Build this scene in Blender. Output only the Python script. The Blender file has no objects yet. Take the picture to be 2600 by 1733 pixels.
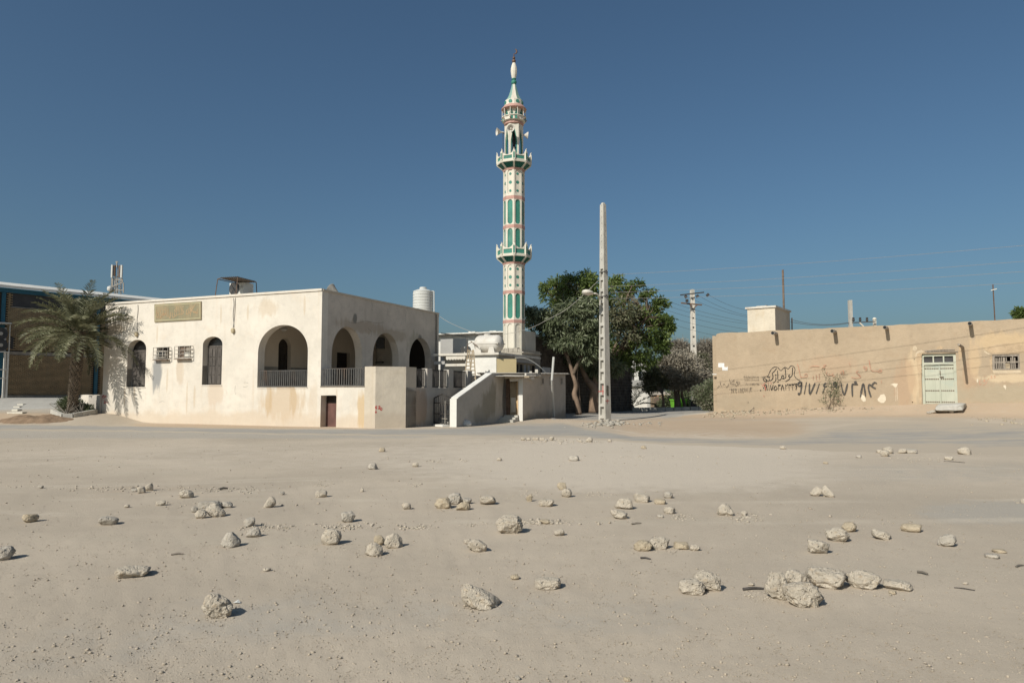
import bpy, bmesh, math, random
import numpy as np
from mathutils import Vector, Matrix, noise
from mathutils.geometry import tessellate_polygon

SC = bpy.context.scene
COL = SC.collection
random.seed(7)
RNG = np.random.default_rng(11)

# ------------------------------------------------------------------ camera
FPX, CX, CY, EYE = 1828.0, 1300.0, 866.5, 1.65
PITCH = math.atan(125.0 / FPX)
cam_d = bpy.data.cameras.new('camera')
cam = bpy.data.objects.new('camera', cam_d)
COL.objects.link(cam)
cam_d.sensor_width = 36.0
cam_d.sensor_fit = 'HORIZONTAL'
cam_d.lens = FPX / 2600.0 * 36.0
cam_d.clip_start = 0.05
cam_d.clip_end = 3000
cam.location = (0, 0, EYE)
cam.rotation_euler = (math.pi / 2 + PITCH, 0, 0)
SC.camera = cam

# ------------------------------------------------------------------ sky + sun
SUN_EL = math.radians(38.0)
SUN_AZ = math.radians(39.0)           # light travels this far right of straight ahead
world = bpy.data.worlds.new('World')
SC.world = world
world.use_nodes = True
wn = world.node_tree
wn.nodes.clear()
w_out = wn.nodes.new('ShaderNodeOutputWorld')
w_bg = wn.nodes.new('ShaderNodeBackground')
w_sky = wn.nodes.new('ShaderNodeTexSky')
w_sky.sky_type = 'NISHITA'
w_sky.sun_disc = False
w_sky.sun_elevation = SUN_EL
w_sky.sun_rotation = math.pi + SUN_AZ
w_sky.altitude = 0.0
w_sky.air_density = 1.0
w_sky.dust_density = 2.5
w_sky.ozone_density = 6.0
w_bg.inputs['Strength'].default_value = 0.067
w_tint = wn.nodes.new('ShaderNodeMix'); w_tint.data_type = 'RGBA'; w_tint.blend_type = 'MULTIPLY'   # slightly green cast of the photograph's white balance
w_tint.inputs[0].default_value = 1.0; w_tint.inputs[7].default_value = (.97, 1.075, 1.0, 1)
wn.links.new(w_sky.outputs['Color'], w_tint.inputs[6]); wn.links.new(w_tint.outputs[2], w_bg.inputs['Color'])
wn.links.new(w_bg.outputs['Background'], w_out.inputs['Surface'])

sun_d = bpy.data.lights.new('sun', 'SUN')
sun = bpy.data.objects.new('sun', sun_d)
COL.objects.link(sun)
sun_d.energy = 4.3
sun_d.angle = math.radians(0.53)
sun_d.color = (1.0, 0.952, 0.855)
SUN_D = Vector((math.sin(SUN_AZ) * math.cos(SUN_EL), math.cos(SUN_AZ) * math.cos(SUN_EL), -math.sin(SUN_EL)))
sun.rotation_euler = SUN_D.to_track_quat('-Z', 'Y').to_euler()
sun.location = (-30, -40, 50)

SC.view_settings.view_transform = 'Standard'
SC.view_settings.look = 'None'
SC.view_settings.exposure = 0.1
SC.view_settings.gamma = 1.0
SC.view_settings.use_curve_mapping = False
SC.render.engine = 'CYCLES'
SC.cycles.max_bounces = 6

# ------------------------------------------------------------------ measuring helpers
_fw = Vector((0, math.cos(PITCH), math.sin(PITCH)))
_up = Vector((0, -math.sin(PITCH), math.cos(PITCH)))
CAM = Vector((0, 0, EYE))

def ray(x, y):
    return Vector((1, 0, 0)) * ((x - CX) / FPX) + _up * ((CY - y) / FPX) + _fw

def at(x, y, Y):
    """world point at distance Y ahead on the sight line measured in the photograph"""
    r = ray(x, y)
    return CAM + r * (Y / r.y)

def crop(ox, oy, sc):
    return lambda x, y: (ox + x / sc, oy + y / sc)

K1 = crop(0, 640, 3.4075); K2 = crop(380, 680, 3.734); K3 = crop(780, 700, 3.921)
K4 = crop(1080, 780, 4.9); K5 = crop(1200, 100, 4.61); K6 = crop(1220, 400, 3.0166)
K7 = crop(1320, 660, 3.6475); K8 = crop(1560, 700, 4.02); K9 = crop(1800, 680, 3.92)
K10 = crop(2180, 680, 3.733); K11 = crop(2300, 860, 7.467); K12 = crop(1800, 900, 5.115)
K13 = crop(380, 740, 15.68); K14 = crop(1600, 940, 10.23)

class Fr:
    """upright wall frame: s runs to the right seen from outside, z up, d outwards"""
    def __init__(self, o, s):
        self.o = Vector((o[0], o[1], 0)); self.s = Vector((s[0], s[1], 0)).normalized()
        self.n = self.s.cross(Vector((0, 0, 1)))
    def hit(self, xy, d=0.0):
        r = ray(*xy); o = self.o + self.n * d
        t = (o - CAM).dot(self.n) / r.dot(self.n)
        p = CAM + r * t
        return ((p - self.o).dot(self.s), p.z)
    def w(self, s, z, d=0.0):
        p = self.o + self.s * s + self.n * d
        return Vector((p.x, p.y, z))
    def off(self, s=0, d=0):
        return Fr(self.o + self.s * s + self.n * d, self.s)

def sst(a, b, x):
    if a == b: return float(x >= b)
    t = min(1.0, max(0.0, (x - a) / (b - a)))
    return t * t * (3 - 2 * t)

def lerp_tab(tab, x):
    if x <= tab[0][0]: return tab[0][1]
    for (a, u), (b, v) in zip(tab, tab[1:]):
        if x <= b: return u + (v - u) * (x - a) / (b - a)
    return tab[-1][1]

# main wall directions
T0 = Vector((11.93, 42.0, 0))                   # near-left corner of the mud house
FT = Fr(T0, (0.816, -0.578))
C0 = Vector((-8.76, 33.0, 0))                   # corner of the mosque
FA = Fr(C0, (0.92, -0.392))
FB = Fr(C0, (0.392, 0.92))
BV = FB.s; AV = -FA.s

BASE_TAB = [(-9, 0), (-4, .16), (-1, .36), (0, .42), (4, .66), (8.5, .98), (12, 1.08), (30, 1.15)]
FALL_TAB = [(-1, 1), (0, 1), (0.3, .93), (0.8, .66), (1.4, .48), (3, .38), (8, .20), (14, .05), (17, 0)]

def Hf(x, y):
    v = Vector((x, y, 0)) - T0
    s = v.dot(FT.s); q = v.dot(FT.n)
    z = lerp_tab(BASE_TAB, s) * lerp_tab(FALL_TAB, q)
    if y > 44: z *= 1 - sst(44, 52, y) * sst(14, 9, x)
    k1 = sst(-18.6, -21.3, x) * sst(32.5, 36.5, y) * .40
    k2 = sst(-19.5, -27, x) * sst(36.5, 43, y) * .80
    z += k1 + k2
    g = ((x + 24.6) / 3.3) ** 2 + ((y - 36.6) / 1.2) ** 2     # heap of soil at the left road side
    z += .16 * math.exp(-g)
    g = ((x - 1.9) / 2.0) ** 2 + ((y - 38.2) / 1.3) ** 2
    z += .16 * math.exp(-g)
    z += .011 * noise.noise((x * .35, y * .35, 1.3)) + .006 * noise.noise((x * 1.3, y * 1.3, 5.1))
    return z

def gp(x, y):
    """where a sight line meets the ground"""
    r = ray(x, y); t = 1.0
    p = CAM + r * t
    while p.z > Hf(p.x, p.y) and t < 400:
        t *= 1.01; p = CAM + r * t
    a, b = t / 1.01, t
    for _ in range(18):
        m = (a + b) / 2; p = CAM + r * m
        if p.z > Hf(p.x, p.y): a = m
        else: b = m
    return CAM + r * b

# ------------------------------------------------------------------ object helpers
WL = {}
def link(name, me, mt, parent=None, loc=(0, 0, 0)):
    o = bpy.data.objects.new(name, me)
    if mt is not None and not me.materials: me.materials.append(mt)
    COL.objects.link(o)
    o.location = loc
    WL[o.name] = Vector(loc)
    if parent is not None:
        o.parent = parent
        o.matrix_parent_inverse = Matrix.Translation(-WL[parent.name])
    return o

def tag(o, label=None, cat=None, group=None, kind=None):
    if label: o['label'] = label
    if cat: o['category'] = cat
    if group: o['group'] = group
    if kind: o['kind'] = kind
    return o

def thing(name, label, cat, loc, group=None):
    o = bpy.data.objects.new(name, None); COL.objects.link(o)
    o.location = loc; o.empty_display_size = .3
    WL[o.name] = Vector(loc)
    return tag(o, label, cat, group)

class MB:
    def __init__(self): self.v = []; self.f = []
    def add(self, vs, fs):
        k = len(self.v); self.v += [Vector(p) for p in vs]
        self.f += [tuple(i + k for i in q) for q in fs]; return self
    def hexa(self, p):           # 8 corners: bottom ring 0-3, top ring 4-7
        return self.add(p, [(3, 2, 1, 0), (4, 5, 6, 7), (0, 1, 5, 4), (1, 2, 6, 5), (2, 3, 7, 6), (3, 0, 4, 7)])
    def box(self, c, sx, sy, sz, ax=None):
        c = Vector(c); X, Y, Z = ax if ax else (Vector((1, 0, 0)), Vector((0, 1, 0)), Vector((0, 0, 1)))
        q = [(-1, -1), (1, -1), (1, 1), (-1, 1)]
        return self.hexa([c + X * (a * sx / 2) + Y * (b * sy / 2) + Z * (h * sz / 2) for h in (-1, 1) for a, b in q])
    def fbox(self, fr, s0, s1, z0, z1, d0, d1):    # box in wall coordinates
        q = [(s0, d1), (s1, d1), (s1, d0), (s0, d0)]
        return self.hexa([fr.w(s, z, d) for z in (z0, z1) for s, d in q])
    def bar(self, a, b, w, h=None, upv=(0, 0, 1)):
        a = Vector(a); b = Vector(b); h = h or w
        d = (b - a); L = d.length
        if L < 1e-6: return self
        d /= L; u = Vector(upv)
        if abs(d.dot(u)) > .95: u = Vector((1, 0, 0))
        X = d.cross(u).normalized(); Z = X.cross(d)
        return self.box((a + b) / 2, w, L, h, (X, d, Z))
    def tube(self, pts, rad, n=8, caps=True):
        pts = [Vector(p) for p in pts]
        if not isinstance(rad, (list, tuple)): rad = [rad] * len(pts)
        k = len(self.v); pu = None
        for i, p in enumerate(pts):
            d = (pts[min(i + 1, len(pts) - 1)] - pts[max(i - 1, 0)]).normalized()
            if pu is None:
                u = Vector((0, 0, 1)) if abs(d.z) < .9 else Vector((1, 0, 0))
                X = d.cross(u).normalized()
            else:
                X = (pu - d * pu.dot(d)).normalized()
            pu = X; Z = X.cross(d)
            for j in range(n):
                a = 2 * math.pi * j / n
                self.v.append(p + (X * math.cos(a) + Z * math.sin(a)) * rad[i])
        for i in range(len(pts) - 1):
            for j in range(n):
                a = k + i * n + j; b = k + i * n + (j + 1) % n
                self.f.append((a, a + n, b + n, b))
        if caps:
            self.f.append(tuple(k + j for j in range(n)))
            self.f.append(tuple(k + (len(pts) - 1) * n + j for j in reversed(range(n))))
        return self
    def lathe(self, c, prof, n=24, rot=0.0, caps=True):   # prof: (radius, z)
        c = Vector(c); k = len(self.v)
        for r, z in prof:
            for j in range(n):
                a = rot + 2 * math.pi * j / n
                self.v.append(c + Vector((r * math.cos(a), r * math.sin(a), z)))
        for i in range(len(prof) - 1):
            for j in range(n):
                a = k + i * n + j; b = k + i * n + (j + 1) % n
                self.f.append((a, b, b + n, a + n))
        if caps:
            self.f.append(tuple(k + j for j in reversed(range(n))))
            self.f.append(tuple(k + (len(prof) - 1) * n + j for j in range(n)))
        return self
    def plate(self, fr, outer, holes=(), d0=-.45, d1=0.0):
        loops = [list(outer)] + [list(h) for h in holes]
        vec = [[Vector((s, z, 0)) for s, z in lp] for lp in loops]
        flat = [p for lp in loops for p in lp]; n = len(flat); k = len(self.v)
        tri = tessellate_polygon(vec)
        self.v += [fr.w(s, z, d1) for s, z in flat] + [fr.w(s, z, d0) for s, z in flat]
        for a, b, c in tri:
            A, B, Cc = flat[a], flat[b], flat[c]
            if (B[0] - A[0]) * (Cc[1] - A[1]) - (B[1] - A[1]) * (Cc[0] - A[0]) < 0: b, c = c, b
            self.f.append((k + a, k + b, k + c)); self.f.append((k + n + c, k + n + b, k + n + a))
        i0 = 0
        for li, lp in enumerate(loops):
            m = len(lp)
            area = sum(lp[i][0] * lp[(i + 1) % m][1] - lp[(i + 1) % m][0] * lp[i][1] for i in range(m))
            ccw = (area > 0) if li == 0 else (area < 0)
            for i in range(m):
                a = k + i0 + i; b = k + i0 + (i + 1) % m
                self.f.append((a, a + n, b + n, b) if ccw else (b, b + n, a + n, a))
            i0 += m
        return self
    def prism(self, foot, z0, z1):        # foot: ccw list of (x,y)
        n = len(foot); k = len(self.v)
        self.v += [Vector((x, y, z0)) for x, y in foot] + [Vector((x, y, z1)) for x, y in foot]
        self.f.append(tuple(k + i for i in reversed(range(n)))); self.f.append(tuple(k + n + i for i in range(n)))
        for i in range(n):
            j = (i + 1) % n; self.f.append((k + i, k + j, k + n + j, k + n + i))
        return self
    def mesh(self, name, smooth=False, center=True):
        P = np.array([tuple(p) for p in self.v], dtype=float)
        c = np.zeros(3)
        if center:
            c = (P.min(0) + P.max(0)) / 2; c[2] = P[:, 2].min()
        me = bpy.data.meshes.new(name)
        me.from_pydata([tuple(p) for p in (P - c)], [], self.f)
        if smooth: me.polygons.foreach_set('use_smooth', [True] * len(me.polygons))
        me.update()
        return me, c
    def build(self, name, mt, parent=None, smooth=False):
        me, c = self.mesh(name, smooth)
        return link(name, me, mt, parent, c)

def np_mesh(name, verts, faces_n, idx, smooth=False):
    """fast mesh: verts (N,3), idx (M,faces_n)"""
    me = bpy.data.meshes.new(name)
    me.vertices.add(len(verts)); me.vertices.foreach_set('co', np.asarray(verts, np.float32).ravel())
    M = len(idx)
    me.loops.add(M * faces_n); me.loops.foreach_set('vertex_index', np.asarray(idx, np.int32).ravel())
    me.polygons.add(M)
    me.polygons.foreach_set('loop_start', np.arange(0, M * faces_n, faces_n, dtype=np.int32))
    me.polygons.foreach_set('loop_total', np.full(M, faces_n, np.int32))
    if smooth: me.polygons.foreach_set('use_smooth', np.ones(M, bool))
    me.update(calc_edges=True)
    return me

def arch(fr, K, xl, xr, yb, ys, ya, d=0.0, n=20, p=1.0, base=None):
    """arched opening traced from the photograph: left, right, bottom, spring and apex"""
    sl = fr.hit(K(xl, ys), d)[0]; sr = fr.hit(K(xr, ys), d)[0]; m = (xl + xr) / 2
    zs = fr.hit(K(m, ys), d)[1]; za = fr.hit(K(m, ya), d)[1]
    zb = fr.hit(K(m, yb), d)[1] if base is None else base
    return arch_sz(sl, sr, zb, zs, za, n, p)

def arch_sz(sl, sr, zb, zs, za, n=20, p=1.0):
    out = [(sl, zb), (sr, zb)]
    c = (sl + sr) / 2; h = (sr - sl) / 2
    for i in range(n + 1):
        a = math.pi * i / n
        out.append((c + h * math.cos(a), zs + (za - zs) * max(0.0, math.sin(a)) ** p))
    return out

def rect(s0, s1, z0, z1): return [(s0, z0), (s1, z0), (s1, z1), (s0, z1)]

def catmull(pts, k=5):
    if len(pts) < 3: return pts
    out = []
    P = [pts[0]] + list(pts) + [pts[-1]]
    for i in range(1, len(P) - 2):
        a, b, c, d = P[i - 1], P[i], P[i + 1], P[i + 2]
        for j in range(k):
            t = j / k
            out.append(tuple(.5 * ((2 * b[q]) + (-a[q] + c[q]) * t + (2 * a[q] - 5 * b[q] + 4 * c[q] - d[q]) * t * t
                                   + (-a[q] + 3 * b[q] - 3 * c[q] + d[q]) * t ** 3) for q in range(len(b))))
    out.append(pts[-1])
    return out

def strokes(name, fr, K, lines, width, mt, parent, d=.004, label=None):
    """brush or spray strokes as thin ribbons of paint on a wall"""
    mb = MB(); dd = d
    for ln in lines:
        sz = [fr.hit(K(*p)) for p in ln]
        if len(sz) == 1:
            s, z = sz[0]; m = 10; k = len(mb.v)
            mb.add([fr.w(s + width * .7 * math.cos(2 * math.pi * i / m), z + width * .7 * math.sin(2 * math.pi * i / m), dd) for i in range(m)],
                   [tuple(range(m))])
        else:
            q = catmull(sz); vs = []; n = len(q)
            for i, (s, z) in enumerate(q):
                a = q[max(i - 1, 0)]; b = q[min(i + 1, n - 1)]
                tx, tz = b[0] - a[0], b[1] - a[1]; L = math.hypot(tx, tz) or 1
                nx, nz = -tz / L, tx / L
                e = width / 2 * (.75 + .35 * noise.noise((s * 9, z * 9, 3))) * (.55 if i in (0, n - 1) else 1)
                vs += [fr.w(s + nx * e, z + nz * e, dd), fr.w(s - nx * e, z - nz * e, dd)]
            mb.add(vs, [(2 * i, 2 * i + 1, 2 * i + 3, 2 * i + 2) for i in range(n - 1)])
        dd += .0004
    o = mb.build(name, mt, parent)
    if label: o['label'] = label
    return o
# ------------------------------------------------------------------ materials
def S(r, g, b, k=1.0):
    f = lambda c: ((c / 255 / 12.92) if c <= 10 else (((c / 255) + .055) / 1.055) ** 2.4) * k
    return (f(r), f(g), f(b), 1.0)

class NT:
    def __init__(self, name):
        self.m = bpy.data.materials.new(name); self.m.use_nodes = True
        self.t = self.m.node_tree; self.t.nodes.clear()
        self.out = self.n('ShaderNodeOutputMaterial'); self.b = self.n('ShaderNodeBsdfPrincipled')
        self.l(self.b.outputs[0], self.out.inputs[0])
        self.geo = self.n('ShaderNodeNewGeometry'); self.P = self.geo.outputs['Position']
    def n(self, t, **k):
        q = self.t.nodes.new(t)
        for a, v in k.items(): setattr(q, a, v)
        return q
    def l(self, a, b): self.t.links.new(a, b)
    def scale(self, v, sc):
        q = self.n('ShaderNodeVectorMath', operation='MULTIPLY'); self.l(v, q.inputs[0]); q.inputs[1].default_value = sc
        return q.outputs[0]
    def noise(self, v, s, det=4, rough=.55, dist=0):
        q = self.n('ShaderNodeTexNoise'); q.inputs['Scale'].default_value = s; q.inputs['Detail'].default_value = det
        q.inputs['Roughness'].default_value = rough; q.inputs['Distortion'].default_value = dist
        if v is not None: self.l(v, q.inputs['Vector'])
        return q.outputs['Fac']
    def voro(self, v, s, feat='F1'):
        q = self.n('ShaderNodeTexVoronoi', feature=feat); q.inputs['Scale'].default_value = s
        self.l(v, q.inputs['Vector']); return q.outputs['Distance']
    def rng(self, v, a, b, c=0.0, d=1.0, smooth=True):
        q = self.n('ShaderNodeMapRange'); q.interpolation_type = 'SMOOTHSTEP' if smooth else 'LINEAR'
        for i, x in ((1, a), (2, b), (3, c), (4, d)): q.inputs[i].default_value = x
        self.l(v, q.inputs[0]); return q.outputs[0]
    def math(self, op, a, b=None):
        q = self.n('ShaderNodeMath', operation=op)
        for i, x in ((0, a), (1, b)):
            if x is None: continue
            if isinstance(x, (int, float)): q.inputs[i].default_value = x
            else: self.l(x, q.inputs[i])
        return q.outputs[0]
    def mix(self, fac, a, b, mode='MIX'):
        q = self.n('ShaderNodeMix', data_type='RGBA', blend_type=mode)
        for i, x in ((0, fac), (6, a), (7, b)):
            if isinstance(x, (int, float)): q.inputs[i].default_value = x
            elif isinstance(x, tuple): q.inputs[i].default_value = x
            else: self.l(x, q.inputs[i])
        return q.outputs[2]
    def bump(self, h, strength, dist=.02, prev=None):
        q = self.n('ShaderNodeBump'); q.inputs['Strength'].default_value = strength; q.inputs['Distance'].default_value = dist
        self.l(h, q.inputs['Height'])
        if prev is not None: self.l(prev, q.inputs['Normal'])
        return q.outputs[0]
    def fin(self, col, rough=.9, nrm=None, metal=0.0, spec=.25):
        if isinstance(col, tuple): self.b.inputs['Base Color'].default_value = col
        else: self.l(col, self.b.inputs['Base Color'])
        if isinstance(rough, (int, float)): self.b.inputs['Roughness'].default_value = rough
        else: self.l(rough, self.b.inputs['Roughness'])
        self.b.inputs['Metallic'].default_value = metal
        self.b.inputs['Specular IOR Level'].default_value = spec
        if nrm is not None: self.l(nrm, self.b.inputs['Normal'])
        return self.m

def mul(c, k): return (c[0] * k, c[1] * k, c[2] * k, 1.0)

def plain(name, col, rough=.8, var=.18, sc=2.5, bump=.25, bsc=30, metal=0.0, dirt=None, spec=.3, grain=None):
    t = NT(name)
    v = t.P if grain is None else t.scale(t.P, grain)
    a = t.noise(v, sc, 5, .6); b = t.noise(v, sc * 7, 3, .6)
    c = t.mix(t.rng(a, .3, .7), mul(col, 1 - var), mul(col, 1 + var))
    c = t.mix(t.rng(b, .35, .75, 0, .5), c, mul(col, 1 - var * 1.4))
    if dirt: c = t.mix(t.rng(t.noise(t.scale(t.P, (1.2, 1.2, .35)), 1.8, 6, .65), .5, .75, 0, .75), c, dirt)
    nr = t.bump(t.noise(v, bsc, 4, .6), bump, .01) if bump else None
    return t.fin(c, rough, nr, metal, spec)

def plaster(name, col, fr=None, stains=(), blot=None, streak=None, var=.10, bump=.35, lines=0.0, damp=None):
    """limewashed render: broad blotches, rain streaks, trowel relief and stains that have a place of their own"""
    t = NT(name)
    c = t.mix(t.rng(t.noise(t.P, .55, 6, .6, .4), .3, .72), mul(col, 1 - var), mul(col, 1 + var * .5))
    c = t.mix(t.rng(t.noise(t.P, 3.1, 6, .7), .45, .75, 0, .6), c, mul(col, 1 - var * 2.1))
    c = t.mix(t.rng(t.noise(t.P, 11, 5, .7), .52, .75, 0, .5), c, mul(col, 1 + var * .9))
    if blot: c = t.mix(t.rng(t.noise(t.P, .9, 7, .62, .6), .52, .72, 0, .6), c, blot)
    if streak: c = t.mix(t.rng(t.noise(t.scale(t.P, (2.6, 2.6, .16)), 1.6, 5, .6), .55, .78, 0, .55), c, streak)
    z = t.n('ShaderNodeSeparateXYZ'); t.l(t.P, z.inputs[0]); z = z.outputs[2]
    if damp:
        zz = t.math('ADD', z, t.math('MULTIPLY', t.math('SUBTRACT', t.noise(t.P, .8, 6, .65), .5), damp[2]))
        c = t.mix(t.rng(zz, damp[1], damp[1] - .35, 0, damp[3] if len(damp) > 3 else .85), c, damp[0])
    if fr is not None and stains:
        dp = t.n('ShaderNodeVectorMath', operation='DOT_PRODUCT'); t.l(t.P, dp.inputs[0]); dp.inputs[1].default_value = fr.s
        s = t.math('SUBTRACT', dp.outputs['Value'], fr.o.dot(fr.s))
        cv = t.n('ShaderNodeCombineXYZ'); t.l(s, cv.inputs[0]); t.l(z, cv.inputs[1])
        ns = t.noise(t.scale(t.P, (2.2, 2.2, .55)), 1.5, 6, .65)
        for (s0, z0, rs, rz, scol, amt) in stains:
            q = t.n('ShaderNodeVectorMath', operation='SUBTRACT'); t.l(cv.outputs[0], q.inputs[0]); q.inputs[1].default_value = (s0, z0, 0)
            q2 = t.n('ShaderNodeVectorMath', operation='MULTIPLY'); t.l(q.outputs[0], q2.inputs[0]); q2.inputs[1].default_value = (1 / rs, 1 / rz, 0)
            q3 = t.n('ShaderNodeVectorMath', operation='LENGTH'); t.l(q2.outputs[0], q3.inputs[0])
            h = t.math('ADD', q3.outputs['Value'], t.math('MULTIPLY', t.math('SUBTRACT', ns, .5), 1.7))
            c = t.mix(t.rng(h, 1.05, .55, 0, amt), c, scol)
    hgt = t.math('ADD', t.math('MULTIPLY', t.noise(t.P, 2.2, 4, .6), 1.6), t.math('MULTIPLY', t.noise(t.P, 26, 5, .65), .35))
    nr = t.bump(hgt, bump, .03)
    return t.fin(c, .93, nr, 0, .12)

def leafmat(name, c1, c2, c3, trans=.18, rough=.6):
    t = NT(name)
    r = t.geo.outputs['Random Per Island']
    c = t.mix(t.rng(r, 0, .6, 0, 1, False), c1, c2)
    c = t.mix(t.rng(r, .8, 1, 0, 1, False), c, c3)
    c = t.mix(t.rng(t.noise(t.P, .7, 3, .5), .4, .65), c, mul(c1, .8))
    t.fin(c, rough, None, 0, .3)
    tr = t.n('ShaderNodeBsdfTranslucent'); t.l(c, tr.inputs[0])
    ms = t.n('ShaderNodeMixShader'); ms.inputs[0].default_value = trans
    t.l(t.b.outputs[0], ms.inputs[1]); t.l(tr.outputs[0], ms.inputs[2]); t.l(ms.outputs[0], t.out.inputs[0])
    return t.m

CREAM = (.652, .598, .518, 1)
RUST = (.46, .33, .21, 1)
GREYSTAIN = (.26, .255, .24, 1)
DAMP = (.50, .40, .29, 1)
M = {}
M['white_paint'] = plain('white_paint', (.62, .58, .49, 1), .6, .06, 2, .1, 30, dirt=(.48, .43, .35, 1))
M['off_white'] = plain('off_white', (.60, .56, .49, 1), .8, .08, 2, .2, 30, dirt=(.42, .36, .29, 1))
M['teal'] = plain('teal_paint', (.045, .205, .155, 1), .6, .2, 1.6, .1, 40, dirt=(.16, .26, .21, 1))
M['teal_dark'] = plain('dark_teal_paint', (.012, .105, .08, 1), .5, .2, 2.0, .1, 40)
M['teal_pale'] = plain('pale_teal_paint', (.20, .33, .28, 1), .6, .14, 2.0, .1, 40)
M['pink'] = plain('pink_paint', (.45, .265, .22, 1), .7, .12, 2, .15, 40, dirt=(.36, .25, .2, 1))
M['bronze'] = plain('bronze', (.13, .075, .05, 1), .5, .2, 3, .1, 40)
M['concrete'] = plain('concrete', (.43, .41, .365, 1), .9, .13, 2.2, .4, 26, dirt=(.30, .28, .24, 1))
M['concrete_dk'] = plain('dark_concrete', (.24, .22, .19, 1), .9, .2, 2.2, .5, 26)
M['block'] = plain('cement_block', (.34, .31, .26, 1), .92, .16, 4, .5, 40)
M['iron'] = plain('painted_iron', (.055, .05, .046, 1), .5, .3, 4, .15, 60)
M['iron_grey'] = plain('weathered_grey_iron', (.075, .072, .068, 1), .55, .25, 4, .2, 60, dirt=(.12, .08, .055, 1))
M['rust_iron'] = plain('rusty_iron', (.15, .095, .065, 1), .7, .3, 5, .3, 60)
M['red_door'] = plain('oxide_red_paint', (.13, .066, .054, 1), .6, .2, 3, .2, 40, dirt=(.09, .05, .045, 1))
M['old_wood'] = plain('weathered_wood', (.10, .088, .078, 1), .85, .4, 3, .5, 14, grain=(5, 5, .6))
M['grey_wood'] = plain('grey_wood', (.285, .245, .20, 1), .9, .28, 3, .5, 16, grain=(5, 5, .6))
M['pale_wood'] = plain('pale_wood', (.36, .29, .2, 1), .85, .2, 4, .4, 16)
M['brown_wood'] = plain('brown_wood', (.17, .125, .095, 1), .85, .25, 4, .4, 16)
M['dark'] = plain('dark_glass', (.012, .012, .013, 1), .25, .2, 2, 0, 10, spec=.5)
M['dark_room'] = plain('dark_wood_door', (.03, .022, .017, 1), .7, .3, 3, .2, 20)
M['tin'] = plain('corrugated_tin', (.30, .275, .24, 1), .55, .15, 2, .15, 20, dirt=(.26, .2, .14, 1))
M['tin_white'] = plain('white_sheet_roof', (.62, .60, .55, 1), .6, .1, 1.5, .15, 20, dirt=(.47, .44, .38, 1))
M['blue'] = plain('blue_paint', (.026, .105, .155, 1), .5, .15, 2, .1, 20)
M['slate'] = plain('slate_cladding', (.055, .053, .054, 1), .6, .2, 2, .1, 20)
M['ac'] = plain('ac_casing', (.62, .60, .55, 1), .5, .06, 2, .05, 30, dirt=(.5, .45, .37, 1))
M['ac_dark'] = plain('ac_fan', (.05, .05, .05, 1), .5, .2, 5, .1, 30)
M['beige_plastic'] = plain('beige_plastic', (.42, .35, .23, 1), .6, .1, 3, .1, 20)
M['fibre'] = plain('fibreglass', (.56, .53, .48, 1), .5, .08, 1.5, .08, 20, dirt=(.42, .37, .30, 1))
M['plastic'] = plain('white_plastic', (.53, .53, .50, 1), .4, .04, 2, .03, 20, dirt=(.60, .58, .53, 1))
M['cable'] = plain('cable_sheath', (.33, .31, .28, 1), .6, .1, 2, 0, 20)
M['wire'] = plain('wire', (.26, .25, .24, 1), .5, .1, 2, 0, 20)
M['wire_dk'] = plain('dark_wire', (.09, .09, .09, 1), .5, .1, 2, 0, 20)
M['debris'] = plain('mud_debris', (.38, .32, .235, 1), .95, .22, 3, .4, 20)
M['sign'] = None
M['red_paint'] = plain('red_brush_paint', (.42, .06, .05, 1), .7, .15, 6, 0, 20)




M['paper'] = plain('paper', (.72, .71, .69, 1), .8, .06, 6, .1, 30)
M['green_plastic'] = plain('green_plastic', (.15, .42, .04, 1), .4, .08, 2, .05, 20)
M['tar'] = plain('tar_coating', (.012, .012, .014, 1), .5, .3, 3, .2, 30)
M['yellow'] = plaster('yellow_render', (.55, .45, .26, 1), var=.06, bump=.2)
M['peach'] = plaster('peach_render', (.56, .36, .22, 1), var=.12, bump=.2)
M['ochre'] = plain('ochre_paint', (.60, .36, .14, 1), .6, .1, 3, .1, 20)
M['lav'] = plaster('lavatory_render', (.50, .445, .375, 1), var=.12, streak=(.36, .31, .25, 1), bump=.45, damp=((.33, .28, .22, 1), .55, 1.0))
M['white_wall'] = plaster('white_render', (.68, .66, .61, 1), var=.07, bump=.25, blot=(.52, .49, .45, 1))
M['grey_wall'] = plaster('grey_render', (.40, .39, .37, 1), var=.10, bump=.25)
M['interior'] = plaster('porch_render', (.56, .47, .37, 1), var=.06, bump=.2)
M['bark'] = plain('bark', (.14, .105, .075, 1), .95, .35, 3, .8, 18, grain=(1, 1, .4))
M['bark_pale'] = plain('pale_bark', (.22, .155, .11, 1), .9, .3, 2.5, .7, 18, grain=(1, 1, .5))
M['twig'] = plain('dry_twig', (.17, .15, .125, 1), .95, .3, 4, 0, 18)
M['palm_trunk'] = plain('palm_trunk', (.17, .135, .10, 1), .95, .4, 7, .8, 25)
M['palm_leaf'] = leafmat('palm_leaf', (.15, .155, .082, 1), (.235, .235, .14, 1), (.39, .37, .25, 1), .2, .5)
M['leaf_grey'] = leafmat('grey_green_leaf', (.13, .158, .082, 1), (.205, .23, .135, 1), (.32, .335, .235, 1), .3, .5)
M['leaf_green'] = leafmat('bright_leaf', (.13, .185, .05, 1), (.205, .265, .078, 1), (.31, .345, .15, 1), .48, .45)
M['leaf_brown'] = leafmat('dry_leaf', (.105, .115, .06, 1), (.15, .145, .085, 1), (.23, .20, .14, 1), .15)
M['leaf_dust'] = leafmat('dusty_leaf', (.27, .24, .185, 1), (.37, .33, .26, 1), (.46, .41, .335, 1), .25)
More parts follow.
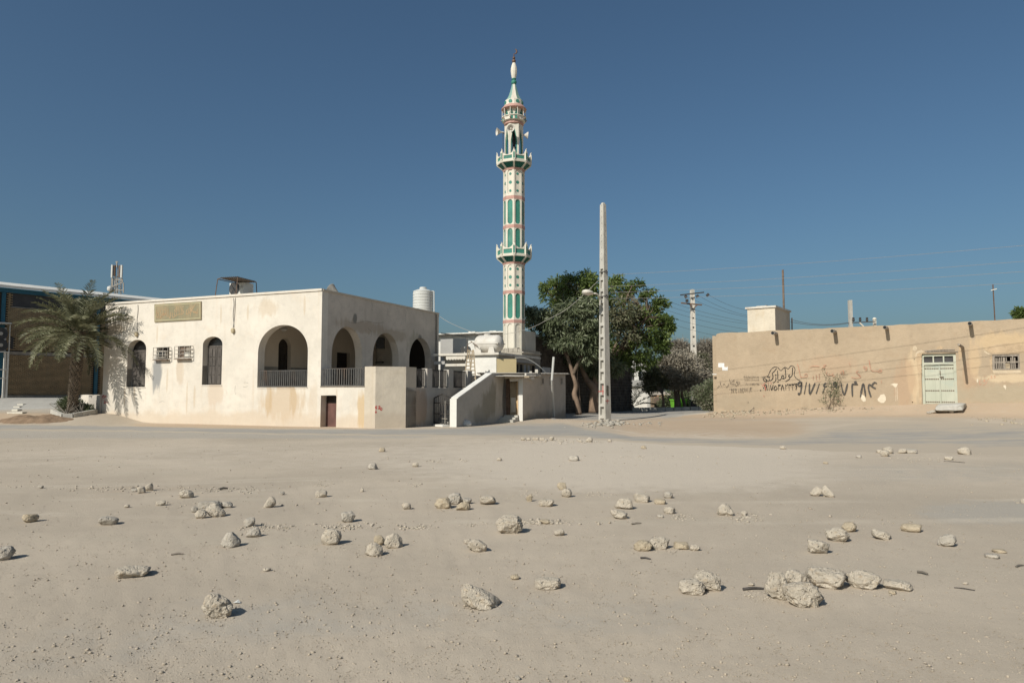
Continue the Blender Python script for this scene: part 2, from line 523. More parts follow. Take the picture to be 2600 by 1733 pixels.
M['leaf_haze'] = leafmat('far_dry_leaf', (.22, .195, .155, 1), (.28, .245, .195, 1), (.26, .225, .185, 1), .1)
M['leaf_shrub'] = leafmat('shrub_leaf', (.095, .12, .06, 1), (.15, .175, .095, 1), (.24, .235, .15, 1), .2)

def spray(name, col, wear):
    t = NT(name); wall = (.40, .315, .222, 1)
    c = t.mix(t.rng(t.noise(t.P, 5, 4, .6), .3, .7), mul(col, .8), mul(col, 1.3))
    c = t.mix(t.rng(t.noise(t.P, 34, 5, .75), .62 - wear, .80 - wear), c, wall)
    return t.fin(c, .88, t.bump(t.noise(t.P, 26, 5, .65), .3, .02), 0, .1)
M['black_spray'] = spray('black_spray_paint', (.035, .033, .032, 1), .04)
M['grey_spray'] = spray('charcoal_spray_paint', (.07, .066, .062, 1), .09)
M['thin_spray'] = spray('thin_black_spray_paint', (.10, .085, .07, 1), .08)
M['red_spray'] = spray('faded_red_spray_paint', (.45, .19, .125, 1), .17)

def stone_mat(name, col, k):
    t = NT(name)
    oi = t.n('ShaderNodeObjectInfo'); tc = t.n('ShaderNodeTexCoord'); P = tc.outputs['Object']
    c = t.mix(t.rng(t.noise(P, 6, 6, .65), .3, .7), mul(col, .80), mul(col, 1.12))
    c = t.mix(t.rng(t.noise(P, 17, 5, .6), .55, .8, 0, .65), c, (col[0] * .95, col[1] * .78, col[2] * .58, 1))
    c = t.mix(t.rng(t.noise(P, 34, 4, .7), .56, .72, 0, .55), c, (col[0] * .52, col[1] * .47, col[2] * .4, 1))
    h = t.math('ADD', t.noise(P, 20, 6, .66), t.math('MULTIPLY', t.rng(t.voro(P, 26), 0, .35), .5))
    h = t.math('ADD', h, t.math('MULTIPLY', t.noise(P, 90, 4, .6), .5))
    nr = t.bump(h, k, .034)
    return t.fin(c, .95, nr, 0, .1)
M['stone'] = stone_mat('limestone', (.535, .47, .38, 1), 1.0)
M['stone_tan'] = stone_mat('tan_limestone', (.46, .385, .28, 1), .85)
M['stone_grey'] = stone_mat('grey_limestone', (.46, .415, .35, 1), .9)

M['pebble'] = plain('pebble', (.37, .315, .245, 1), .95, .18, 9, .2, 40)

def ground_mat():
    t = NT('sandy_ground')
    at_ = t.n('ShaderNodeAttribute'); at_.attribute_name = 'soil'
    sep = t.n('ShaderNodeSeparateColor'); t.l(at_.outputs['Color'], sep.inputs[0])
    red, grey, pale = sep.outputs[0], sep.outputs[1], sep.outputs[2]
    P = t.P
    base = (.457, .389, .307, 1)
    c = t.mix(t.rng(t.noise(P, .16, 6, .6, .5), .35, .68), mul(base, .88), mul(base, 1.08))
    c = t.mix(t.rng(t.noise(t.scale(P, (.55, 1.1, 1)), .9, 6, .66), .45, .75, 0, .32), c, (.37, .315, .25, 1))
    c = t.mix(t.rng(t.noise(t.scale(P, (.25, 1.2, 1)), .7, 5, .6), .55, .75, 0, .45), c, (.43, .38, .30, 1))
    n2 = t.noise(P, 2.2, 6, .65)
    def amt(a): return t.rng(t.math('ADD', a, t.math('MULTIPLY', t.math('SUBTRACT', n2, .5), .9)), .25, .8)
    c = t.mix(t.math('MULTIPLY', amt(red), .62), c, (.44, .32, .215, 1))
    c = t.mix(t.math('MULTIPLY', amt(grey), .75), c, (.37, .34, .295, 1))
    c = t.mix(t.math('MULTIPLY', amt(pale), .8), c, (.545, .475, .388, 1))
    # faint tyre tracks worn paler across the lot
    for cx_, cy_, r_ in ((14.0, -60.0, 74.2), (14.0, -60.0, 75.8), (-30.0, 90.0, 80.6), (-30.0, 90.0, 82.2), (60.0, 40.0, 55.2), (60.0, 40.0, 56.7), (2.0, 60.0, 49.4), (2.0, 60.0, 51.0)):
        sb_ = t.n('ShaderNodeVectorMath', operation='SUBTRACT'); t.l(P, sb_.inputs[0]); sb_.inputs[1].default_value = (cx_, cy_, 0)
        ln_ = t.n('ShaderNodeVectorMath', operation='LENGTH'); t.l(sb_.outputs[0], ln_.inputs[0])
        dd_ = t.math('ABSOLUTE', t.math('SUBTRACT', t.math('ADD', ln_.outputs['Value'], t.math('MULTIPLY', n2, .35)), r_))
        c = t.mix(t.math('MULTIPLY', t.rng(dd_, .20, .06), t.rng(t.noise(P, .5, 4, .6), .4, .7, 0, .55)), c, (.53, .462, .37, 1))
    # grit: darker and paler grains
    c = t.mix(t.rng(t.noise(P, 42, 4, .75), .56, .72, 0, .6), c, mul(base, .58))
    c = t.mix(t.rng(t.noise(P, 55, 3, .65), .64, .8, 0, .6), c, (.56, .50, .41, 1))
    c = t.mix(t.rng(t.noise(P, 11, 5, .7), .58, .8, 0, .35), c, mul(base, .68))
    h = t.math('ADD', t.math('MULTIPLY', t.noise(P, 7, 4, .55), .8), t.math('MULTIPLY', t.noise(P, 75, 4, .7), 1.1))
    h = t.math('ADD', h, t.math('MULTIPLY', t.noise(P, 2.3, 4, .6), 1.1))
    nr = t.bump(h, .42, .02)
    return t.fin(c, .97, nr, 0, .08)
M['ground'] = ground_mat()

def road_mat():
    t = NT('dusty_asphalt')
    a = t.n('ShaderNodeAttribute'); a.attribute_name = 'dust'
    c = t.mix(t.rng(t.noise(t.scale(t.P, (.3, 1.4, 1)), .8, 6, .65), .35, .7), (.30, .285, .26, 1), (.37, .34, .295, 1))
    c = t.mix(t.rng(t.noise(t.P, 2.4, 6, .7), .5, .8, 0, .5), c, (.21, .205, .2, 1))
    d = t.math('ADD', a.outputs['Fac'], t.math('MULTIPLY', t.math('SUBTRACT', t.noise(t.scale(t.P, (.5, 1.5, 1)), .9, 7, .7), .5), 2.0))
    c = t.mix(t.rng(d, .3, .8), c, (.425, .362, .285, 1))
    c = t.mix(t.rng(t.noise(t.P, 40, 4, .7), .58, .8, 0, .4), c, (.2, .185, .16, 1))
    nr = t.bump(t.noise(t.P, 24, 5, .7), .45, .02)
    return t.fin(c, .95, nr, 0, .1)
M['road'] = road_mat()

def sign_mat():
    t = NT('faded_sign_paint')
    z = t.noise(t.scale(t.P, (1, 1, .6)), 2.2, 5, .6)
    c = t.mix(t.rng(z, .35, .65), (.215, .20, .13, 1), (.31, .245, .15, 1))
    c = t.mix(t.rng(t.noise(t.P, 6, 5, .65), .5, .75, 0, .6), c, (.235, .24, .17, 1))
    return t.fin(c, .7, None, 0, .2)
M['sign'] = sign_mat()
M['sign_text'] = plain('faded_sign_lettering', (.43, .29, .165, 1), .7, .15, 6, 0, 20)
M['sign_edge'] = plain('sign_border', (.42, .38, .24, 1), .7, .12, 4, 0, 20)
# ------------------------------------------------------------------ ground, roads
def pix(p):
    d = Vector(p) - CAM; f = d.dot(_fw)
    if f < .05: return (-9999, 9999)
    return (CX + FPX * d.x / f, CY - FPX * d.dot(_up) / f)

def band(x, y, x0, x1, yc, hy, fx=60):
    return sst(x0 - fx, x0 + fx, x) * sst(x1 + fx, x1 - fx, x) * sst(hy * 2.0, hy * .3, abs(y - yc))

def soil(p):
    x, y = pix(p)
    v = Vector((p[0], p[1], 0)) - T0; s = v.dot(FT.s); q = v.dot(FT.n)
    r = band(x, y, 1560, 2050, 1089, 22, 120) + band(x, y, -300, 130, 1060, 13, 40) + .75 * band(x, y, 320, 1000, 1081, 7) + .5 * band(x, y, 1330, 1560, 1068, 8)
    if s > -4 and -2 < q < 5: r += .75 * sst(4.5, 1.5, q) * sst(-4, 0, s)
    r += .35 * band(x, y, 100, 700, 1250, 22, 200)
    g = band(x, y, -400, 1100, 1101, 10, 50) + .9 * band(x, y, 2330, 3000, 1300, 26, 150) + .5 * band(x, y, 2050, 3000, 1200, 28, 200)
    g += .8 * band(x, y, -400, 230, 1030, 16, 20) + .45 * band(x, y, 500, 1900, 1560, 60, 300) + .4 * band(x, y, -300, 700, 1650, 90, 300)
    w = band(x, y, 1150, 2100, 1175, 62, 350) + .4 * band(x, y, -300, 1100, 1160, 40, 200)
    return min(r, 1), min(g, 1), min(w, 1)

def build_ground():
    rings = [0.0] + list(np.geomspace(1.2, 1500, 330))
    ang = [math.radians(a) for a in list(np.linspace(-50, 50, 330)) + list(np.linspace(53, 307, 60))]
    n = len(ang); V = []; colr = []
    for r in rings:
        for a in ang:
            x, y = r * math.sin(a), r * math.cos(a)
            z = Hf(x, y) if r < 120 else 0.0
            if r < 14 and abs(a) < .9:
                z += .007 * noise.noise((x * 5, y * 5, 2)) + .004 * noise.noise((x * 14, y * 14, 7))
            V.append((x, y, z))
            colr.append(soil((x, y, z)) if (r < 70 and abs(a) < .95) else (0, 0, 0))
    idx = []
    for i in range(len(rings) - 1):
        for j in range(n):
            k = (j + 1) % n
            idx.append((i * n + j, i * n + k, (i + 1) * n + k, (i + 1) * n + j))
    idx = [q[::-1] for q in idx]
    me = np_mesh('ground', V, 4, idx, True)
    ca = me.color_attributes.new('soil', 'FLOAT_COLOR', 'POINT')
    ca.data.foreach_set('color', np.concatenate([np.array(colr), np.ones((len(colr), 1))], 1).astype(np.float32).ravel())
    tag(link('ground', me, M['ground']), kind='structure')
build_ground()

def strip(name, mt, up, lo, x0, x1, nx=150, ny=8, lift=.02, edge=(.75, 1.0)):
    V = []; D = []
    for i in range(nx + 1):
        x = x0 + (x1 - x0) * i / nx
        a = lerp_tab(up, x) + 1.2 * noise.noise((x * .02, 3, 1)); b = lerp_tab(lo, x) + 2.2 * noise.noise((x * .015, 9, 1)) + 1.2 * noise.noise((x * .07, 2, 1))
        for j in range(ny + 1):
            t = j / ny
            p = gp(x, a + (b - a) * t)
            V.append((p.x, p.y, p.z + lift * (1 if 0 < j < ny else -.6)))
            e = abs(t - .5) * 2
            D.append(max(e ** 2 * (edge[0] if t < .5 else edge[1]), .0) + .12 + (.34 * sst(1250, 1900, x) if name == 'road' else 0))
    idx = [(i * (ny + 1) + j, i * (ny + 1) + j + 1, (i + 1) * (ny + 1) + j + 1, (i + 1) * (ny + 1) + j) for i in range(nx) for j in range(ny)]
    me = np_mesh(name, V, 4, idx, True)
    at_ = me.attributes.new('dust', 'FLOAT', 'POINT'); at_.data.foreach_set('value', np.array(D, np.float32))
    return tag(link(name, me, mt), kind='structure')

strip('road', M['road'],
      [(-500, 1076), (0, 1077), (330, 1081), (600, 1087), (820, 1089), (1040, 1088), (1150, 1087), (1290, 1076), (1420, 1070), (1500, 1088), (1600, 1106), (1850, 1113), (2000, 1110), (2110, 1084), (2220, 1068), (2400, 1066), (2600, 1070), (3100, 1080)],
      [(-500, 1092), (0, 1093), (350, 1096), (900, 1106), (1200, 1108), (1450, 1113), (1700, 1130), (1950, 1138), (2150, 1150), (2400, 1155), (2600, 1160), (3100, 1175)],
      -480, 3050, 200)
strip('side_road', M['road'], [(1300, 1050), (1600, 1042.5), (1790, 1041)], [(1300, 1064), (1440, 1066), (1560, 1066), (1700, 1061), (1810, 1048)], 1380, 1800, 60, 6, .02, (.3, .6))

# paved forecourt in front of the brick hall
def pave():
    V = []; idx = []; nx, ny = 30, 8
    for i in range(nx + 1):
        x = -260 + (222 + 260) * i / nx
        for j in range(ny + 1):
            y = 1011.5 + (1042 - 1011.5 - .03 * max(0, x)) * j / ny
            p = gp(x, y); V.append((p.x, p.y, p.z + (.05 if j < ny else -.03)))
    idx = [(i * (ny + 1) + j, i * (ny + 1) + j + 1, (i + 1) * (ny + 1) + j + 1, (i + 1) * (ny + 1) + j) for i in range(nx) for j in range(ny)]
    me = np_mesh('pavement', V, 4, idx, True)
    tag(link('pavement', me, plain('pavement_concrete', (.36, .345, .315, 1), .92, .1, 1.2, .3, 18)), kind='structure')
pave()

# ------------------------------------------------------------------ pebbles and gravel
def pebble_mesh(name, pts, mt):
    """pts: (x, y, size) -> one mesh of little stones"""
    t = (1 + 5 ** .5) / 2
    ico = np.array([(-1, t, 0), (1, t, 0), (-1, -t, 0), (1, -t, 0), (0, -1, t), (0, 1, t), (0, -1, -t), (0, 1, -t), (t, 0, -1), (t, 0, 1), (-t, 0, -1), (-t, 0, 1)]) / math.hypot(1, t)
    fc = np.array([(0, 11, 5), (0, 5, 1), (0, 1, 7), (0, 7, 10), (0, 10, 11), (1, 5, 9), (5, 11, 4), (11, 10, 2), (10, 7, 6), (7, 1, 8), (3, 9, 4), (3, 4, 2), (3, 2, 6), (3, 6, 8), (3, 8, 9), (4, 9, 5), (2, 4, 11), (6, 2, 10), (8, 6, 7), (9, 8, 1)])
    n = len(pts); P = np.array(pts)
    sc = P[:, 2:3] * np.stack([RNG.uniform(.7, 1.3, n), RNG.uniform(.6, 1.1, n), RNG.uniform(.4, .8, n)], 1) * .5
    jit = RNG.uniform(.72, 1.22, (n, 12, 1))
    V = ico[None] * jit * sc[:, None, :]
    a = RNG.uniform(0, 6.28, n); c, s = np.cos(a)[:, None], np.sin(a)[:, None]
    X = V[..., 0] * c - V[..., 1] * s; Y = V[..., 0] * s + V[..., 1] * c
    zb = np.array([Hf(p[0], p[1]) for p in pts])
    out = np.stack([X + P[:, 0:1], Y + P[:, 1:2], V[..., 2] + (zb + sc[:, 2] * .45)[:, None]], -1).reshape(-1, 3)
    idx = (fc[None] + (np.arange(n) * 12)[:, None, None]).reshape(-1, 3)
    return link(name, np_mesh(name, out, 3, idx), mt)

def pebbles():
    pts = []
    for _ in range(70000):
        y = random.uniform(1112, 1750); x = random.uniform(-60, 2660)
        Y = EYE * FPX / (y - 991.5)
        s = min(.026, .0046 * random.random() ** (-1 / 2.7))
        if s * FPX / Y < 1.05: continue
        X = (x - CX) / FPX * Y
        if noise.noise((X * .6, Y * .6, 4)) * .6 + .55 < random.random() * .9: continue
        pts.append((X, Y, s))
    for _ in range(2600):
        Y = random.uniform(9, 28); X = random.uniform(-.75, .75) * Y
        if noise.noise((X * .25, Y * .5, 9)) + .45 > random.random(): pts.append((X, Y, .016 + .035 * random.random() ** 3))
    tag(pebble_mesh('pebbles', pts, M['pebble']), 'fine loose pebbles strewn over the whole sandy lot', 'pebbles', None, 'stuff')
    pts = []
    for cx, cy, sx, sy, n, a, b in GRAVEL:
        for _ in range(n):
            p = gp(cx + random.gauss(0, sx), cy + random.gauss(0, sy))
            k = random.random(); pts.append((p.x, p.y, a + (b - a) * k ** 3))
    tag(pebble_mesh('gravel', pts, M['stone']), 'patches and streaks of pale gravel crumbled from the rocks', 'gravel', None, 'stuff')
GRAVEL = [(668, 1338, 34, 4, 255, 0.008, 0.043), (880, 1337, 40, 4, 187, 0.008, 0.050), (1065, 1338, 26, 4, 119, 0.008, 0.050), (1200, 1331, 25, 3, 51, 0.007, 0.036),
          (1370, 1326, 42, 3.5, 272, 0.010, 0.065), (1520, 1255, 24, 4, 102, 0.008, 0.036), (1342, 1258, 16, 5, 68, 0.008, 0.043), (1730, 1315, 15, 4, 76, 0.008, 0.050),
          (1890, 1315, 26, 6, 153, 0.008, 0.050), (300, 1240, 130, 5, 289, 0.008, 0.050), (560, 1243, 60, 4, 153, 0.008, 0.050), (625, 1247, 18, 5, 51, 0.010, 0.050),
          (820, 1233, 18, 4, 59, 0.008, 0.043), (1052, 1232, 10, 4, 37, 0.008, 0.058), (1098, 1170, 12, 2, 51, 0.014, 0.065), (1170, 1169, 8, 2, 20, 0.014, 0.065),
          (1268, 1166, 8, 3, 23, 0.014, 0.065), (460, 1280, 40, 4, 68, 0.007, 0.036), (640, 1350, 14, 6, 68, 0.007, 0.036), (1925, 1512, 22, 7, 153, 0.003, 0.022),
          (1960, 1525, 30, 5, 102, 0.003, 0.014), (1400, 1505, 30, 6, 68, 0.002, 0.010), (340, 1467, 40, 3, 68, 0.003, 0.013), (1640, 1160, 60, 3, 68, 0.014, 0.058),
          (2080, 1330, 200, 60, 153, 0.006, 0.025), (2520, 1460, 60, 20, 68, 0.004, 0.022), (880, 1395, 120, 30, 153, 0.004, 0.022), (1300, 1390, 260, 40, 204, 0.004, 0.022),
          (1385, 1120, 50, 3, 119, 0.021, 0.086), (1500, 1122, 40, 2, 68, 0.021, 0.072), (2340, 1165, 40, 3, 44, 0.014, 0.058), (1120, 1292, 40, 5, 85, 0.007, 0.036), (1680, 1395, 50, 6, 102, 0.006, 0.029),
          (940, 1400, 50, 8, 102, 0.004, 0.025), (840, 1385, 40, 6, 68, 0.004, 0.022)]
pebbles()
def rubble():
    pts = []
    for cx, cy, sx, sy, n, a, b in [(1553, 1074, 16, 3.5, 90, .08, .34), (1500, 1080, 26, 4, 34, .06, .2), (1640, 1076, 30, 4, 26, .05, .18)]:
        for _ in range(n):
            p = gp(cx + random.gauss(0, sx), cy + random.gauss(0, sy)); pts.append((p.x, p.y, random.uniform(a, b)))
    tag(pebble_mesh('rubble', pts, M['block']), 'broken concrete rubble heaped at the foot of the lamp pole', 'rubble', None, 'stuff')
    pts = []
    for cx, cy, sx, sy, n, a, b in [(1880, 1049, 36, 5, 130, .04, .2), (1985, 1047, 34, 4, 90, .04, .18), (2060, 1042, 40, 4, 60, .04, .18), (1830, 1056, 22, 4, 50, .04, .2), (2220, 1040, 60, 5, 40, .04, .16), (2560, 1068, 40, 6, 40, .04, .16)]:
        for _ in range(n):
            p = gp(cx + random.gauss(0, sx), max(1036, cy + random.gauss(0, sy))); pts.append((p.x, p.y, random.uniform(a, b)))
    tag(pebble_mesh('rubble', pts, M['debris']), 'crumbled mud and stone debris along the foot of the mud wall', 'rubble', None, 'stuff')
rubble()
# ------------------------------------------------------------------ mosque
ZF = 1.80                                              # porch floor
zt_r = FA.hit((814.7, 738.4))[1]
zt_l = FA.hit((320.6, 770.5))[1]
S_L = FA.hit((260, 1000))[0]                           # left end of the front wall (negative)
T_R = FB.hit((1114, 850))[0]                           # far end of the side wall
zt_far = FB.hit((1114, 798))[1]
z_blk = FA.hit((940, 930))[1]
S_B0 = FA.hit((926, 960))[0]; S_B1 = FA.hit((953, 1000))[0]

mosque = thing('mosque', 'cream plastered mosque prayer hall with arched porch and flat roof', 'mosque', tuple(FA.w(S_L / 2, 0, -4)))
R1 = FA.hit(K2(1270, 1250)); R2 = FA.hit(K2(70, 1010)); R3 = FA.hit(K2(290, 960)); R4 = FA.hit(K2(620, 1200)); R5 = FA.hit(K3(560, 1330))
CR = (.47, .35, .22, 1)
M['facade'] = plaster('cream_render', CREAM, FA, [
    (R1[0], R1[1] - .1, 1.55, 1.0, (.52, .42, .31, 1), .85), (R1[0] - .9, R1[1], .25, 1.0, CR, .6), (R1[0] + .6, R1[1], .2, .9, CR, .6),
    (R2[0], R2[1], .36, 1.05, (.27, .27, .265, 1), .95), (R3[0], R3[1], .3, .9, (.52, .43, .33, 1), .7), (R4[0], R4[1], .7, .8, (.55, .45, .35, 1), .7),
    (R5[0], R5[1], .42, 1.1, (.52, .39, .24, 1), .9), *[(s_, z_, .07, l_, CR, .4) for s_, z_, l_ in ((-12.6, 1.5, .7), (-11.9, 1.5, .5), (-8.2, 1.2, .9), (-7.7, 1.3, .6), (-6.1, 5.4, .6), (-9.6, 2.2, .9), (-2.9, 1.2, .9), (-1.7, 1.1, .8), (-4.4, 5.5, .5), (-10.4, 4.5, .5), (.9, 1.3, .7), (-1.0, 5.6, .5))], (S_L + .6, 4.9, 1.2, .35, CR, .5), (-3.2, 5.6, .8, .5, CR, .35), (-.4, .9, .35, 1.3, (.55, .46, .36, 1), .5)],
    blot=(.62, .53, .43, 1), streak=(.56, .46, .35, 1), damp=((.53, .43, .32, 1), .75, 1.1, .6), bump=.4)
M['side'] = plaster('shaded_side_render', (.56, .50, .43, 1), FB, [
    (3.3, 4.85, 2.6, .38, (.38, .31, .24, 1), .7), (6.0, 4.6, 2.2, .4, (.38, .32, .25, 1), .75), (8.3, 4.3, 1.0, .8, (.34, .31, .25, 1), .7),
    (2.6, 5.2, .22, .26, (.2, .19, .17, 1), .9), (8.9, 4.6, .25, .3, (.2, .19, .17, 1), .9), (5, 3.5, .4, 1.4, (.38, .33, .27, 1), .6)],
    blot=(.45, .40, .34, 1), streak=(.40, .345, .285, 1), var=.14, bump=.45)  # darker copy of the cream render, this side's shade put in colour
M['block_wall'] = plaster('stair_block_render', (.54, .475, .385, 1), blot=(.47, .40, .31, 1), streak=(.45, .36, .26, 1), var=.1, damp=((.46, .385, .3, 1), .8, .7, .6), bump=.5)

def coarse_base(s0, s1, n=26, z=-.35): return [(s0, z), (s1, z)]

# front wall with its openings
win1 = arch(FA, K1, 1105, 1265, 1165, 838, 757)
win2 = arch(FA, K2, 505, 690, 1107, 725, 650)
porch = arch(FA, K2, 1027, 1500, 1130, 800, 540, n=28, p=.95)
cellar = rect(.02, FA.hit(K3(290, 1300))[0], -.05, FA.hit(K3(210, 1190))[1])
def rpx(fr, K, x0, x1, y0, y1, d=0):
    c = (x0 + x1) / 2, (y0 + y1) / 2
    return (fr.hit(K(x0, c[1]), d)[0], fr.hit(K(x1, c[1]), d)[0], fr.hit(K(c[0], y1), d)[1], fr.hit(K(c[0], y0), d)[1])
acA = rpx(FA, K2, 66, 186, 750, 858); acB = rpx(FA, K2, 268, 392, 738, 848)
outer = [(S_L, -.35)] + [(S_B0, -.35), (S_B0, ZF + .02), (0, ZF + .02), (0, zt_r)]
m_ = 14
for i in range(1, m_): outer.append((S_L * i / m_, zt_r + (zt_l - zt_r) * i / m_ + .012 * noise.noise((i * 1.7, 0, 0))))
outer.append((S_L, zt_l))
MB().plate(FA, outer, [win1, win2, porch, [(.02, -.05), (cellar[1][0], -.05), (cellar[2][0], cellar[2][1] - .03), (cellar[2][0] - .06, cellar[2][1] + .01), (.03, cellar[2][1])],
                       rect(*acA), rect(*acB)], -.45, 0).build('front_wall', M['facade'], mosque)
# side wall with three arches
aR = [arch(FB, K3, 243, 548, 0, 800, 505, base=ZF, n=26, p=.95), arch(FB, K3, 652, 912, 0, 830, 567, base=ZF, n=26, p=.95), arch(FB, K3, 1015, 1235, 0, 850, 617, base=ZF, n=26, p=.95)]
out = [(.45, -.35), (T_R, -.35), (T_R, zt_far)]
for i in range(11, 0, -1): out.append((.45 + (T_R - .45) * i / 12, zt_r + (zt_far - zt_r) * (.45 + (T_R - .45) * i / 12) / T_R + .012 * noise.noise((i * 2.1, 3, 0))))
out.append((.45, zt_r))
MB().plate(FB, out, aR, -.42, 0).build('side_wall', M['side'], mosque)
# closing walls, roof, parapet lip
Wd = 14.2
mbw = MB()
mbw.fbox(FB.off(d=S_L + .40), .45, T_R, -.3, zt_l - .05, -.40, 0)
mbw.fbox(FA.off(d=-T_R + .35), S_L + .41, -.42, -.3, zt_far - .05, -.35, 0)
mbw.build('rear_wall', M['facade'], mosque)
fa_i = lambda s, t: tuple((FA.w(s, 0, -t)))[:2]
MB().prism([fa_i(S_L + .42, .46), fa_i(-.43, .46), fa_i(-.43, T_R - .36), fa_i(S_L + .42, T_R - .36)], zt_l - .75, zt_l - .55).build('roof', M['concrete'], mosque)
mb = MB()
for i in range(8):
    a, b = S_L * i / 8, S_L * (i + 1) / 8
    za, zb = zt_r + (zt_l - zt_r) * i / 8, zt_r + (zt_l - zt_r) * (i + 1) / 8
    q = [(b, .05), (a, .05), (a, -.47), (b, -.47)]; zz = [zb, za, za, zb]
    mb.hexa([FA.w(s, zz[k] + .004, d) for k, (s, d) in enumerate(q)] + [FA.w(s, zz[k] + .11, d) for k, (s, d) in enumerate(q)])
mb.build('coping', M['facade'], mosque)
mb = MB()
for i in range(8):
    a, b = .052 if i == 0 else T_R * i / 8, T_R * (i + 1) / 8
    za, zb = [zt_r + (zt_far - zt_r) * t / T_R for t in (a, b)]
    q = [(a, .04), (b, .04), (b, -.44), (a, -.44)]; zz = [za, zb, zb, za]
    mb.hexa([FB.w(s, zz[k] + .004, d) for k, (s, d) in enumerate(q)] + [FB.w(s, zz[k] + .09, d) for k, (s, d) in enumerate(q)])
mb.build('coping', M['block_wall'], mosque)

# cracks and a rain pipe on the shaded side
for ln_ in [[(640, 270), (648, 300), (643, 335), (655, 345)], [(410, 462), (470, 470), (540, 462), (580, 450), (640, 462), (700, 470), (760, 462)], [(795, 318), (800, 350), (796, 395)], [(985, 355), (975, 420), (980, 470)], [(915, 545), (945, 540), (975, 535)], [(600, 520), (640, 560), (632, 610)]]: strokes('crack', FB, K3, [ln_], .022, M['concrete_dk'], mosque, .004)
for ln_ in [[(815, 1112), (808, 1160), (815, 1200)], [(890, 1095), (905, 1085), (935, 1090)], [(885, 1125), (910, 1128), (930, 1118)], [(90, 1275), (120, 1262), (140, 1270)]]: strokes('crack', FA, K2, [ln_], .016, M['concrete_dk'], mosque, .004)
s_ = FB.hit(K3(1279, 600))[0]
MB().tube([FB.w(s_, zt_far + .02, .06), FB.w(s_, ZF + .9, .06)], .045, 7).build('rain_pipe', M['concrete_dk'], mosque)
# porch interior
FI = FB.off(d=-4.15)                                   # inner porch wall
door_a = arch(FI, K2, 1222, 1340, 0, 745, 670, base=ZF, n=16)
dr = rpx(FI, K3, 295, 425, 765, 960); door_b = rect(dr[0], dr[1], ZF, dr[3])
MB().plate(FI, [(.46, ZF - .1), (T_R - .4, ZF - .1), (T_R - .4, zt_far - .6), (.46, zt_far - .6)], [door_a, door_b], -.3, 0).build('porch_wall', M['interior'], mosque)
MB().prism([fa_i(-4.14, .46), fa_i(-.43, .46), fa_i(-.43, T_R - .36), fa_i(-4.14, T_R - .36)], ZF - .15, ZF - .02).build('porch_floor', M['concrete'], mosque)
FI2 = FI.off(d=-.22)
o = MB().plate(FI2, [(s, z) for s, z in door_a], [], -.05, 0).build('porch_door', M['dark_room'], mosque)
mb = MB()
for k in range(3): mb.fbox(FI2, door_a[0][0] + .08 + k * .3, door_a[0][0] + .3 + k * .3, ZF + .2, ZF + 1.7, 0.002, .03)
mb.build('door_panel', M['dark_room'], o)
MB().plate(FI2, door_b, [], -.05, 0).build('porch_door', M['dark_room'], mosque)
FE = FA.off(d=-T_R + .36)
a_, b_, zt_ = FE.hit(K3(1012, 800))[0], FE.hit(K3(1240, 800))[0], FE.hit(K3(1100, 620))[1]
MB().fbox(FE, a_, min(b_, -.44), ZF, zt_, .003, .06).build('shade_sheet', M['dark'], mosque)  # dark sheet put on the end wall for the third bay's shade
a_, b_, zt_ = FE.hit(K3(690, 800))[0], FE.hit(K3(765, 800))[0], FE.hit(K3(725, 856))[1]
MB().fbox(FE, a_, b_, zt_ - .06, zt_, .003, .16).build('shelf', M['old_wood'], mosque)
for a, b in ((.47, door_a[0][0] - .02), (door_a[1][0] + .02, door_b[0][0] - .02), (door_b[1][0] + .02, T_R - .45)):
    if b > a: MB().fbox(FI, a, b, ZF - .01, ZF + 1.05, .002, .012).build('dado', M['concrete_dk'], mosque)
cl = FI.w(2.0, 4.75, .25)
mb = MB().lathe(cl, [(.0, .1), (.16, .06), (.2, 0), (.12, -.08), (0, -.1)], 12, caps=False)
lamp_p = mb.build('porch_lamp', M['fibre'], mosque)
# hanging loudspeaker box in the second bay
FBd = FB.off(d=-1.3); sb = FBd.w(*FBd.hit(K3(728, 668)))
MB().box(sb, .42, .36, .62).build('hanging_speaker', M['ac_dark'], mosque)

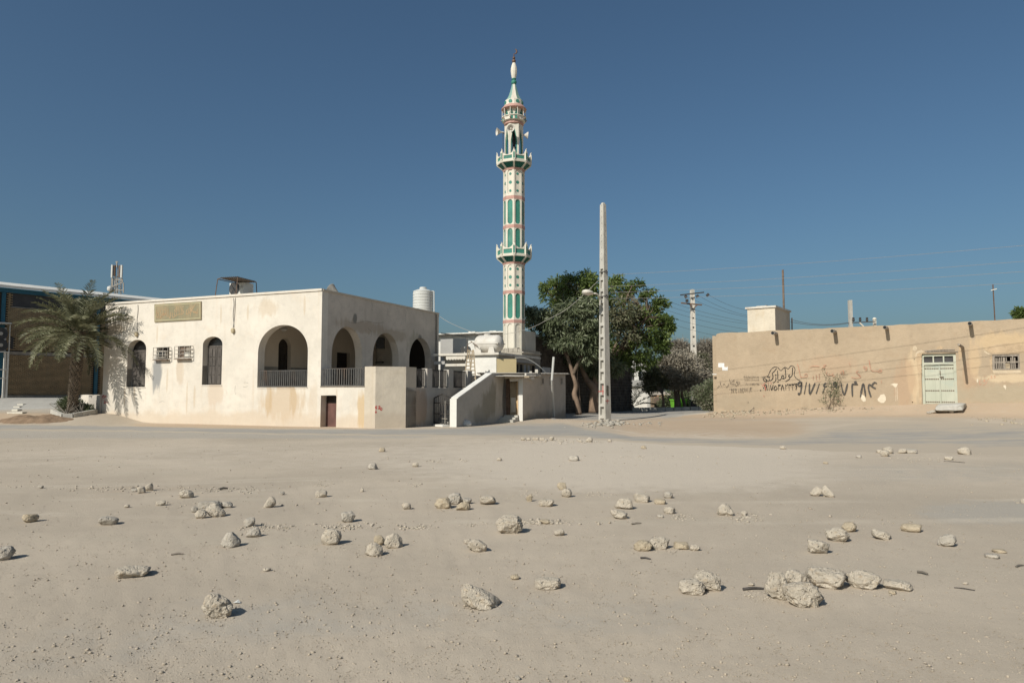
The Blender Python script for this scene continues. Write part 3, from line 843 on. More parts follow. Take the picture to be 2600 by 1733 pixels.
# arched windows with weathered shutters
def shutter(name, poly, K, seam, fr=FA):
    f2 = fr.off(d=-.36)
    mid = sum(p[0] for p in poly[:2]) / 2; w = poly[1][0] - poly[0][0]
    zb = poly[0][1]; zs = poly[2][1]; za = max(p[1] for p in poly)
    o = MB().plate(f2, poly, [], -.06, 0).build(name, M['dark_room'], mosque)
    mb = MB().plate(f2, arch_sz(poly[0][0] + .02, poly[1][0] - .02, zs - .05, zs - .02, za - .03, 16), [], .004, .03)
    mb.build('fanlight', M['dark'], o)
    zr = zs - .12
    x0 = poly[0][0] + .04; n = 2; lw = (w - .08) / n
    for k in range(n):
        a = x0 + k * lw
        lf = MB().fbox(f2, a + .01, a + lw - .01, zb + .02, zr, .004, .045).build('shutter_leaf', M['old_wood'], o)
        nn = 4; ph = (zr - zb - .1) / nn
        for i in range(nn):
            MB().fbox(f2, a + .09, a + lw / 2 - .015, zb + .07 + i * ph, zb + .02 + (i + 1) * ph, .047, .068).build('shutter_panel', M['old_wood'], lf)
            MB().fbox(f2, a + lw / 2 + .015, a + lw - .09, zb + .07 + i * ph, zb + .02 + (i + 1) * ph, .047, .068).build('shutter_panel', M['old_wood'], lf)
    MB().fbox(f2, poly[0][0] + .01, poly[1][0] - .01, zr + .004, zr + .09, .004, .06).build('transom', M['old_wood'], o)
    # slate-grey dado on the left reveal and the sill
    MB().fbox(FB.off(d=poly[0][0]), .01, .30, zb + .004, zb + .95, 0, .006).build('dado', M['concrete_dk'], o)
    MB().fbox(fr, poly[0][0] - .04, poly[1][0] + .04, zb - .06, zb - .004, -.3, .025).build('sill', M['facade'], o)
shutter('arched_window', win1, K1, 0); shutter('arched_window', win2, K2, 0)

# window air conditioners behind bar cages
def ac_cage(r, label, fill):
    s0, s1, z0, z1 = r
    MB().fbox(FA, s0 + .01, s1 - .01, z0 + .01, z1 - .01, -.40, -.30).build('window_back', M['dark_room'], mosque)
    t = thing('window_cage', label, 'window grille', tuple(FA.w((s0 + s1) / 2, z0, .1)), 'caged cooler openings in the front wall')
    g0, g1, h0, h1 = s0 + .02, s1 + .15, z0 - .02, z1 - .03
    mb = MB()
    for k in range(4):
        z = h0 + (h1 - h0) * k / 3
        mb.fbox(FA, g0, g1, z - .011, z + .011, .19, .212)
        mb.fbox(FA, g0, g0 + .022, z - .011, z + .011, .0, .19); mb.fbox(FA, g1 - .022, g1, z - .011, z + .011, .0, .19)
    mb.build('frame', M['tin'], t)
    for k in range(4):
        s = g0 + (g1 - g0) * k / 3
        MB().fbox(FA, s - .011, s + .011, h0, h1, .214, .234).build('bar', M['tin'], t)
    MB().fbox(FA, s0 - .05, s1 + .06, z0 - .1, z0 - .06, .002, .2).build('shelf', M['brown_wood'], t)
    if fill == 0:
        u = MB().fbox(FA, s0 + .12, s1 - .1, z0 + .03, z1 - .18, -.28, .12).build('cooler_unit', M['tin'], t)
        MB().fbox(FA, s0 + .2, s1 - .2, z0 + .1, z1 - .26, .122, .13).build('vent', M['ac_dark'], u)
        for q in (.33, .66): MB().fbox(FA, s0 + (s1 - s0) * q - .02, s0 + (s1 - s0) * q + .02, z0 + .08, z1 - .2, .132, .142).build('slat', M['white_paint'], u)
    else:
        MB().fbox(FA, s0 + .02, s0 + (s1 - s0) * .47, z0 + .02, z1 - .02, -.2, -.1).build('board', M['brown_wood'], t)
        MB().fbox(FA, s0 + (s1 - s0) * .5, s1 - .02, z0 + .02, z1 - .32, -.1, .02).build('board', M['off_white'], t)
        MB().fbox(FA, s0 + (s1 - s0) * .5, s1 - .02, z1 - .28, z1 - .02, -.2, -.1).build('board', M['grey_wood'], t)
ac_cage(acA, 'barred cage with a cooler unit inside, nearer the left arched window', 0)
ac_cage(acB, 'barred cage closed with brown and white boards, right of the cooler cage', 1)

# name board
q = [FA.hit(K2(*p)) for p in ((52, 515), (495, 490), (495, 317), (52, 345))]
sg = thing('sign_board', 'long faded green and orange sign with worn Persian lettering under the roof edge', 'sign', tuple(FA.w((q[0][0] + q[1][0]) / 2, q[0][1], .04)))
MB().plate(FA, q, [], .005, .05).build('board', M['sign'], sg)
def inset(q, e): return [(q[0][0] + e, q[0][1] + e), (q[1][0] - e, q[1][1] + e), (q[2][0] - e, q[2][1] - e), (q[3][0] + e, q[3][1] - e)]
MB().plate(FA, inset(q, .06), [inset(q, .10)], .051, .056).build('border', M['sign_edge'], sg)
L_ = [[(1930, 690), (1945, 820), (1910, 870), (1885, 790), (1880, 860), (1850, 790), (1840, 860), (1800, 780), (1790, 850), (1740, 760)],
      [(1890, 450), (1700, 760), (1665, 1000)], [(1690, 680), (1620, 660), (1690, 740), (1620, 830), (1680, 900)], [(1560, 660), (1580, 850), (1500, 900), (1500, 760), (1540, 720)],
      [(1365, 600)], [(1370, 680), (1330, 760), (1390, 800), (1350, 880), (1270, 900)], [(1285, 580), (1285, 890), (1200, 900)], [(1200, 620), (1205, 900), (1130, 930)], [(1115, 600), (1110, 940), (1060, 960)],
      [(1070, 700), (1020, 740), (1060, 800), (1010, 900), (1060, 960), (960, 1040), (950, 830)],
      [(860, 820), (880, 960), (850, 1060), (790, 960)], [(770, 650), (770, 960), (720, 990)], [(680, 620), (690, 780), (700, 960)], [(700, 960), (660, 850), (640, 960), (600, 850), (590, 960), (550, 880)], [(570, 700), (560, 900), (480, 960)],
      [(460, 720), (490, 960), (440, 1080)], [(400, 830), (390, 1000), (330, 1000), (300, 700)], [(350, 860)], [(620, 740)], [(560, 1010), (300, 1030)]]
strokes('lettering', FA, K13, L_, .045, M['sign_text'], sg, .054)

# junction boxes and their cables
def jbox(K, bx, by, topx, topy, label):
    s, z = FA.hit(K(bx, by)); s2, z2 = FA.hit(K(topx, topy))
    t = thing('junction_box', label, 'junction box', tuple(FA.w(s, z, .05)), 'cable boxes on the front wall')
    mb = MB().lathe((0, 0, 0), [(0, -.02), (.095, -.02), (.095, .08), (.07, .10), (0, .10)], 12, caps=False)
    R = Matrix((FA.s, Vector((0, 0, 1)) * 1.35, FA.n)).transposed()
    mb.v = [R @ p + FA.w(s, z, .02) for p in mb.v]
    mb.build('box', M['beige_plastic'], t)
    pts = [FA.w(s2 + (s - s2) * k / 8 + (.03 * math.sin(k)), z2 + (z + .15 - z2) * k / 8, .02) for k in range(9)]
    MB().tube(pts, .013, 5).build('cable', M['cable'], t)
    if K is K2:
        pts = [FA.w(s2 + .12 - .1 * (k / 8) ** 3, z2 + (z + .15 - z2) * k / 8, .02) for k in range(9)]
        MB().tube(pts, .013, 5).build('cable', M['cable'], t)
jbox(K2, 797, 595, 797, 285, 'beige round cable box on the wall between window and porch arch')
jbox(K1, 1187, 710, 1195, 455, 'beige round cable box above the left arched window')

# porch railings of upright bars
def railing(fr, s0, s1, z0, z1, n, mt, parent, d=.03, mt2=None):
    r = MB()
    r.fbox(fr, s0, s1, z1 - .04, z1, d, d + .04); r.fbox(fr, s0, s1, z0, z0 + .05, d, d + .05)
    r = r.build('railing', mt, parent)
    me = None
    for k in range(n):
        s = s0 + (s1 - s0) * (k + .5) / n
        w = .055
        mb = MB().fbox(fr, s - w / 2, s + w / 2, z0 + .052, z1 - .042, d + .004, d + .034)
        if me is None:
            me, c = mb.mesh('bar')
        c = (fr.w(s, z0 + .052, d + .019))
        o = link('bar', me, mt2 or mt, r, tuple(c))
    return r
sr0, zr0 = FA.hit(K2(1027, 1130)); sr1, zr1 = FA.hit(K2(1497, 965))
railing(FA, sr0 + .04, sr1 - .04, zr0 + .02, zr1, 24, M['iron_grey'], mosque, -.06)
s1, z1 = FA.hit(K3(572, 915)); z0 = FA.hit(K3(350, 1095))[1]
railing(FA, .05, S_B0 - .03, ZF + .06, z1, 18, M['iron_grey'], mosque, -.06)
MB().fbox(FA, -.01, S_B0 - .002, ZF + .022, ZF + .055, -.4, .03).build('railing_sill', M['grey_wood'], mosque)
MB().fbox(FA, sr0 - .03, sr1 + .02, zr0 - .05, zr0 - .002, -.30, .025).build('railing_sill', M['facade'], mosque)

# cellar door
cd = MB().fbox(FA.off(d=-.40), .02, cellar[1][0], -.1, cellar[2][1] - .36, -.05, .0).build('cellar_door', M['red_door'], mosque)
mb = MB()
for k in range(5): mb.fbox(FA.off(d=-.40), .02, cellar[1][0], cellar[2][1] - .34 + k * .068, cellar[2][1] - .30 + k * .068, -.03, 0)
mb.build('louvre', M['dark_room'], cd)
MB().fbox(FA.off(d=-.49), -.1, cellar[1][0] + .1, -.1, cellar[2][1], -.03, 0).build('cellar_back', M['dark'], mosque)

# stair block right of the corner and the terrace behind it
D_ = FA.w(S_B1, 0); E_ = D_ + Vector((.94, .34, 0)) * 1.36
FK = Fr(D_, (.94, .34))
blk = thing('stair_block', 'tall beige plastered block with red painted number at the porch corner', 'wall', tuple((D_ + E_) / 2))
P3 = E_ + BV * .9
foot = [tuple(FA.w(S_B0, 0, 0))[:2], tuple(D_)[:2], tuple(E_)[:2], tuple(P3)[:2], tuple(FA.w(S_B0, 0, -1.2))[:2]]
MB().prism(foot, -.3, z_blk).build('wall', M['block_wall'], blk)
strokes('red_number', FK, K3, [[(698, 1297), (682, 1299), (682, 1318), (697, 1317)], [(683, 1308), (695, 1307)], [(706, 1300), (722, 1296), (724, 1306), (708, 1322), (726, 1321)],
    [(738, 1310), (729, 1322), (731, 1334), (741, 1336), (745, 1322), (738, 1310)], [(684, 1330), (683, 1362)], [(677, 1350), (683, 1363), (690, 1350)]], .05, M['red_paint'], blk, .004)
strokes('red_number', FA, K1, [[(905, 1237), (890, 1236), (889, 1245), (905, 1249), (906, 1258), (890, 1258), (889, 1248), (905, 1237)], [(912, 1235), (910, 1248), (922, 1248)], [(919, 1236), (918, 1260)],
    [(885, 1273), (930, 1274)], [(898, 1287), (910, 1285), (912, 1293), (898, 1306), (914, 1306)], [(922, 1288), (919, 1299), (935, 1299)], [(931, 1290), (931, 1308)]], .045, M['red_paint'], mosque, .004)

FS = Fr(E_, BV)                                        # terrace side wall
ter = thing('terrace', 'raised porch terrace side wall with black railings between short pillars', 'terrace', tuple(FS.w(3.5, 0, -1)))
def fsx(xx): return FS.hit(K4(xx, 900))[0]
b1a, b1b = FS.hit(K3(1015, 1000))[0], FS.hit(K3(1195, 1000))[0]
b2a, b2b = FS.hit(K3(1245, 1000))[0], FS.hit(K3(1410, 1000))[0]
b3a, b3b = fsx(350), fsx(527); b4 = fsx(580)
zp = FS.hit(K3(1220, 922))[1]
b1a = max(b1a, .05)
out = [(0.0, -.3), (b4 + 2.2, -.3), (b4 + 2.2, ZF), (b4, ZF), (b4, zp), (b3b, zp), (b3b, ZF), (b3a, ZF), (b3a, zp), (b2b, zp), (b2b, ZF), (b2a, ZF), (b2a, zp), (b1b, zp), (b1b, ZF), (b1a, ZF), (0, ZF)]
M['terrace'] = plaster('terrace_render', (.47, .43, .38, 1), FS, [(1.2, .9, .9, 1.1, (.36, .27, .2, 1), .75)], blot=(.40, .37, .33, 1), streak=(.36, .32, .27, 1), var=.12, bump=.45)
MB().plate(FS, out, [], -.30, 0).build('wall', M['terrace'], ter)
for a, b in ((b1a, b1b), (b2a, b2b), (b3a, b3b)):
    railing(FS, a + .02, b - .02, ZF + .02, zp - .03, max(8, int((b - a) / .13)), M['iron'], ter, -.16)
fs_i = lambda s, d: tuple(FS.w(s, 0, d))[:2]
dF = (E_ - C0).dot(FB.n)
MB().prism([fs_i(.95, -.31), fs_i(b4 + 2.1, -.31), fs_i(b4 + 2.1, -dF + .02), tuple(FB.w(.02, 0, .02))[:2], tuple(FA.w(S_B0 - .02, 0, -.46))[:2], tuple(FA.w(S_B0 - .02, 0, -1.25))[:2]], ZF - .2, ZF - .03).build('floor', M['concrete'], ter)

# ------------------------------------------------------------------ gate, stair wall
Fp = Vector((-2.53, 33.0, 0))
FW = Fr(Fp, BV)                                        # outer face of the stair wall
stw = thing('stair_wall', 'plastered stair wall sloping up from a pale end pillar', 'wall', tuple(FW.w(3, 0, -.1)))
w0z = FW.hit(K4(385, 1135))[1]; wk, zk = FW.hit(K4(830, 828)); we, ze = FW.hit(K4(1040, 852))
M['stairw'] = plaster('stair_wall_render', (.48, .445, .39, 1), FW, [(FW.hit(K4(800, 1200))[0], 1.0, 1.1, .8, (.27, .25, .20, 1), .9), (FW.hit(K4(840, 1090))[0], 1.7, .5, .6, (.27, .25, .20, 1), .8), (FW.hit(K4(690, 1330))[0], .5, 1.2, .5, (.30, .28, .23, 1), .8), (FW.hit(K4(985, 1180))[0], 1.3, .3, 1.3, (.12, .12, .115, 1), .9)],
    blot=(.44, .40, .34, 1), streak=(.38, .345, .29, 1), var=.12, bump=.5)
MB().plate(FW, [(0, -.3), (we, -.3), (we, ze), (wk + .35, zk + .02), (wk, zk), (.12, w0z), (0, w0z)], [], -.32, 0).build('wall', M['stairw'], stw)
mb = MB(); mb.plate(FW, [(.1, w0z + .002), (wk, zk + .004), (wk + .35, zk + .024), (wk + .35, zk + .07), (wk - .02, zk + .05), (.1, w0z + .05)], [], -.34, .015)
mb.build('coping', M['white_wall'], stw)  # pale cap puts the sunlit sloping top into colour
MB().fbox(Fr(Fp, FA.s), -.33, .012, -.3, w0z, .002, .03).build('end_face', M['white_wall'], stw)  # paler skin carries the sunlight on the end in its colour

G1 = FS.w(FS.hit((1101, 1040))[0], 0, .02); G2 = Fp - FW.n * .33 + BV * .1
FG = Fr(G1, G2 - G1); gl = (G2 - G1).length
gate = thing('iron_gate', 'black iron gate with peaked top beside the sloping stair wall', 'gate', tuple((G1 + G2) / 2))
zg = FG.hit(K4(300, 1130))[1]; zpk = FG.hit(K4(212, 1075))[1]; gb = Hf(*((G1 + G2) / 2)[:2]) + .04
sp = FG.hit(K4(212, 1100))[0]
mb = MB()
mb.bar(FG.w(0.03, gb, 0), FG.w(.03, zg, 0), .06); mb.bar(FG.w(gl - .03, gb, 0), FG.w(gl - .03, zg, 0), .06)
mb.bar(FG.w(0.03, zg, 0), FG.w(sp, zpk, 0), .045); mb.bar(FG.w(gl - .03, zg, 0), FG.w(sp, zpk, 0), .045)
mb.build('frame', M['iron'], gate)
for k in range(1, 8):
    s = gl * k / 8; zz = zg + (zpk - zg) * (s / sp if s < sp else (gl - s) / (gl - sp))
    MB().bar(FG.w(s, gb + .02, 0), FG.w(s, zz, 0), .04).build('bar', M['iron'], gate)
for f in (.08, .42, .82): MB().bar(FG.w(.06, gb + (zg - gb) * f, .03), FG.w(gl - .06, gb + (zg - gb) * f, .03), .03, .05).build('rail', M['iron'], gate)
mb = MB().bar(FG.w(gl * .72, gb + .1, .06), FG.w(gl * .72, gb + 1.15, .06), .03); mb.bar(FG.w(gl * .55, gb + .32, .06), FG.w(gl * .85, gb + .32, .06), .03); mb.build('bolt', M['tin'], gate)
pc = gp(1124, 1082)
MB().box((pc.x, pc.y, pc.z + .03), .9, .5, .12, (FG.s, FG.n, Vector((0, 0, 1)))).build('threshold', M['white_wall'], gate)

# stair treads rising behind the wall to the terrace
stp = thing('staircase', 'flight of concrete steps between terrace and stair wall, behind the gate', 'stairs', tuple(FW.w(2.5, 0, -1)))
for k in range(10):
    MB().fbox(FW, 1.0 + k * .3, 1.3 + k * .3, -.1, .18 * (k + 1), -1.55, -.33).build('step', M['concrete'], stp)

# ------------------------------------------------------------------ annex with yellow side, tanks
Hc = at(1260, 1000, 40.0); Hc.z = 0
FH = Fr(Hc, FA.s); FY = Fr(Hc, BV)
anx = thing('annex', 'low white annex with yellow side wall and flat roof below the minaret', 'building', tuple(Hc))
zr_ = FH.hit(K4(885, 590))[1]; hl = FH.hit((1182, 930))[0]
MB().fbox(FH, hl, -.0, -.2, zr_ - .004, -.3, 0).build('front_wall', M['white_wall'], anx)
yv = FY.hit((1311, 930))[0]
FYY = Fr(Hc + FH.s * .012, (.97, .24)); yz = FYY.hit(K4(1000, 640))[1]; ye = FYY.hit((1311, 930))[0]
MB().fbox(FYY, .02, ye, -.2, yz, -.2, 0).build('side_wall', M['yellow'], anx)
MB().fbox(FY, .302, yv + 2.8, zr_ - .298, zr_ - .004, -.25, .0).build('side_beam', M['grey_wall'], anx)
mb = MB(); r0 = FH.hit(K4(120, 600))[0]
mb.prism([tuple(FH.w(r0, 0, .18))[:2], tuple(FH.w(.22, 0, .18))[:2], tuple(FH.w(.22, 0, -6.4))[:2], tuple(FH.w(r0, 0, -6.4))[:2]], zr_, zr_ + .13)
mb.build('roof', M['off_white'], anx)
# recessed porch of the annex, left of the white wall
MB().fbox(FH.off(d=-.9), r0 + .1, hl - .02, -.2, zr_ - .01, -.2, 0).build('porch_wall', M['white_wall'], anx)
e0, e1 = FH.off(d=-.86).hit(K4(352, 740))[0], FH.off(d=-.86).hit(K4(500, 740))[0]
MB().fbox(FH.off(d=-.9), e0, e1, ZF - .3, zr_ - .85, .004, .05).build('door', M['dark_room'], anx)
# scalloped valance
v0, v1 = FH.hit(K4(270, 640))[0], FH.hit(K4(510, 640))[0]; zv = FH.hit(K4(390, 640))[1]
pts = [(v0, zr_ - .01), (v0, zv)]
for i in range(1, 44): pts.append((v0 + (v1 - v0) * i / 44, zv - .07 * abs(math.sin(i / 44 * 7 * math.pi))))
pts += [(v1, zv), (v1, zr_ - .01)]
MB().plate(FH, pts, [], .10, .13).build('valance', M['off_white'], anx)
MB().fbox(FH, v0 - .05, v1, zv - .42, zv - .28, .05, .1).build('lower_valance', M['off_white'], anx)
MB().fbox(FH, r0, v0 - .1, zv - .30, zv - .12, .0, .1).build('lower_valance', M['grey_wall'], anx)
# tall windows of the annex side
x = yv + .06
for k, (w_, mt) in enumerate(((.5, 'dark_room'), (.55, 'dark_room'), (.5, 'grey_wall'), (.5, 'grey_wall'), (.6, 'dark_room'))):
    fm = MB().plate(FY, rect(x, x + w_ + .1, 1.2, zr_ - .31), [rect(x + .05, x + w_ + .05, 1.3, zr_ - .4)], -.2, -.1).build('window_frame', M['pale_wood'], anx)
    MB().fbox(FY, x + .05, x + w_ + .05, 1.3, zr_ - .4, -.19, -.16).build('pane', M[mt], fm)
    x += w_ + .14
MB().fbox(FY, x, x + 1.3, 1.2, zr_ - .5, .35, .45).build('screen', M['grey_wall'], anx)

# horizontal white tank on the annex roof
def horiz_tank():
    L0 = FH.off(d=-1.1); s0 = L0.hit(K4(620, 450))[0]; s1 = L0.hit(K4(965, 450))[0]
    zt = L0.hit(K4(790, 345))[1]; zb = zr_ + .13; r = (zt - zb - .06) / 2; zc = zt - r
    t = thing('water_tank', 'big horizontal white water tank lying on the annex roof', 'water tank', tuple(L0.w((s0 + s1) / 2, zb)))
    R = Matrix((Vector((0, 0, 1)), L0.n, L0.s)).transposed()
    mb = MB(); n = 28; h = (s1 - s0) / 2; cap = .34
    prof = [(0, -h)] + [(r * math.sin(a), -h + cap - cap * math.cos(a)) for a in [math.pi / 2 * k / 6 for k in range(1, 7)]]
    prof += [(r * 1.0, -h + cap + .02), (r, 0)]
    prof = prof + [(p[0], -p[1]) for p in reversed(prof[:-1])]
    mb.lathe((0, 0, 0), prof, n, caps=False)
    mb.v = [R @ p + L0.w((s0 + s1) / 2, zc) for p in mb.v]
    mb.build('tank_body', M['fibre'], t, True)
    MB().fbox(L0, s0 + .08, s1 - .08, zc - .03, zc + .02, -r - .02, r + .02).build('seam', M['fibre'], t)
    for s in (s0 + .42, s1 - .5):
        MB().plate(L0, [(s - .24, zb), (s + .2, zb), (s + .13, zc - .2), (s - .13, zc - .2)], [], -r * .9, r * .97).build('foot', M['fibre'], t)
    MB().lathe(L0.w((s0 + s1) / 2 - .1, zt - .05), [(.2, 0), (.2, .1), (.16, .12), (0, .12)], 14, caps=False).build('lid', M['fibre'], t)
    MB().tube([L0.w(s0 + .1, zc + .1, .6), L0.w(s0 - .15, zc - .02, .62), L0.w(s0 - .22, zb + .1, .6)], .02, 6).build('pipe', M['rust_iron'], t)
    MB().bar(L0.w(s0 + .02, zc + .14, .62), L0.w(s0 + .5, zb + .4, .68), .03).build('pipe', M['brown_wood'], t)
horiz_tank()
# cooler box beside it
L0 = FH.off(d=-1.0); r = rpx(L0, K4, 437, 530, 492, 578)
t = thing('outdoor_unit', 'small air conditioner unit on the annex roof left of the horizontal tank', 'air conditioner', tuple(L0.w(r[0], r[2])))
MB().fbox(L0, r[0] + .25, r[1], zr_ + .13, r[3], -.3, .0).build('casing', M['ac'], t)
MB().fbox(L0, r[0], r[0] + .246, zr_ + .13, r[3], -.28, -.02).build('side_panel', M['ac_dark'], t)
c = L0.w((r[0] + r[1]) / 2 + .22, (r[2] + r[3]) / 2 + .03, .004)
MB().tube([c, c + L0.n * .02], .22, 16).build('fan', M['ac_dark'], t)

# double step ladder leaning by the stair
def ladder():
    Y = 38.6
    t = thing('step_ladder', 'tall double wooden ladder leaning up to the annex roof', 'ladder', tuple(at(1195, 985, Y)))
    P = lambda x, y, k=0: at(*K4(x, y), Y + k)
    for (a, b, c, d, k) in (((532, 525), (497, 800), (588, 528), (560, 800), .5), ((545, 528), (578, 1010), (600, 528), (632, 1000), 0)):
        MB().bar(P(*a, k), P(*b, k + (.0 if k else -.3)), .06).build('rail', M['pale_wood'], t)
        MB().bar(P(*c, k), P(*d, k + (.0 if k else -.3)), .06).build('rail', M['pale_wood'], t)
        n = 6 if k else 10
        for i in range(n):
            f = (i + .4) / n
            A = P(*a, k).lerp(P(*b, k + (.0 if k else -.3)), f); B = P(*c, k).lerp(P(*d, k + (.0 if k else -.3)), f)
            MB().bar(A, B, .035, .06).build('rung', M['pale_wood'], t)
ladder()

# ------------------------------------------------------------------ hall behind (tin roof) and its dark stone flank
Ah = at(1105, 1000, 51.5); Ah.z = 0
FHh = Fr(Ah, FA.s)
hall = thing('rear_hall', 'tin roofed hall with dark stone side wall behind the minaret', 'building', tuple(Ah))
zh = FHh.hit(K4(560, 330))[1]
sR = FHh.hit((1360, 900))[0]
sW = FHh.hit((1325, 900))[0]
MB().fbox(FHh, -1.5, sW, -.2, zh - .05, -.3, 0).build('front_wall', M['white_wall'], hall)
zs_ = FHh.hit(K4(300, 316))[1]
mb = MB()
mb.fbox(FHh, -1.5, sW + .1, zh - .02, zh + .06, -3, .55); mb.build('eave', M['tin_white'], hall)
for k in range(4):
    x0, x1 = [FHh.hit(K4(v, 300))[0] for v in ((740, 870), (820, 900), (900, 960), (560, 640))[k]]
    MB().fbox(FHh, x0, x1, zh + .065, zh + .10 + .04 * (k % 2), -.6 - .1 * k, .3).build('loose_sheet', M['tin_white'], hall)
# small corrugated canopy (left)
fc = FHh.off(d=4.5); a, b = fc.hit(K4(187, 330))[0], fc.hit(K4(525, 330))[0]; za = fc.hit(K4(187, 322))[1]; zb2 = fc.hit(K4(525, 370))[1]
mb = MB(); n = 30; vs = []
for i in range(n * 4 + 1):
    f = i / (n * 4); s = a + (b - a) * f; z = za + (zb2 - za) * f + .03 * math.sin(f * n * 2 * math.pi)
    vs += [fc.w(s, z, 0), fc.w(s, z + .02, -.78)]
mb.add(vs, [(2 * i, 2 * i + 2, 2 * i + 3, 2 * i + 1) for i in range(n * 4)])
mb.build('canopy', M['tin'], hall)
MB().fbox(fc, a, b - .1, -.2, zb2 - .08, -.3, -.02).build('low_wall', M['grey_wall'], hall)

# plinth blocks under the minaret
MIN = at(1305, 1000, 47.0); MIN.z = 0
Fpl = Fr(at(1272, 1000, 45.0).xy, FA.s)
plz0, plz1 = Fpl.hit(K4(1000, 560))[1], Fpl.hit(K4(1000, 500))[1]
pl = thing('minaret_plinth', 'rough grey cement block plinth carrying the minaret', 'plinth', tuple(Fpl.w(.8, 0, -1)))
sP = Fpl.hit(K4(1200, 550))[0]
MB().fbox(Fpl, -.4, sP, 0, plz0, -3.2, 0).build('base_wall', M['block'], pl)
for k in range(6):
    a = -.4 + (sP + .4) * k / 6
    MB().fbox(Fpl, a + .012, a + (sP + .4) / 6 - .012, plz0 + .01, plz1 - .05 * (k % 2) - .02 * (k % 3), -.42, -.02).build('block', M['block'], pl)
MB().fbox(Fpl, -.39, sP, plz0 + .002, plz1 - .12, -3.2, -.43).build('fill', M['block'], pl)
MB().fbox(Fr(Fpl.w(sP, 0), BV), .02, 3.2, plz0 - .02, plz0 + .02, .003, .09).build('ledge', M['off_white'], pl)
# beige bay right of the minaret
Fbay = Fr(at(1334, 1000, 47.4).xy, (.5, .866))
MB().fbox(Fbay, -.1, Fbay.hit((1360, 880))[0], plz1 - .4, zh - .03, -.5, 0).build('bay', M['off_white'], hall)

# dark stone flank running back beside the lane
K1p = at(1361, 1000, 49.2); K2p = at(1606, 1000, 60.0); K1p.z = K2p.z = 0
FD = Fr(K1p, K2p - K1p); fl = (K2p - K1p).length
MB().fbox(FD, 0, fl, -.2, zh - .3, -.5, -.12).build('flank_core', M['concrete_dk'], hall)
M['dark_stone'] = plain('dark_stone', (.105, .088, .072, 1), .95, .35, 2.2, .7, 14)
mb = MB(); rnd = random.Random(3)
z = -.1
while z < zh - .35:
    h = rnd.uniform(.2, .27); s = -rnd.random() * .4
    while s < fl:
        w = rnd.uniform(.35, .62); a, b = max(0, s + .012), min(fl, s + w - .012)
        if b > a + .05: mb.fbox(FD, a, b, z + .012, z + h - .012, -.119, rnd.uniform(-.05, .02))
        s += w
    z += h
tag(mb.build('stone_block', M['dark_stone'], hall), kind='stuff')
mb = MB()
for k in range(9):
    a = fl * k / 9; mb.fbox(FD, a, a + fl / 9 - .02, zh - .3 - .004 * k, zh - .22, -2.5, .25 + .02 * (k % 2))
mb.build('flank_roof', M['tin'], hall)

# ------------------------------------------------------------------ lavatory block
J = at(1327, 1000, 37.5); J.z = 0
FL = Fr(J, BV)
lav = thing('lavatory_block', 'low rough rendered lavatory block with corrugated roof and three slit windows', 'outbuilding', tuple(FL.w(3, 0, -1)))
lw = FL.hit((1436, 1010))[0]
zl0 = FL.hit(K4(1400, 835))[1]; zl1 = FL.hit(K4(1740, 832))[1]
slits = []
for xa, xb in ((1440, 1471), (1545, 1575), (1675, 1704)):
    m = (xa + xb) / 2; s = FL.hit(K4(m, 910)); slits.append(rect(FL.hit(K4(xa, 910))[0] + .05, FL.hit(K4(xb, 910))[0] - .05, FL.hit(K4(m, 952))[1], FL.hit(K4(m, 880))[1]))
sk = FL.hit(K4(1400, 900))[0]
zj = FL.hit(K4(1215, 880))[1]
MB().plate(FL, [(0, -.3), (lw, -.3), (lw, zl1), (sk, zl0), (sk - .02, zj + .1), (0, zj + .02)], slits, -.28, 0).build('wall', M['lav'], lav)
for q in slits:
    fm = MB().plate(FL, rect(q[0][0] - .07, q[1][0] + .07, q[0][1] - .07, q[2][1] + .05), [q], .002, .04).build('window_frame', M['lav'], lav)
    MB().fbox(FL, q[0][0], q[1][0], q[0][1], q[2][1], -.26, -.2).build('pane', M['dark'], fm)
mb = MB().fbox(FL.off(d=-3.2), 0, lw, -.3, zl0 - .05, -.2, 0); mb.fbox(Fr(FL.w(lw, 0, 0), FA.s), -3.2, -.29, -.3, zl1 - .05, .0, .2); mb.build('rear_wall', M['lav'], lav)
MB().fbox(Fr(J, FA.s), -.20, .012, -.3, zj + .02, .002, .03).build('door_jamb', M['white_wall'], lav)
mb = MB(); n = 26; vs = []
for i in range(n * 4 + 1):
    f = i / (n * 4); s = sk - .9 + (lw + .25 - sk + .9) * f; z = zl0 + (zl1 - zl0) * f + .02 + .035 * math.sin(f * n * 2 * math.pi)
    vs += [FL.w(s, z, .16), FL.w(s, z + .05, -3.3), FL.w(s, z + .022, .16), FL.w(s, z + .072, -3.3)]
mb.add(vs, [(4 * i, 4 * i + 4, 4 * i + 5, 4 * i + 1) for i in range(n * 4)] + [(4 * i + 2, 4 * i + 3, 4 * i + 7, 4 * i + 6) for i in range(n * 4)] + [(4 * i, 4 * i + 2, 4 * i + 6, 4 * i + 4) for i in range(n * 4)])
mb.build('corrugated_roof', M['tin'], lav)
MB().fbox(FL, sk - 2.0, sk + .1, zl0 - .13, zl0 + .03, .03, .12).build('roof_beam', M['off_white'], lav)
mb = MB(); n = 20; vs = []
a, b = -1.2, sk + .2
for i in range(n * 4 + 1):
    f = i / (n * 4); s = a + (b - a) * f; z = zj + .06 + .12 * f + .03 * math.sin(f * n * 2 * math.pi)
    vs += [FL.w(s, z, .22), FL.w(s, z + .04, -1.6)]
mb.add(vs, [(2 * i, 2 * i + 2, 2 * i + 3, 2 * i + 1) for i in range(n * 4)])
mb.build('porch_roof', M['tin'], lav)
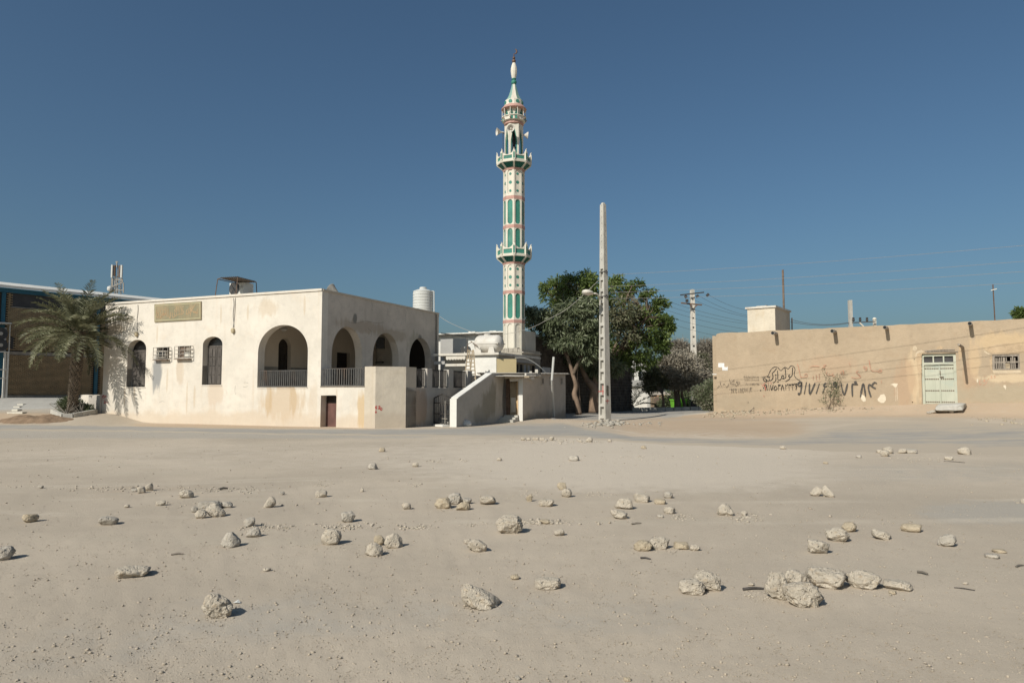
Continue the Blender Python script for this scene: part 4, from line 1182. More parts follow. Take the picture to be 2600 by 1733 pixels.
MB().bar(at(*K4(985, 877), 37.0), at(*K4(1290, 862), 37.2), .09).build('pole_beam', M['pale_wood'], lav)
MB().bar(at(*K4(1050, 905), 37.6), at(*K4(1180, 895), 37.6), .12, .16).build('lintel', M['off_white'], lav)
fx = FL.w(FL.hit(K4(1300, 882))[0], FL.hit(K4(1300, 882))[1], .08)
MB().box(fx, .2, .42, .16, (FL.n, FL.s, Vector((0, 0, 1)))).build('lamp_box', M['off_white'], lav)
# doorway: panelled door ajar, ochre inner wall, steps
FDo = Fr(at(1283, 1000, 38.2).xy, FA.s)
d0, d1 = FDo.hit(K4(1040, 1000))[0], FDo.hit(K4(1178, 1000))[0]
zd0, zd1 = FDo.hit(K4(1100, 1337))[1], FDo.hit(K4(1100, 922))[1]
MB().fbox(FDo, d0 + .43, d1 + .15, zd0, zd1, -.08, -.04).build('inner_door', M['ochre'], lav)
dl = MB().fbox(FDo, d0 + .02, d0 + .42, zd0, zd1 - .05, -.16, -.10).build('door', M['pale_wood'], lav)
MB().fbox(FDo, d0 + .09, d0 + .35, zd0 + .15, zd0 + .9, -.098, -.08).build('door_panel', M['off_white'], dl)
MB().fbox(FDo, d0 + .09, d0 + .35, zd0 + 1.0, zd1 - .3, -.098, -.08).build('door_panel', M['pale_wood'], dl)
MB().fbox(FDo, d0 - .25, d0 + .01, -.2, zd1 + .1, -.4, -.02).build('door_post', M['rust_iron'], lav)
stepz = Hf(*FDo.w(.3, 0)[:2])
for k in range(3):
    MB().fbox(FDo, d0 - .35 + .12 * k, d1 + .05, -.2, stepz + (zd0 - stepz) * (k + 1) / 3, .75 - .3 * k, 1.05 - .3 * k).build('step', M['concrete'], lav)
MB().fbox(FDo, d0 - .3, d1 + .05, -.2, zd0 - .005, -.9, .148).build('landing', M['concrete'], lav)

pp = [FL.w(FL.hit(K4(1548, 1355))[0], FL.hit(K4(1548, 1355))[1], .25), at(*K4(1575, 900), 39.6), at(*K4(1597, 615), 39.5)]
tag(MB().tube(pp, .065, 8).build('drain_pipe', M['plastic'], None), 'grey plastic pipe standing askew against the lavatory wall', 'pipe')
arc = [at(*K4(x, y), 39.8 + .2 * i) for i, (x, y) in enumerate(((1120, 627), (1180, 626), (1240, 632), (1300, 655), (1360, 690), (1420, 735), (1470, 780), (1505, 815)))]
tag(MB().tube(arc, .025, 6).build('hose', M['plastic'], None), 'white hose arching from the annex roof to the lavatory roof', 'hose')
for k, (x0, x1, y0, y1) in enumerate(((1295, 1325, 795, 815), (1365, 1400, 772, 812))):
    p = at(*K4((x0 + x1) / 2, y1), 39.3)
    tag(MB().box(p + Vector((0, 0, (y1 - y0) / 4.9 / FPX * 39.3 / 2)), (x1 - x0) / 4.9 / FPX * 39.3, .2, (y1 - y0) / 4.9 / FPX * 39.3).build('block', M['off_white'], None),
        ('low pale block lying on the lavatory roof', 'upright pale block standing on the lavatory roof')[k], 'block')
# ------------------------------------------------------------------ minaret
def zy(y, Y=46.6): return at(1305, y, Y).z
mina = thing('minaret', 'tall octagonal white and green minaret with two balconies and crescent finial', 'minaret', (MIN.x, MIN.y, 4.3))
MC = Vector((MIN.x, MIN.y, 0))
RS = .716
def octf(R, k, n=8, a0=-90):
    a, b = math.radians(a0 + 360 / n * k), math.radians(a0 + 360 / n * (k + 1))
    p = MC + Vector((math.cos(a), math.sin(a), 0)) * R; q = MC + Vector((math.cos(b), math.sin(b), 0)) * R
    return Fr(p, q - p), (q - p).length
def pill(c, hw, z0, z1, n=8, bottom=True):
    o = []
    if bottom:
        for i in range(n + 1):
            a = math.pi + math.pi * i / n; o.append((c + hw * math.cos(a), z0 + hw + hw * math.sin(a)))
    else: o += [(c - hw, z0), (c + hw, z0)]
    for i in range(n + 1):
        a = math.pi * i / n; o.append((c + hw * math.cos(a), z1 - hw + hw * math.sin(a)))
    return o
rot8 = math.radians(-90)
MB().lathe((MC.x, MC.y, 0), [(RS - .065, zy(900)), (RS - .065, zy(400))], 8, rot8).build('shaft_core', M['off_white'], mina)
secs_lo = [(884, 822, 'open', 'white_paint'), (810, 746, 'pill', 'teal'), (735, 673, 'dots', 'white_paint')]
secs_up = [(640, 581, 'open', 'teal'), (571, 508, 'pill', 'teal'), (497, 432, 'dots', 'white_paint')]
for nm, secs, yb, yt in (('lo', secs_lo, 886, 664), ('up', secs_up, 646, 426)):
    for k in range(8):
        fr, w = octf(RS, k)
        holes = []
        for (y0, y1, kind, mt) in secs:
            holes.append(pill(w / 2, .178, zy(y0) + (.0 if kind == 'open' else .02), zy(y1), bottom=kind != 'open'))
        MB().plate(fr, [(0.004, zy(yb)), (w - .004, zy(yb)), (w - .004, zy(yt)), (.004, zy(yt))], holes, -.062, 0).build('facet', M['white_paint'], mina)
        for (y0, y1, kind, mt), h in zip(secs, holes):
            mat_ = M['teal_pale'] if (mt == 'teal' and k in (1, 2, 6) and nm == 'up' and kind != 'pill') else M[mt]
            o = MB().plate(fr, pill(w / 2, .172, zy(y0) + .03, zy(y1) - .006, bottom=kind != 'open'), [], -.06, -.046).build('panel', mat_, mina)
            if kind == 'dots':
                for f, rr in ((.17, .085), (.5, .108), (.83, .085)):
                    z = zy(y0) + (zy(y1) - zy(y0)) * f
                    MB().plate(fr, [(w / 2 + rr * math.cos(2 * math.pi * i / 16), z + rr * math.sin(2 * math.pi * i / 16)) for i in range(16)], [], -.0455, -.035).build('dot', M['teal'], o)
for y0, y1 in ((820, 812), (745.5, 737.5), (580, 571.5), (507, 498.5)):
    MB().lathe((MC.x, MC.y, 0), [(RS + .012, zy(y0)), (RS + .012, zy(y1))], 8, rot8).build('pink_band', M['pink'], mina)
def balcony(yf0, yf1, yp0, yp1, yfin):
    RB = 1.15; z0, z1, zp0, zp1, zf = zy(yf0), zy(yf1, 45.9), zy(yp0, 45.9), zy(yp1, 45.9), zy(yfin, 45.9)
    MB().lathe((MC.x, MC.y, 0), [(RS + .02, z0 - .13), (RS + .03, z0 - .05), (RS + .06, z0)], 8, rot8).build('pink_band', M['pink'], mina)
    MB().lathe((MC.x, MC.y, 0), [(RS + .02, z0 + .003), (RB - .05, z1)], 8, rot8).build('corbel', M['teal_dark'], mina)
    for k in range(8):
        a = rot8 + math.pi / 4 * k; u = Vector((math.cos(a), math.sin(a), 0))
        MB().bar(MC + u * (RS + .03) + Vector((0, 0, z0 + .01)), MC + u * (RB - .03) + Vector((0, 0, z1)), .12, .08).build('rib', M['white_paint'], mina)
    MB().lathe((MC.x, MC.y, 0), [(RS, z1 + .001), (RB + .01, z1 + .002), (RB + .02, zp0), (RS, zp0 + .002)], 8, rot8).build('balcony_floor', M['white_paint'], mina)
    for k in range(8):
        fr, w = octf(RB, k); h = zp1 - zp0
        top = []
        for i in range(13):
            t = i / 12; top.append((w - .07 - (w - .14) * t, zp0 + h * (1.0 - .36 * max(0.0, math.sin(math.pi * t)) ** .7)))
        hole = rect(.14, w - .14, zp0 + .09, zp0 + h * .55)
        pr = MB().plate(fr, [(.07, zp0 + .003), (w - .07, zp0 + .003)] + top, [hole], -.09, -.01).build('parapet', M['white_paint'], mina)
        MB().plate(fr, rect(.142, w - .142, zp0 + .092, zp0 + h * .548), [], -.07, -.04).build('panel', M['teal'], pr)
        a = rot8 + math.pi / 4 * k; u = Vector((math.cos(a), math.sin(a), 0)); v = Vector((-u.y, u.x, 0))
        c = MC + u * (RB - .03)
        ps = MB().box((c.x, c.y, (zp0 + zp1) / 2 + .01), .11, .17, h + .02, (u, v, Vector((0, 0, 1)))).build('post', M['white_paint'], mina)
        c2 = MC + u * (RB + .03)
        MB().box((c2.x, c2.y, zp0 + h * .48), .012, .10, h * .7, (u, v, Vector((0, 0, 1)))).build('panel', M['teal'], ps)
        q = [c + u * d + Vector((0, 0, z)) for d, z in ((0, zp1), (-.02, zp1 + (zf - zp1) * .3), (-.0, zp1 + (zf - zp1) * .55), (.05, zp1 + (zf - zp1) * .75))]
        MB().tube(q, [.06, .05, .035, .015], 6).build('finial', M['white_paint'], ps)
balcony(666, 648.5, 645, 618, 610)
balcony(428, 408, 404, 382, 371)

# open lantern above the upper balcony
RL = .625; zl_0, zl_1 = zy(404), zy(315)
for k in range(6):
    fr, w = octf(RL, k, 6, -120)
    zs_a = zl_0 + (zl_1 - zl_0) * .46; apex = zl_1 - .08
    def gothic(e):
        o = [(e, zl_0 + .01), (w - e, zl_0 + .01)]
        for i in range(9):
            t = i / 8; o.append((w / 2 + (w / 2 - e) * (1 - t ** 1.5), zs_a + (apex - e - zs_a) * t))
        for i in range(1, 9):
            t = 1 - i / 8; o.append((w / 2 - (w / 2 - e) * (1 - t ** 1.5), zs_a + (apex - e - zs_a) * t))
        return o
    MB().plate(fr, rect(.004, w - .004, zl_0, zl_1), [gothic(.10)], -.05, 0).build('lantern_arch', M['white_paint'], mina)
    MB().plate(fr, rect(.04, w - .04, zl_0 + .004, zl_1 - .02), [gothic(.17)], -.13, -.052).build('lantern_trim', M['teal'], mina)
MB().tube([MC + Vector((.0, 0, zl_0)), MC + Vector((.0, 0, zl_1 - .1))], .11, 8).build('stair_post', M['iron'], mina)
mb = MB()
for k in range(7): mb.box(MC + Vector((.12, 0, zl_0 + .1 + k * .27)), .4, .1, .05)
mb.build('inner_step', M['iron'], mina)
MB().lathe((MC.x, MC.y, 0), [(.58, zl_1 + .002), (.66, zl_1 + .05), (.64, zy(308))], 20).build('pink_band', M['pink'], mina)
zg0, zg1 = zy(307.5), zy(297)
RG = .80
for k in range(10):                                    # gallery rim in alternating colours
    fr, w = octf(RG, k, 10, -108)
    MB().plate(fr, [(.01, zg0 + .06), (w - .01, zg0 + .06), (w, zg1), (0, zg1)], [], -.12, 0).build('rim_panel', M['teal'] if k % 2 == 0 else M['white_paint'], mina)
    c = fr.w(0, (zg0 + zg1) / 2 + .02, .03)
    MB().lathe(c, [(.0, -.05), (.05, -.02), (.05, .02), (0, .05)], 8, caps=False).build('knob', M['pink'], mina)
MB().lathe((MC.x, MC.y, 0), [(.62, zg0 + .001), (RG - .03, zg0 + .05), (RG - .03, zg1 - .01), (.5, zg1 - .005)], 20).build('gallery_floor', M['white_paint'], mina)
MB().lathe((MC.x, MC.y, 0), [(RG - .02, zg1 + .003), (RG + .03, zg1 + .01), (RG + .03, zg1 + .06), (RG - .05, zg1 + .06)], 20).build('gallery_rim', M['white_paint'], mina)
zd1_ = zy(276)
MB().lathe((MC.x, MC.y, 0), [(.60, zg1), (.60, zd1_)], 10, math.radians(-108)).build('drum', M['white_paint'], mina)
for k in range(10):
    fr, w = octf(.60, k, 10, -108)
    for q in ([(0.005, zg1 + .06), (w * .5, zg1 + .06), (.005, zd1_ - .03)], [(w * .5, zg1 + .06), (w - .005, zg1 + .06), (w - .005, zd1_ - .03)]):
        MB().plate(fr, q, [], .002, .03).build('triangle', M['teal'] if q[0][0] < .1 else M['teal_dark'], mina)
    c = octf(RG - .02, k, 10, -108)[0].w(0, 0)
    MB().tube([(c.x, c.y, zg1 + .02), (c.x, c.y, zd1_ + .04)], .028, 6).build('post', M['off_white'], mina)
MB().lathe((MC.x, MC.y, 0), [(.55, zd1_ + .003), (RG + .04, zd1_ + .02), (RG + .05, zd1_ + .07), (.73, zy(268)), (.60, zy(264))], 24).build('eave', M['pink'], mina, True)
zb0, zb1 = zy(265.5), zy(252.5)
MB().lathe((MC.x, MC.y, 0), [(.60, zb0), (.635, zb0 + .01), (.61, zb1), (.5, zb1 + .01)], 16).build('collar', M['white_paint'], mina)
for k in range(8):
    a = math.radians(-67.5 + 45 * k); u = Vector((math.cos(a), math.sin(a), 0)); v = Vector((-u.y, u.x, 0)); c = MC + u * .615 + Vector((0, 0, (zb0 + zb1) / 2))
    mb = MB(); mb.add([c + u * .02 + v * (.125 * math.cos(2 * math.pi * i / 14)) + Vector((0, 0, .125 * math.sin(2 * math.pi * i / 14))) for i in range(14)] + [c - u * .03 + v * (.125 * math.cos(2 * math.pi * i / 14)) + Vector((0, 0, .125 * math.sin(2 * math.pi * i / 14))) for i in range(14)],
                      [tuple(range(14))] + [(i, i + 14, (i + 1) % 14 + 14, (i + 1) % 14) for i in range(14)])
    mb.build('dot', M['teal'], mina)
prof = [(.60, zy(252)), (.50, zy(248)), (.38, zy(240)), (.27, zy(228)), (.19, zy(217)), (.14, zy(209))]
for k in range(8):
    mb = MB(); a, b = rot8 + math.pi / 4 * k - math.pi / 8, rot8 + math.pi / 4 * (k + 1) - math.pi / 8
    vs = []
    for r, z in prof: vs += [MC + Vector((r * math.cos(a), r * math.sin(a), z)), MC + Vector((r * math.cos(b), r * math.sin(b), z))]
    mb.add(vs, [(2 * i, 2 * i + 1, 2 * i + 3, 2 * i + 2) for i in range(len(prof) - 1)])
    mb.build('cone_facet', M['white_paint'] if k % 2 == 0 else M['teal_pale'], mina)
def ball(r, z, n=8): return [(max(.001, r * math.sin(math.pi * i / n)), z - r * math.cos(math.pi * i / n)) for i in range(n + 1)]
px = 47 / FPX
MB().lathe((MC.x, MC.y, 0), ball(7.2 * px, zy(203)) + [(5 * px, zy(197)), (5.6 * px, zy(194)), (5.0 * px, zy(193))], 16, caps=False).build('green_ball', M['teal'], mina, True)
MB().lathe((MC.x, MC.y, 0), [(5.2 * px, zy(193.3)), (7.4 * px, zy(184)), (8.4 * px, zy(175)), (8.1 * px, zy(168)), (6.2 * px, zy(160)), (3.9 * px, zy(153.5))], 10).build('spindle', M['white_paint'], mina)
MB().lathe((MC.x, MC.y, 0), ball(5.1 * px, zy(148.5)) + ball(3.7 * px, zy(140.5)) + [(1.4 * px, zy(136)), (1.1 * px, zy(130))], 14, caps=False).build('finial_ball', M['bronze'], mina, True)
cr = MC + Vector((3 * px, 0, zy(124))); pts = []; rad = []
for i in range(15):
    a = math.radians(-115 + 215 * i / 14); pts.append(cr + Vector((4.6 * px * math.cos(a) * .95, 0, 6 * px * math.sin(a)))); rad.append(.012 + .045 * math.sin(math.pi * i / 14))
MB().tube(pts, rad, 6).build('crescent', M['bronze'], mina, True)

# horn loudspeakers
def horn(p, dirv, r, L, label):
    t = thing('horn_speaker', label, 'loudspeaker', tuple(p), 'horn loudspeakers on the minaret')
    d = Vector(dirv).normalized(); u = d.cross(Vector((0, 0, 1))).normalized(); w = u.cross(d); R = Matrix((u, w, d)).transposed()
    mb = MB().lathe((0, 0, 0), [(.05, -L * .5), (.06, -L * .1), (.11, L * .1), (.2, L * .3), (r, L * .5), (r * 1.05, L * .5), (r * .93, L * .49), (.16, L * .22), (.05, L * .05)], 20, caps=False)
    mb.v = [R @ q + p for q in mb.v]; mb.build('bell', M['fibre'], t, True)
    mb = MB().lathe((0, 0, 0), [(.001, L * .38), (.05, L * .34), (.07, L * .2), (.06, L * .05)], 12, caps=False); mb.v = [R @ q + p for q in mb.v]; mb.build('driver', M['off_white'], t, True)
    MB().bar(p - d * L * .3, p - d * L * .75 - Vector((0, 0, .1)), .05).build('bracket', M['iron'], t)
pz = lambda x, y, Y: at(*K5(x, y), Y)
horn(pz(452, 1052, 46.05), (-.12, -1, -.05), .235, .5, 'horn loudspeaker facing the square, centre of the minaret lantern')
horn(pz(322, 1085, 46.9), (-1, -.35, -.03), .25, .46, 'horn loudspeaker pointing left from the minaret lantern')
horn(pz(612, 1122, 47.0), (1, .05, -.08), .24, .42, 'horn loudspeaker pointing right from the minaret lantern')
MB().tube([pz(355, 1100, 46.7), pz(358, 1320, 46.7)], .02, 5).build('cable', M['iron'], mina)
# ------------------------------------------------------------------ things on the mosque roof
def roof_unit():
    fr = FA.off(d=-3.0); r = rpx(fr, K2, 757, 888, 140, 268)
    zb = zt_l - .55
    t = thing('rooftop_unit', 'white air conditioner outdoor unit on the mosque roof under a tin sheet', 'air conditioner', tuple(fr.w((r[0] + r[1]) / 2, zb)))
    MB().fbox(fr, r[0], r[1], zb + .1, r[3], -.75, 0).build('casing', M['ac'], t)
    MB().fbox(fr, r[0] + .05, r[1] - .05, zb, zb + .1, -.7, -.05).build('foot', M['iron_grey'], t)
    c = fr.hit(K2(803, 197)); R_ = .36
    n = 22; o = [(c[0] + R_ * math.cos(2 * math.pi * i / n), c[1] + R_ * math.sin(2 * math.pi * i / n)) for i in range(n)]
    g = MB().plate(fr, o, [], .003, .02).build('fan', M['ac_dark'], t)
    mb = MB()
    for k in range(4): mb.plate(fr, [(c[0] + q * .9 * math.cos(a_), c[1] + q * .9 * math.sin(a_)) for q, a_ in ((.05, k * 1.57), (R_, k * 1.57 + .2), (R_, k * 1.57 + .9))], [], .022, .03)
    mb.build('blade', M['iron_grey'], g)
    MB().fbox(fr, c[0] + R_ + .06, r[1] - .04, r[3] - .3, r[3] - .2, .003, .012).build('badge', M['grey_wall'], t)
    sh = thing('tin_shelter', 'rusty corrugated tin sheet on thin posts above the rooftop unit', 'shelter', tuple(fr.w(r[0], zb)))
    A = at(*K2(672, 97), 37.6); B = at(*K2(840, 88), 37.3); Cc = at(*K2(1012, 132), 39.2); D = A + (Cc - B)
    n = 9; vs = []
    for i in range(n * 6 + 1):
        f = i / (n * 6); up = Vector((0, 0, .045 * math.sin(f * n * 2 * math.pi)))
        p = A.lerp(B, f) + up; q = D.lerp(Cc, f) + up
        vs += [p, q, p + Vector((0, 0, .012)), q + Vector((0, 0, .012))]
    MB().add(vs, [(4 * i, 4 * i + 1, 4 * i + 5, 4 * i + 4) for i in range(n * 6)] + [(4 * i + 2, 4 * i + 6, 4 * i + 7, 4 * i + 3) for i in range(n * 6)] + [(4 * i, 4 * i + 4, 4 * i + 6, 4 * i + 2) for i in range(n * 6)] + [(4 * i + 1, 4 * i + 3, 4 * i + 7, 4 * i + 5) for i in range(n * 6)]).build('sheet', plain('rusty_sheet', (.20, .155, .12, 1), .75, .3, 2, .2, 20), sh)
    dn = lambda p: Vector((p.x, p.y, zb))
    pL = at(*K2(645, 106), 37.7)
    for a, b in ((pL, at(*K2(616, 300), 37.7)), (at(*K2(834, 92), 37.2), at(*K2(815, 290), 37.2)), (at(*K2(1010, 136), 39.1), at(*K2(1019, 300), 39.1)), (at(*K2(940, 140), 39.6), at(*K2(962, 290), 39.6))):
        MB().bar(a, b, .035).build('post', M['rust_iron'], sh)
    MB().bar(pL, A, .035).build('rail', M['rust_iron'], sh); MB().bar(pL, at(*K2(790, 138), 39.4), .035).build('rail', M['rust_iron'], sh)
roof_unit()
p = at(*K3(248, 140), 35.2)
t = thing('roof_horn', 'weathered grey floodlight horn at the mosque roof edge near the corner', 'horn', tuple(p - Vector((0, 0, .4))))
d = Vector((-.75, .3, .45)).normalized(); u = d.cross(Vector((0, 0, 1))).normalized(); w = u.cross(d); R = Matrix((u, w, d)).transposed()
mb = MB().lathe((0, 0, 0), [(.06, -.4), (.11, -.28), (.18, -.1), (.27, .08), (.285, .11), (.24, .07), (.08, -.1)], 18, caps=False); mb.v = [R @ q + p for q in mb.v]
mb.build('bell', plain('weathered_metal', (.21, .20, .18, 1), .7, .25, 3, .2, 20), t, True)
MB().bar(p - d * .4, p - d * .42 - Vector((0, 0, .8)), .12).build('bracket', M['iron_grey'], t)

def roof_tank():
    c = at(*K3(1153, 250), 43.0); r = 101 / 3.921 / FPX * 43.0; zt = at(*K3(1153, 150), 43.0).z; zb = at(*K3(1153, 368), 43.0).z - .1
    t = thing('water_tank', 'upright ribbed white plastic water tank on the mosque roof end', 'water tank', (c.x, c.y, zb))
    prof = [(r * .95, zb), (r, zb + .05)]; h = zt - zb
    for k in range(7):
        z0 = zb + h * (.10 + .12 * k)
        prof += [(r, z0), (r, z0 + h * .095), (r * .965, z0 + h * .103), (r * .965, z0 + h * .113)]
    prof += [(r, zb + h * .95), (r * .97, zt - .03), (r * .6, zt + .06), (r * .35, zt + .10)]
    MB().lathe((c.x, c.y, 0), prof, 36).build('tank_body', M['plastic'], t, False)
    MB().lathe((c.x, c.y, 0), [(r * .36, zt + .08), (r * .36, zt + .18), (r * .3, zt + .22)], 18).build('lid', M['plastic'], t)
    MB().tube([(c.x + r * 1.12, c.y - .2, zt - .05), (c.x + r * 1.15, c.y - .2, zb - .2)], .035, 6).build('pipe', M['plastic'], t)
    MB().tube([(c.x + r * .8, c.y - .2, zt - .04), (c.x + r * 1.12, c.y - .2, zt - .05)], .03, 6).build('pipe', M['plastic'], t)
    for k in range(5):
        a = -2.2 + k * .5
        MB().box((c.x + r * .9 * math.cos(a), c.y + r * .9 * math.sin(a), zb - .05), .3, .2, .18).build('support_block', M['block'], t)
roof_tank()

# ------------------------------------------------------------------ lamp pole and street wires
PB = Vector((4.93, 38.4, 0)); PB.z = Hf(PB.x, PB.y) - .02
PH = at(1537, 519.5, 38.4).z
lp = thing('lamp_pole', 'tall tapered concrete pole with ladder recesses and red paint marks', 'utility pole', tuple(PB))
ang = math.radians(-52)
pu = Vector((math.cos(ang), math.sin(ang), 0)); pv = Vector((-pu.y, pu.x, 0))     # narrow faces along pu, recessed faces along pv
def hw(z):
    f = (z - PB.z) / (PH - PB.z); return .255 - .13 * f, .215 - .105 * f
def pface(name, a, b, z0, z1, inset_u=0.0):
    pass
nL = 13; zlad0, zlad1 = PB.z + .15, at(1537, 683, 38.4).z
def cor(z, su, sv, k=1.0, ks=1.0):
    a, b = hw(z); return PB * 0 + Vector((PB.x, PB.y, 0)) + pu * (su * a * k) + pv * (sv * b * ks) + Vector((0, 0, z))
mb = MB()
# two solid side flanges, web between, ladder rungs
for s in (-1, 1):
    def ring(z):
        a, b = hw(z); q = []
        for (fu, fv) in ((s * 1.0, -1), (s * 1.0, 1), (s * .58, 1), (s * .58, -1)): q.append(Vector((PB.x, PB.y, z)) + pu * (fu * a) + pv * (fv * b))
        return q if s < 0 else q
    mb.hexa(ring(PB.z - .2) + ring(zlad1)) if s > 0 else mb.hexa(ring(PB.z - .2)[::-1] + ring(zlad1)[::-1])
mb.build('flange', M['concrete'], lp)
mb = MB()
def web(z, k=.575, kv=.30): return [cor(z, 1, -1, k, kv), cor(z, 1, 1, k, kv), cor(z, -1, 1, k, kv), cor(z, -1, -1, k, kv)]
mb.hexa(web(PB.z - .2) + web(zlad1)); mb.build('web', M['concrete'], lp)
mb = MB(); mb.hexa(web(zlad1 + .002, 1, 1) + web(PH, 1, 1)); mb.hexa(web(PH + .001, .8, .8) + web(PH + .1, .5, .5)); mb.build('head', M['concrete'], lp)
step = (zlad1 - zlad0) / nL
for k in range(nL):
    z = zlad0 + k * step
    q = lambda z, kk: [cor(z, 1, -1, .574, kk), cor(z, 1, 1, .574, kk), cor(z, -1, 1, .574, kk), cor(z, -1, -1, .574, kk)]
    MB().hexa(q(z, .98) + q(z + .17, .98)).build('rung', M['concrete'], lp)
for k in range(9):
    z = zlad1 + .5 + k * .36
    for sgn, q in ((-1, pv), (1, pu)):
        pass
# face frames for paint: recessed side faces camera-left (-pv), smooth side faces camera-right (+pu?)
mb = MB()
for k in range(10):
    z = zlad1 + .4 + k * .33; a, b = hw(z)
    c = Vector((PB.x, PB.y, z)) + pu * (a + .001)
    mb.box(c, .006, .035, .05, (pu, pv, Vector((0, 0, 1))))
    c = Vector((PB.x, PB.y, z + .1)) - pv * (b + .001)
    mb.box(c, .035, .006, .05, (pu, pv, Vector((0, 0, 1))))
mb.build('bolt_hole', M['concrete_dk'], lp)
def on_pole(x, y, out=.01):
    return at(*K7(x, y), 38.1)
FPR = Fr(Vector((PB.x, PB.y, 0)) + pu * .247, pv); FPL = Fr(Vector((PB.x, PB.y, 0)) - pv * .215, pu)
strokes('red_mark', FPR, K7, [[(808, 1284), (808, 1328)], [(790, 1302), (828, 1300)]], .07, M['red_paint'], lp, .006)
strokes('red_mark', FPL, K7, [[(770, 1160), (769, 1245)]], .13, M['red_paint'], lp, .004)
strokes('red_mark', FPL, K7, [[(727, 1215), (778, 1214)]], .1, M['red_paint'], lp, .008)
strokes('tar_patch', FPR, K7, [[(812, 1160), (810, 1200), (814, 1255)]], .2, plain('poster_rest', (.12, .11, .085, 1), .9, .4, 8, 0, 20), lp, .004)
for y in (690.5, 753):
    z = at(1537, y, 38.2).z; a, b = hw(z)
    mb = MB().hexa(web(z, 1.04, 1.04) + web(z + .05, 1.04, 1.04)); mb.build('clamp_band', M['iron_grey'], lp)
    c = Vector((PB.x, PB.y, z + .03)) + pu * (a + .03)
    MB().lathe(c, [(.0, -.09), (.05, -.07), (.035, 0), (.05, .07), (0, .09)], 8, caps=False).build('insulator', M['iron'], lp)
lamp = thing('street_lamp', 'pale oval street lamp head on curved arm clamped to the concrete pole', 'street lamp', tuple(at(1522, 755, 38.2)))
p0 = at(*K7(737, 350), 38.2); pts = [p0 + Vector((0, 0, -.1)), p0, at(*K7(728, 325), 38.05), at(*K7(705, 310), 37.9), at(*K7(680, 311), 37.8)]
MB().tube(pts, .045, 8).build('arm', M['off_white'], lamp, True)
c = at(*K7(628, 300), 37.6); L = 105 / 3.6475 / FPX * 37.6
d = (at(*K7(575, 288), 37.4) - at(*K7(685, 312), 37.8)).normalized(); u = d.cross(Vector((0, 0, 1))).normalized(); w = u.cross(d); R = Matrix((u * 1.1, w * .62, d)).transposed()
mb = MB().lathe((0, 0, 0), [(.06, -L * .55), (.13, -L * .5), (.2, -L * .3), (.235, 0), (.22, L * .25), (.15, L * .43), (.02, L * .5)], 18, caps=False); mb.v = [R @ q + c for q in mb.v]
mb.build('lamp_head', M['off_white'], lamp, True)
mb = MB().lathe((0, 0, 0), [(.02, -L * .3), (.15, -L * .2), (.19, 0), (.17, L * .2), (.02, L * .4)], 14, caps=False); mb.v = [Matrix((u, w * .5, d)).transposed() @ q + c - Vector((0, 0, .07)) for q in mb.v]
mb.build('lens', M['fibre'], lamp, True)

def wire(a, b, sag, name, label, r=.012, mt='wire', group=None, n=26, cat='wire'):
    a = Vector(a); b = Vector(b)
    pts = [a.lerp(b, i / n) - Vector((0, 0, sag * 4 * (i / n) * (1 - i / n))) for i in range(n + 1)]
    return tag(MB().tube(pts, r, 5).build(name, M[mt], None), label, cat, group)
PE = Vector((31.2, 25.4, 0))
for k, (y, zb) in enumerate(((697, 7.95), (727, 7.25), (742, 6.75), (758, 6.2))):
    a = at(1549, y, 38.35)
    wire(a, (PE.x, PE.y, zb + .2), .28, 'overhead_wire', ('topmost thin wire from the lamp pole over the mud house', 'second thin wire from the top above the mud house', 'third thin wire from the top above the mud house', 'lowest thin wire from the lamp pole over the mud house')[k], .0075, 'wire', 'street wires above the mud house')
sv = [(1107, 796, 43.2), (1140, 818, 42.6), (1194, 841, 41.9), (1223, 849, 41.6), (1276, 849, 41.0), (1345, 833, 40.4), (1398, 807, 39.8), (1445, 780, 39.2), (1520, 712, 38.4)]
tag(MB().tube(catmull([tuple(at(*q)) for q in sv]), .012, 6).build('service_cable', M['cable'], None), 'pale slack service cable from the mosque roof to the lamp pole', 'cable')

# ------------------------------------------------------------------ mud house on the right
SE = FT.hit((2600, 1000))[0] + 7.0
zTl = FT.hit((1821, 846))[1]; zTr = FT.hit((2600, 809))[1]; sRr = FT.hit((2600, 809))[0]
house = thing('mud_house', 'long low tan mud plastered house with graffiti and pale green door', 'house', tuple(FT.w(9, .6, -2)))
def hp(K, x, y): return FT.hit(K(x, y))
dq = hp(K11, 645, 800); 
PALE = (.52, .42, .30, 1); PK = (.40, .275, .18, 1)
st = [(dq[0] - 1.15, dq[1] + .1, .34, 1.7, (.53, .41, .27, 1), .95), (dq[0] - 1.5, dq[1] - .2, .55, 1.5, PK, .6), (dq[0] + 1.25, dq[1] + .2, .35, 1.2, PK, .6)]
wq = hp(K11, 1900, 440)
st += [(wq[0], wq[1] + .95, 1.5, .55, (.50, .375, .235, 1), .9), (wq[0], wq[1] - .75, 1.3, .22, (.53, .42, .285, 1), .9), (wq[0] - 1.25, wq[1] + .2, .3, .9, (.50, .375, .24, 1), .8)]
rq = hp(K9, 1200, 960); st += [(rq[0], rq[1], 1.6, .6, (.41, .30, .205, 1), .6), (hp(K11, 1850, 1050)[0], hp(K11, 1850, 1050)[1], 2.6, .45, (.36, .305, .22, 1), .7), (hp(K9, 300, 1350)[0], hp(K9, 300, 1350)[1], 2.5, .5, (.33, .27, .195, 1), .6)]
M['mud'] = plaster('mud_plaster', (.40, .315, .222, 1), FT, st, blot=(.365, .275, .185, 1), streak=(.41, .335, .24, 1), var=.09, bump=.8)
ddo = [hp(K11, 318, 1235), hp(K11, 985, 1215), hp(K11, 985, 268), hp(K11, 305, 285)]
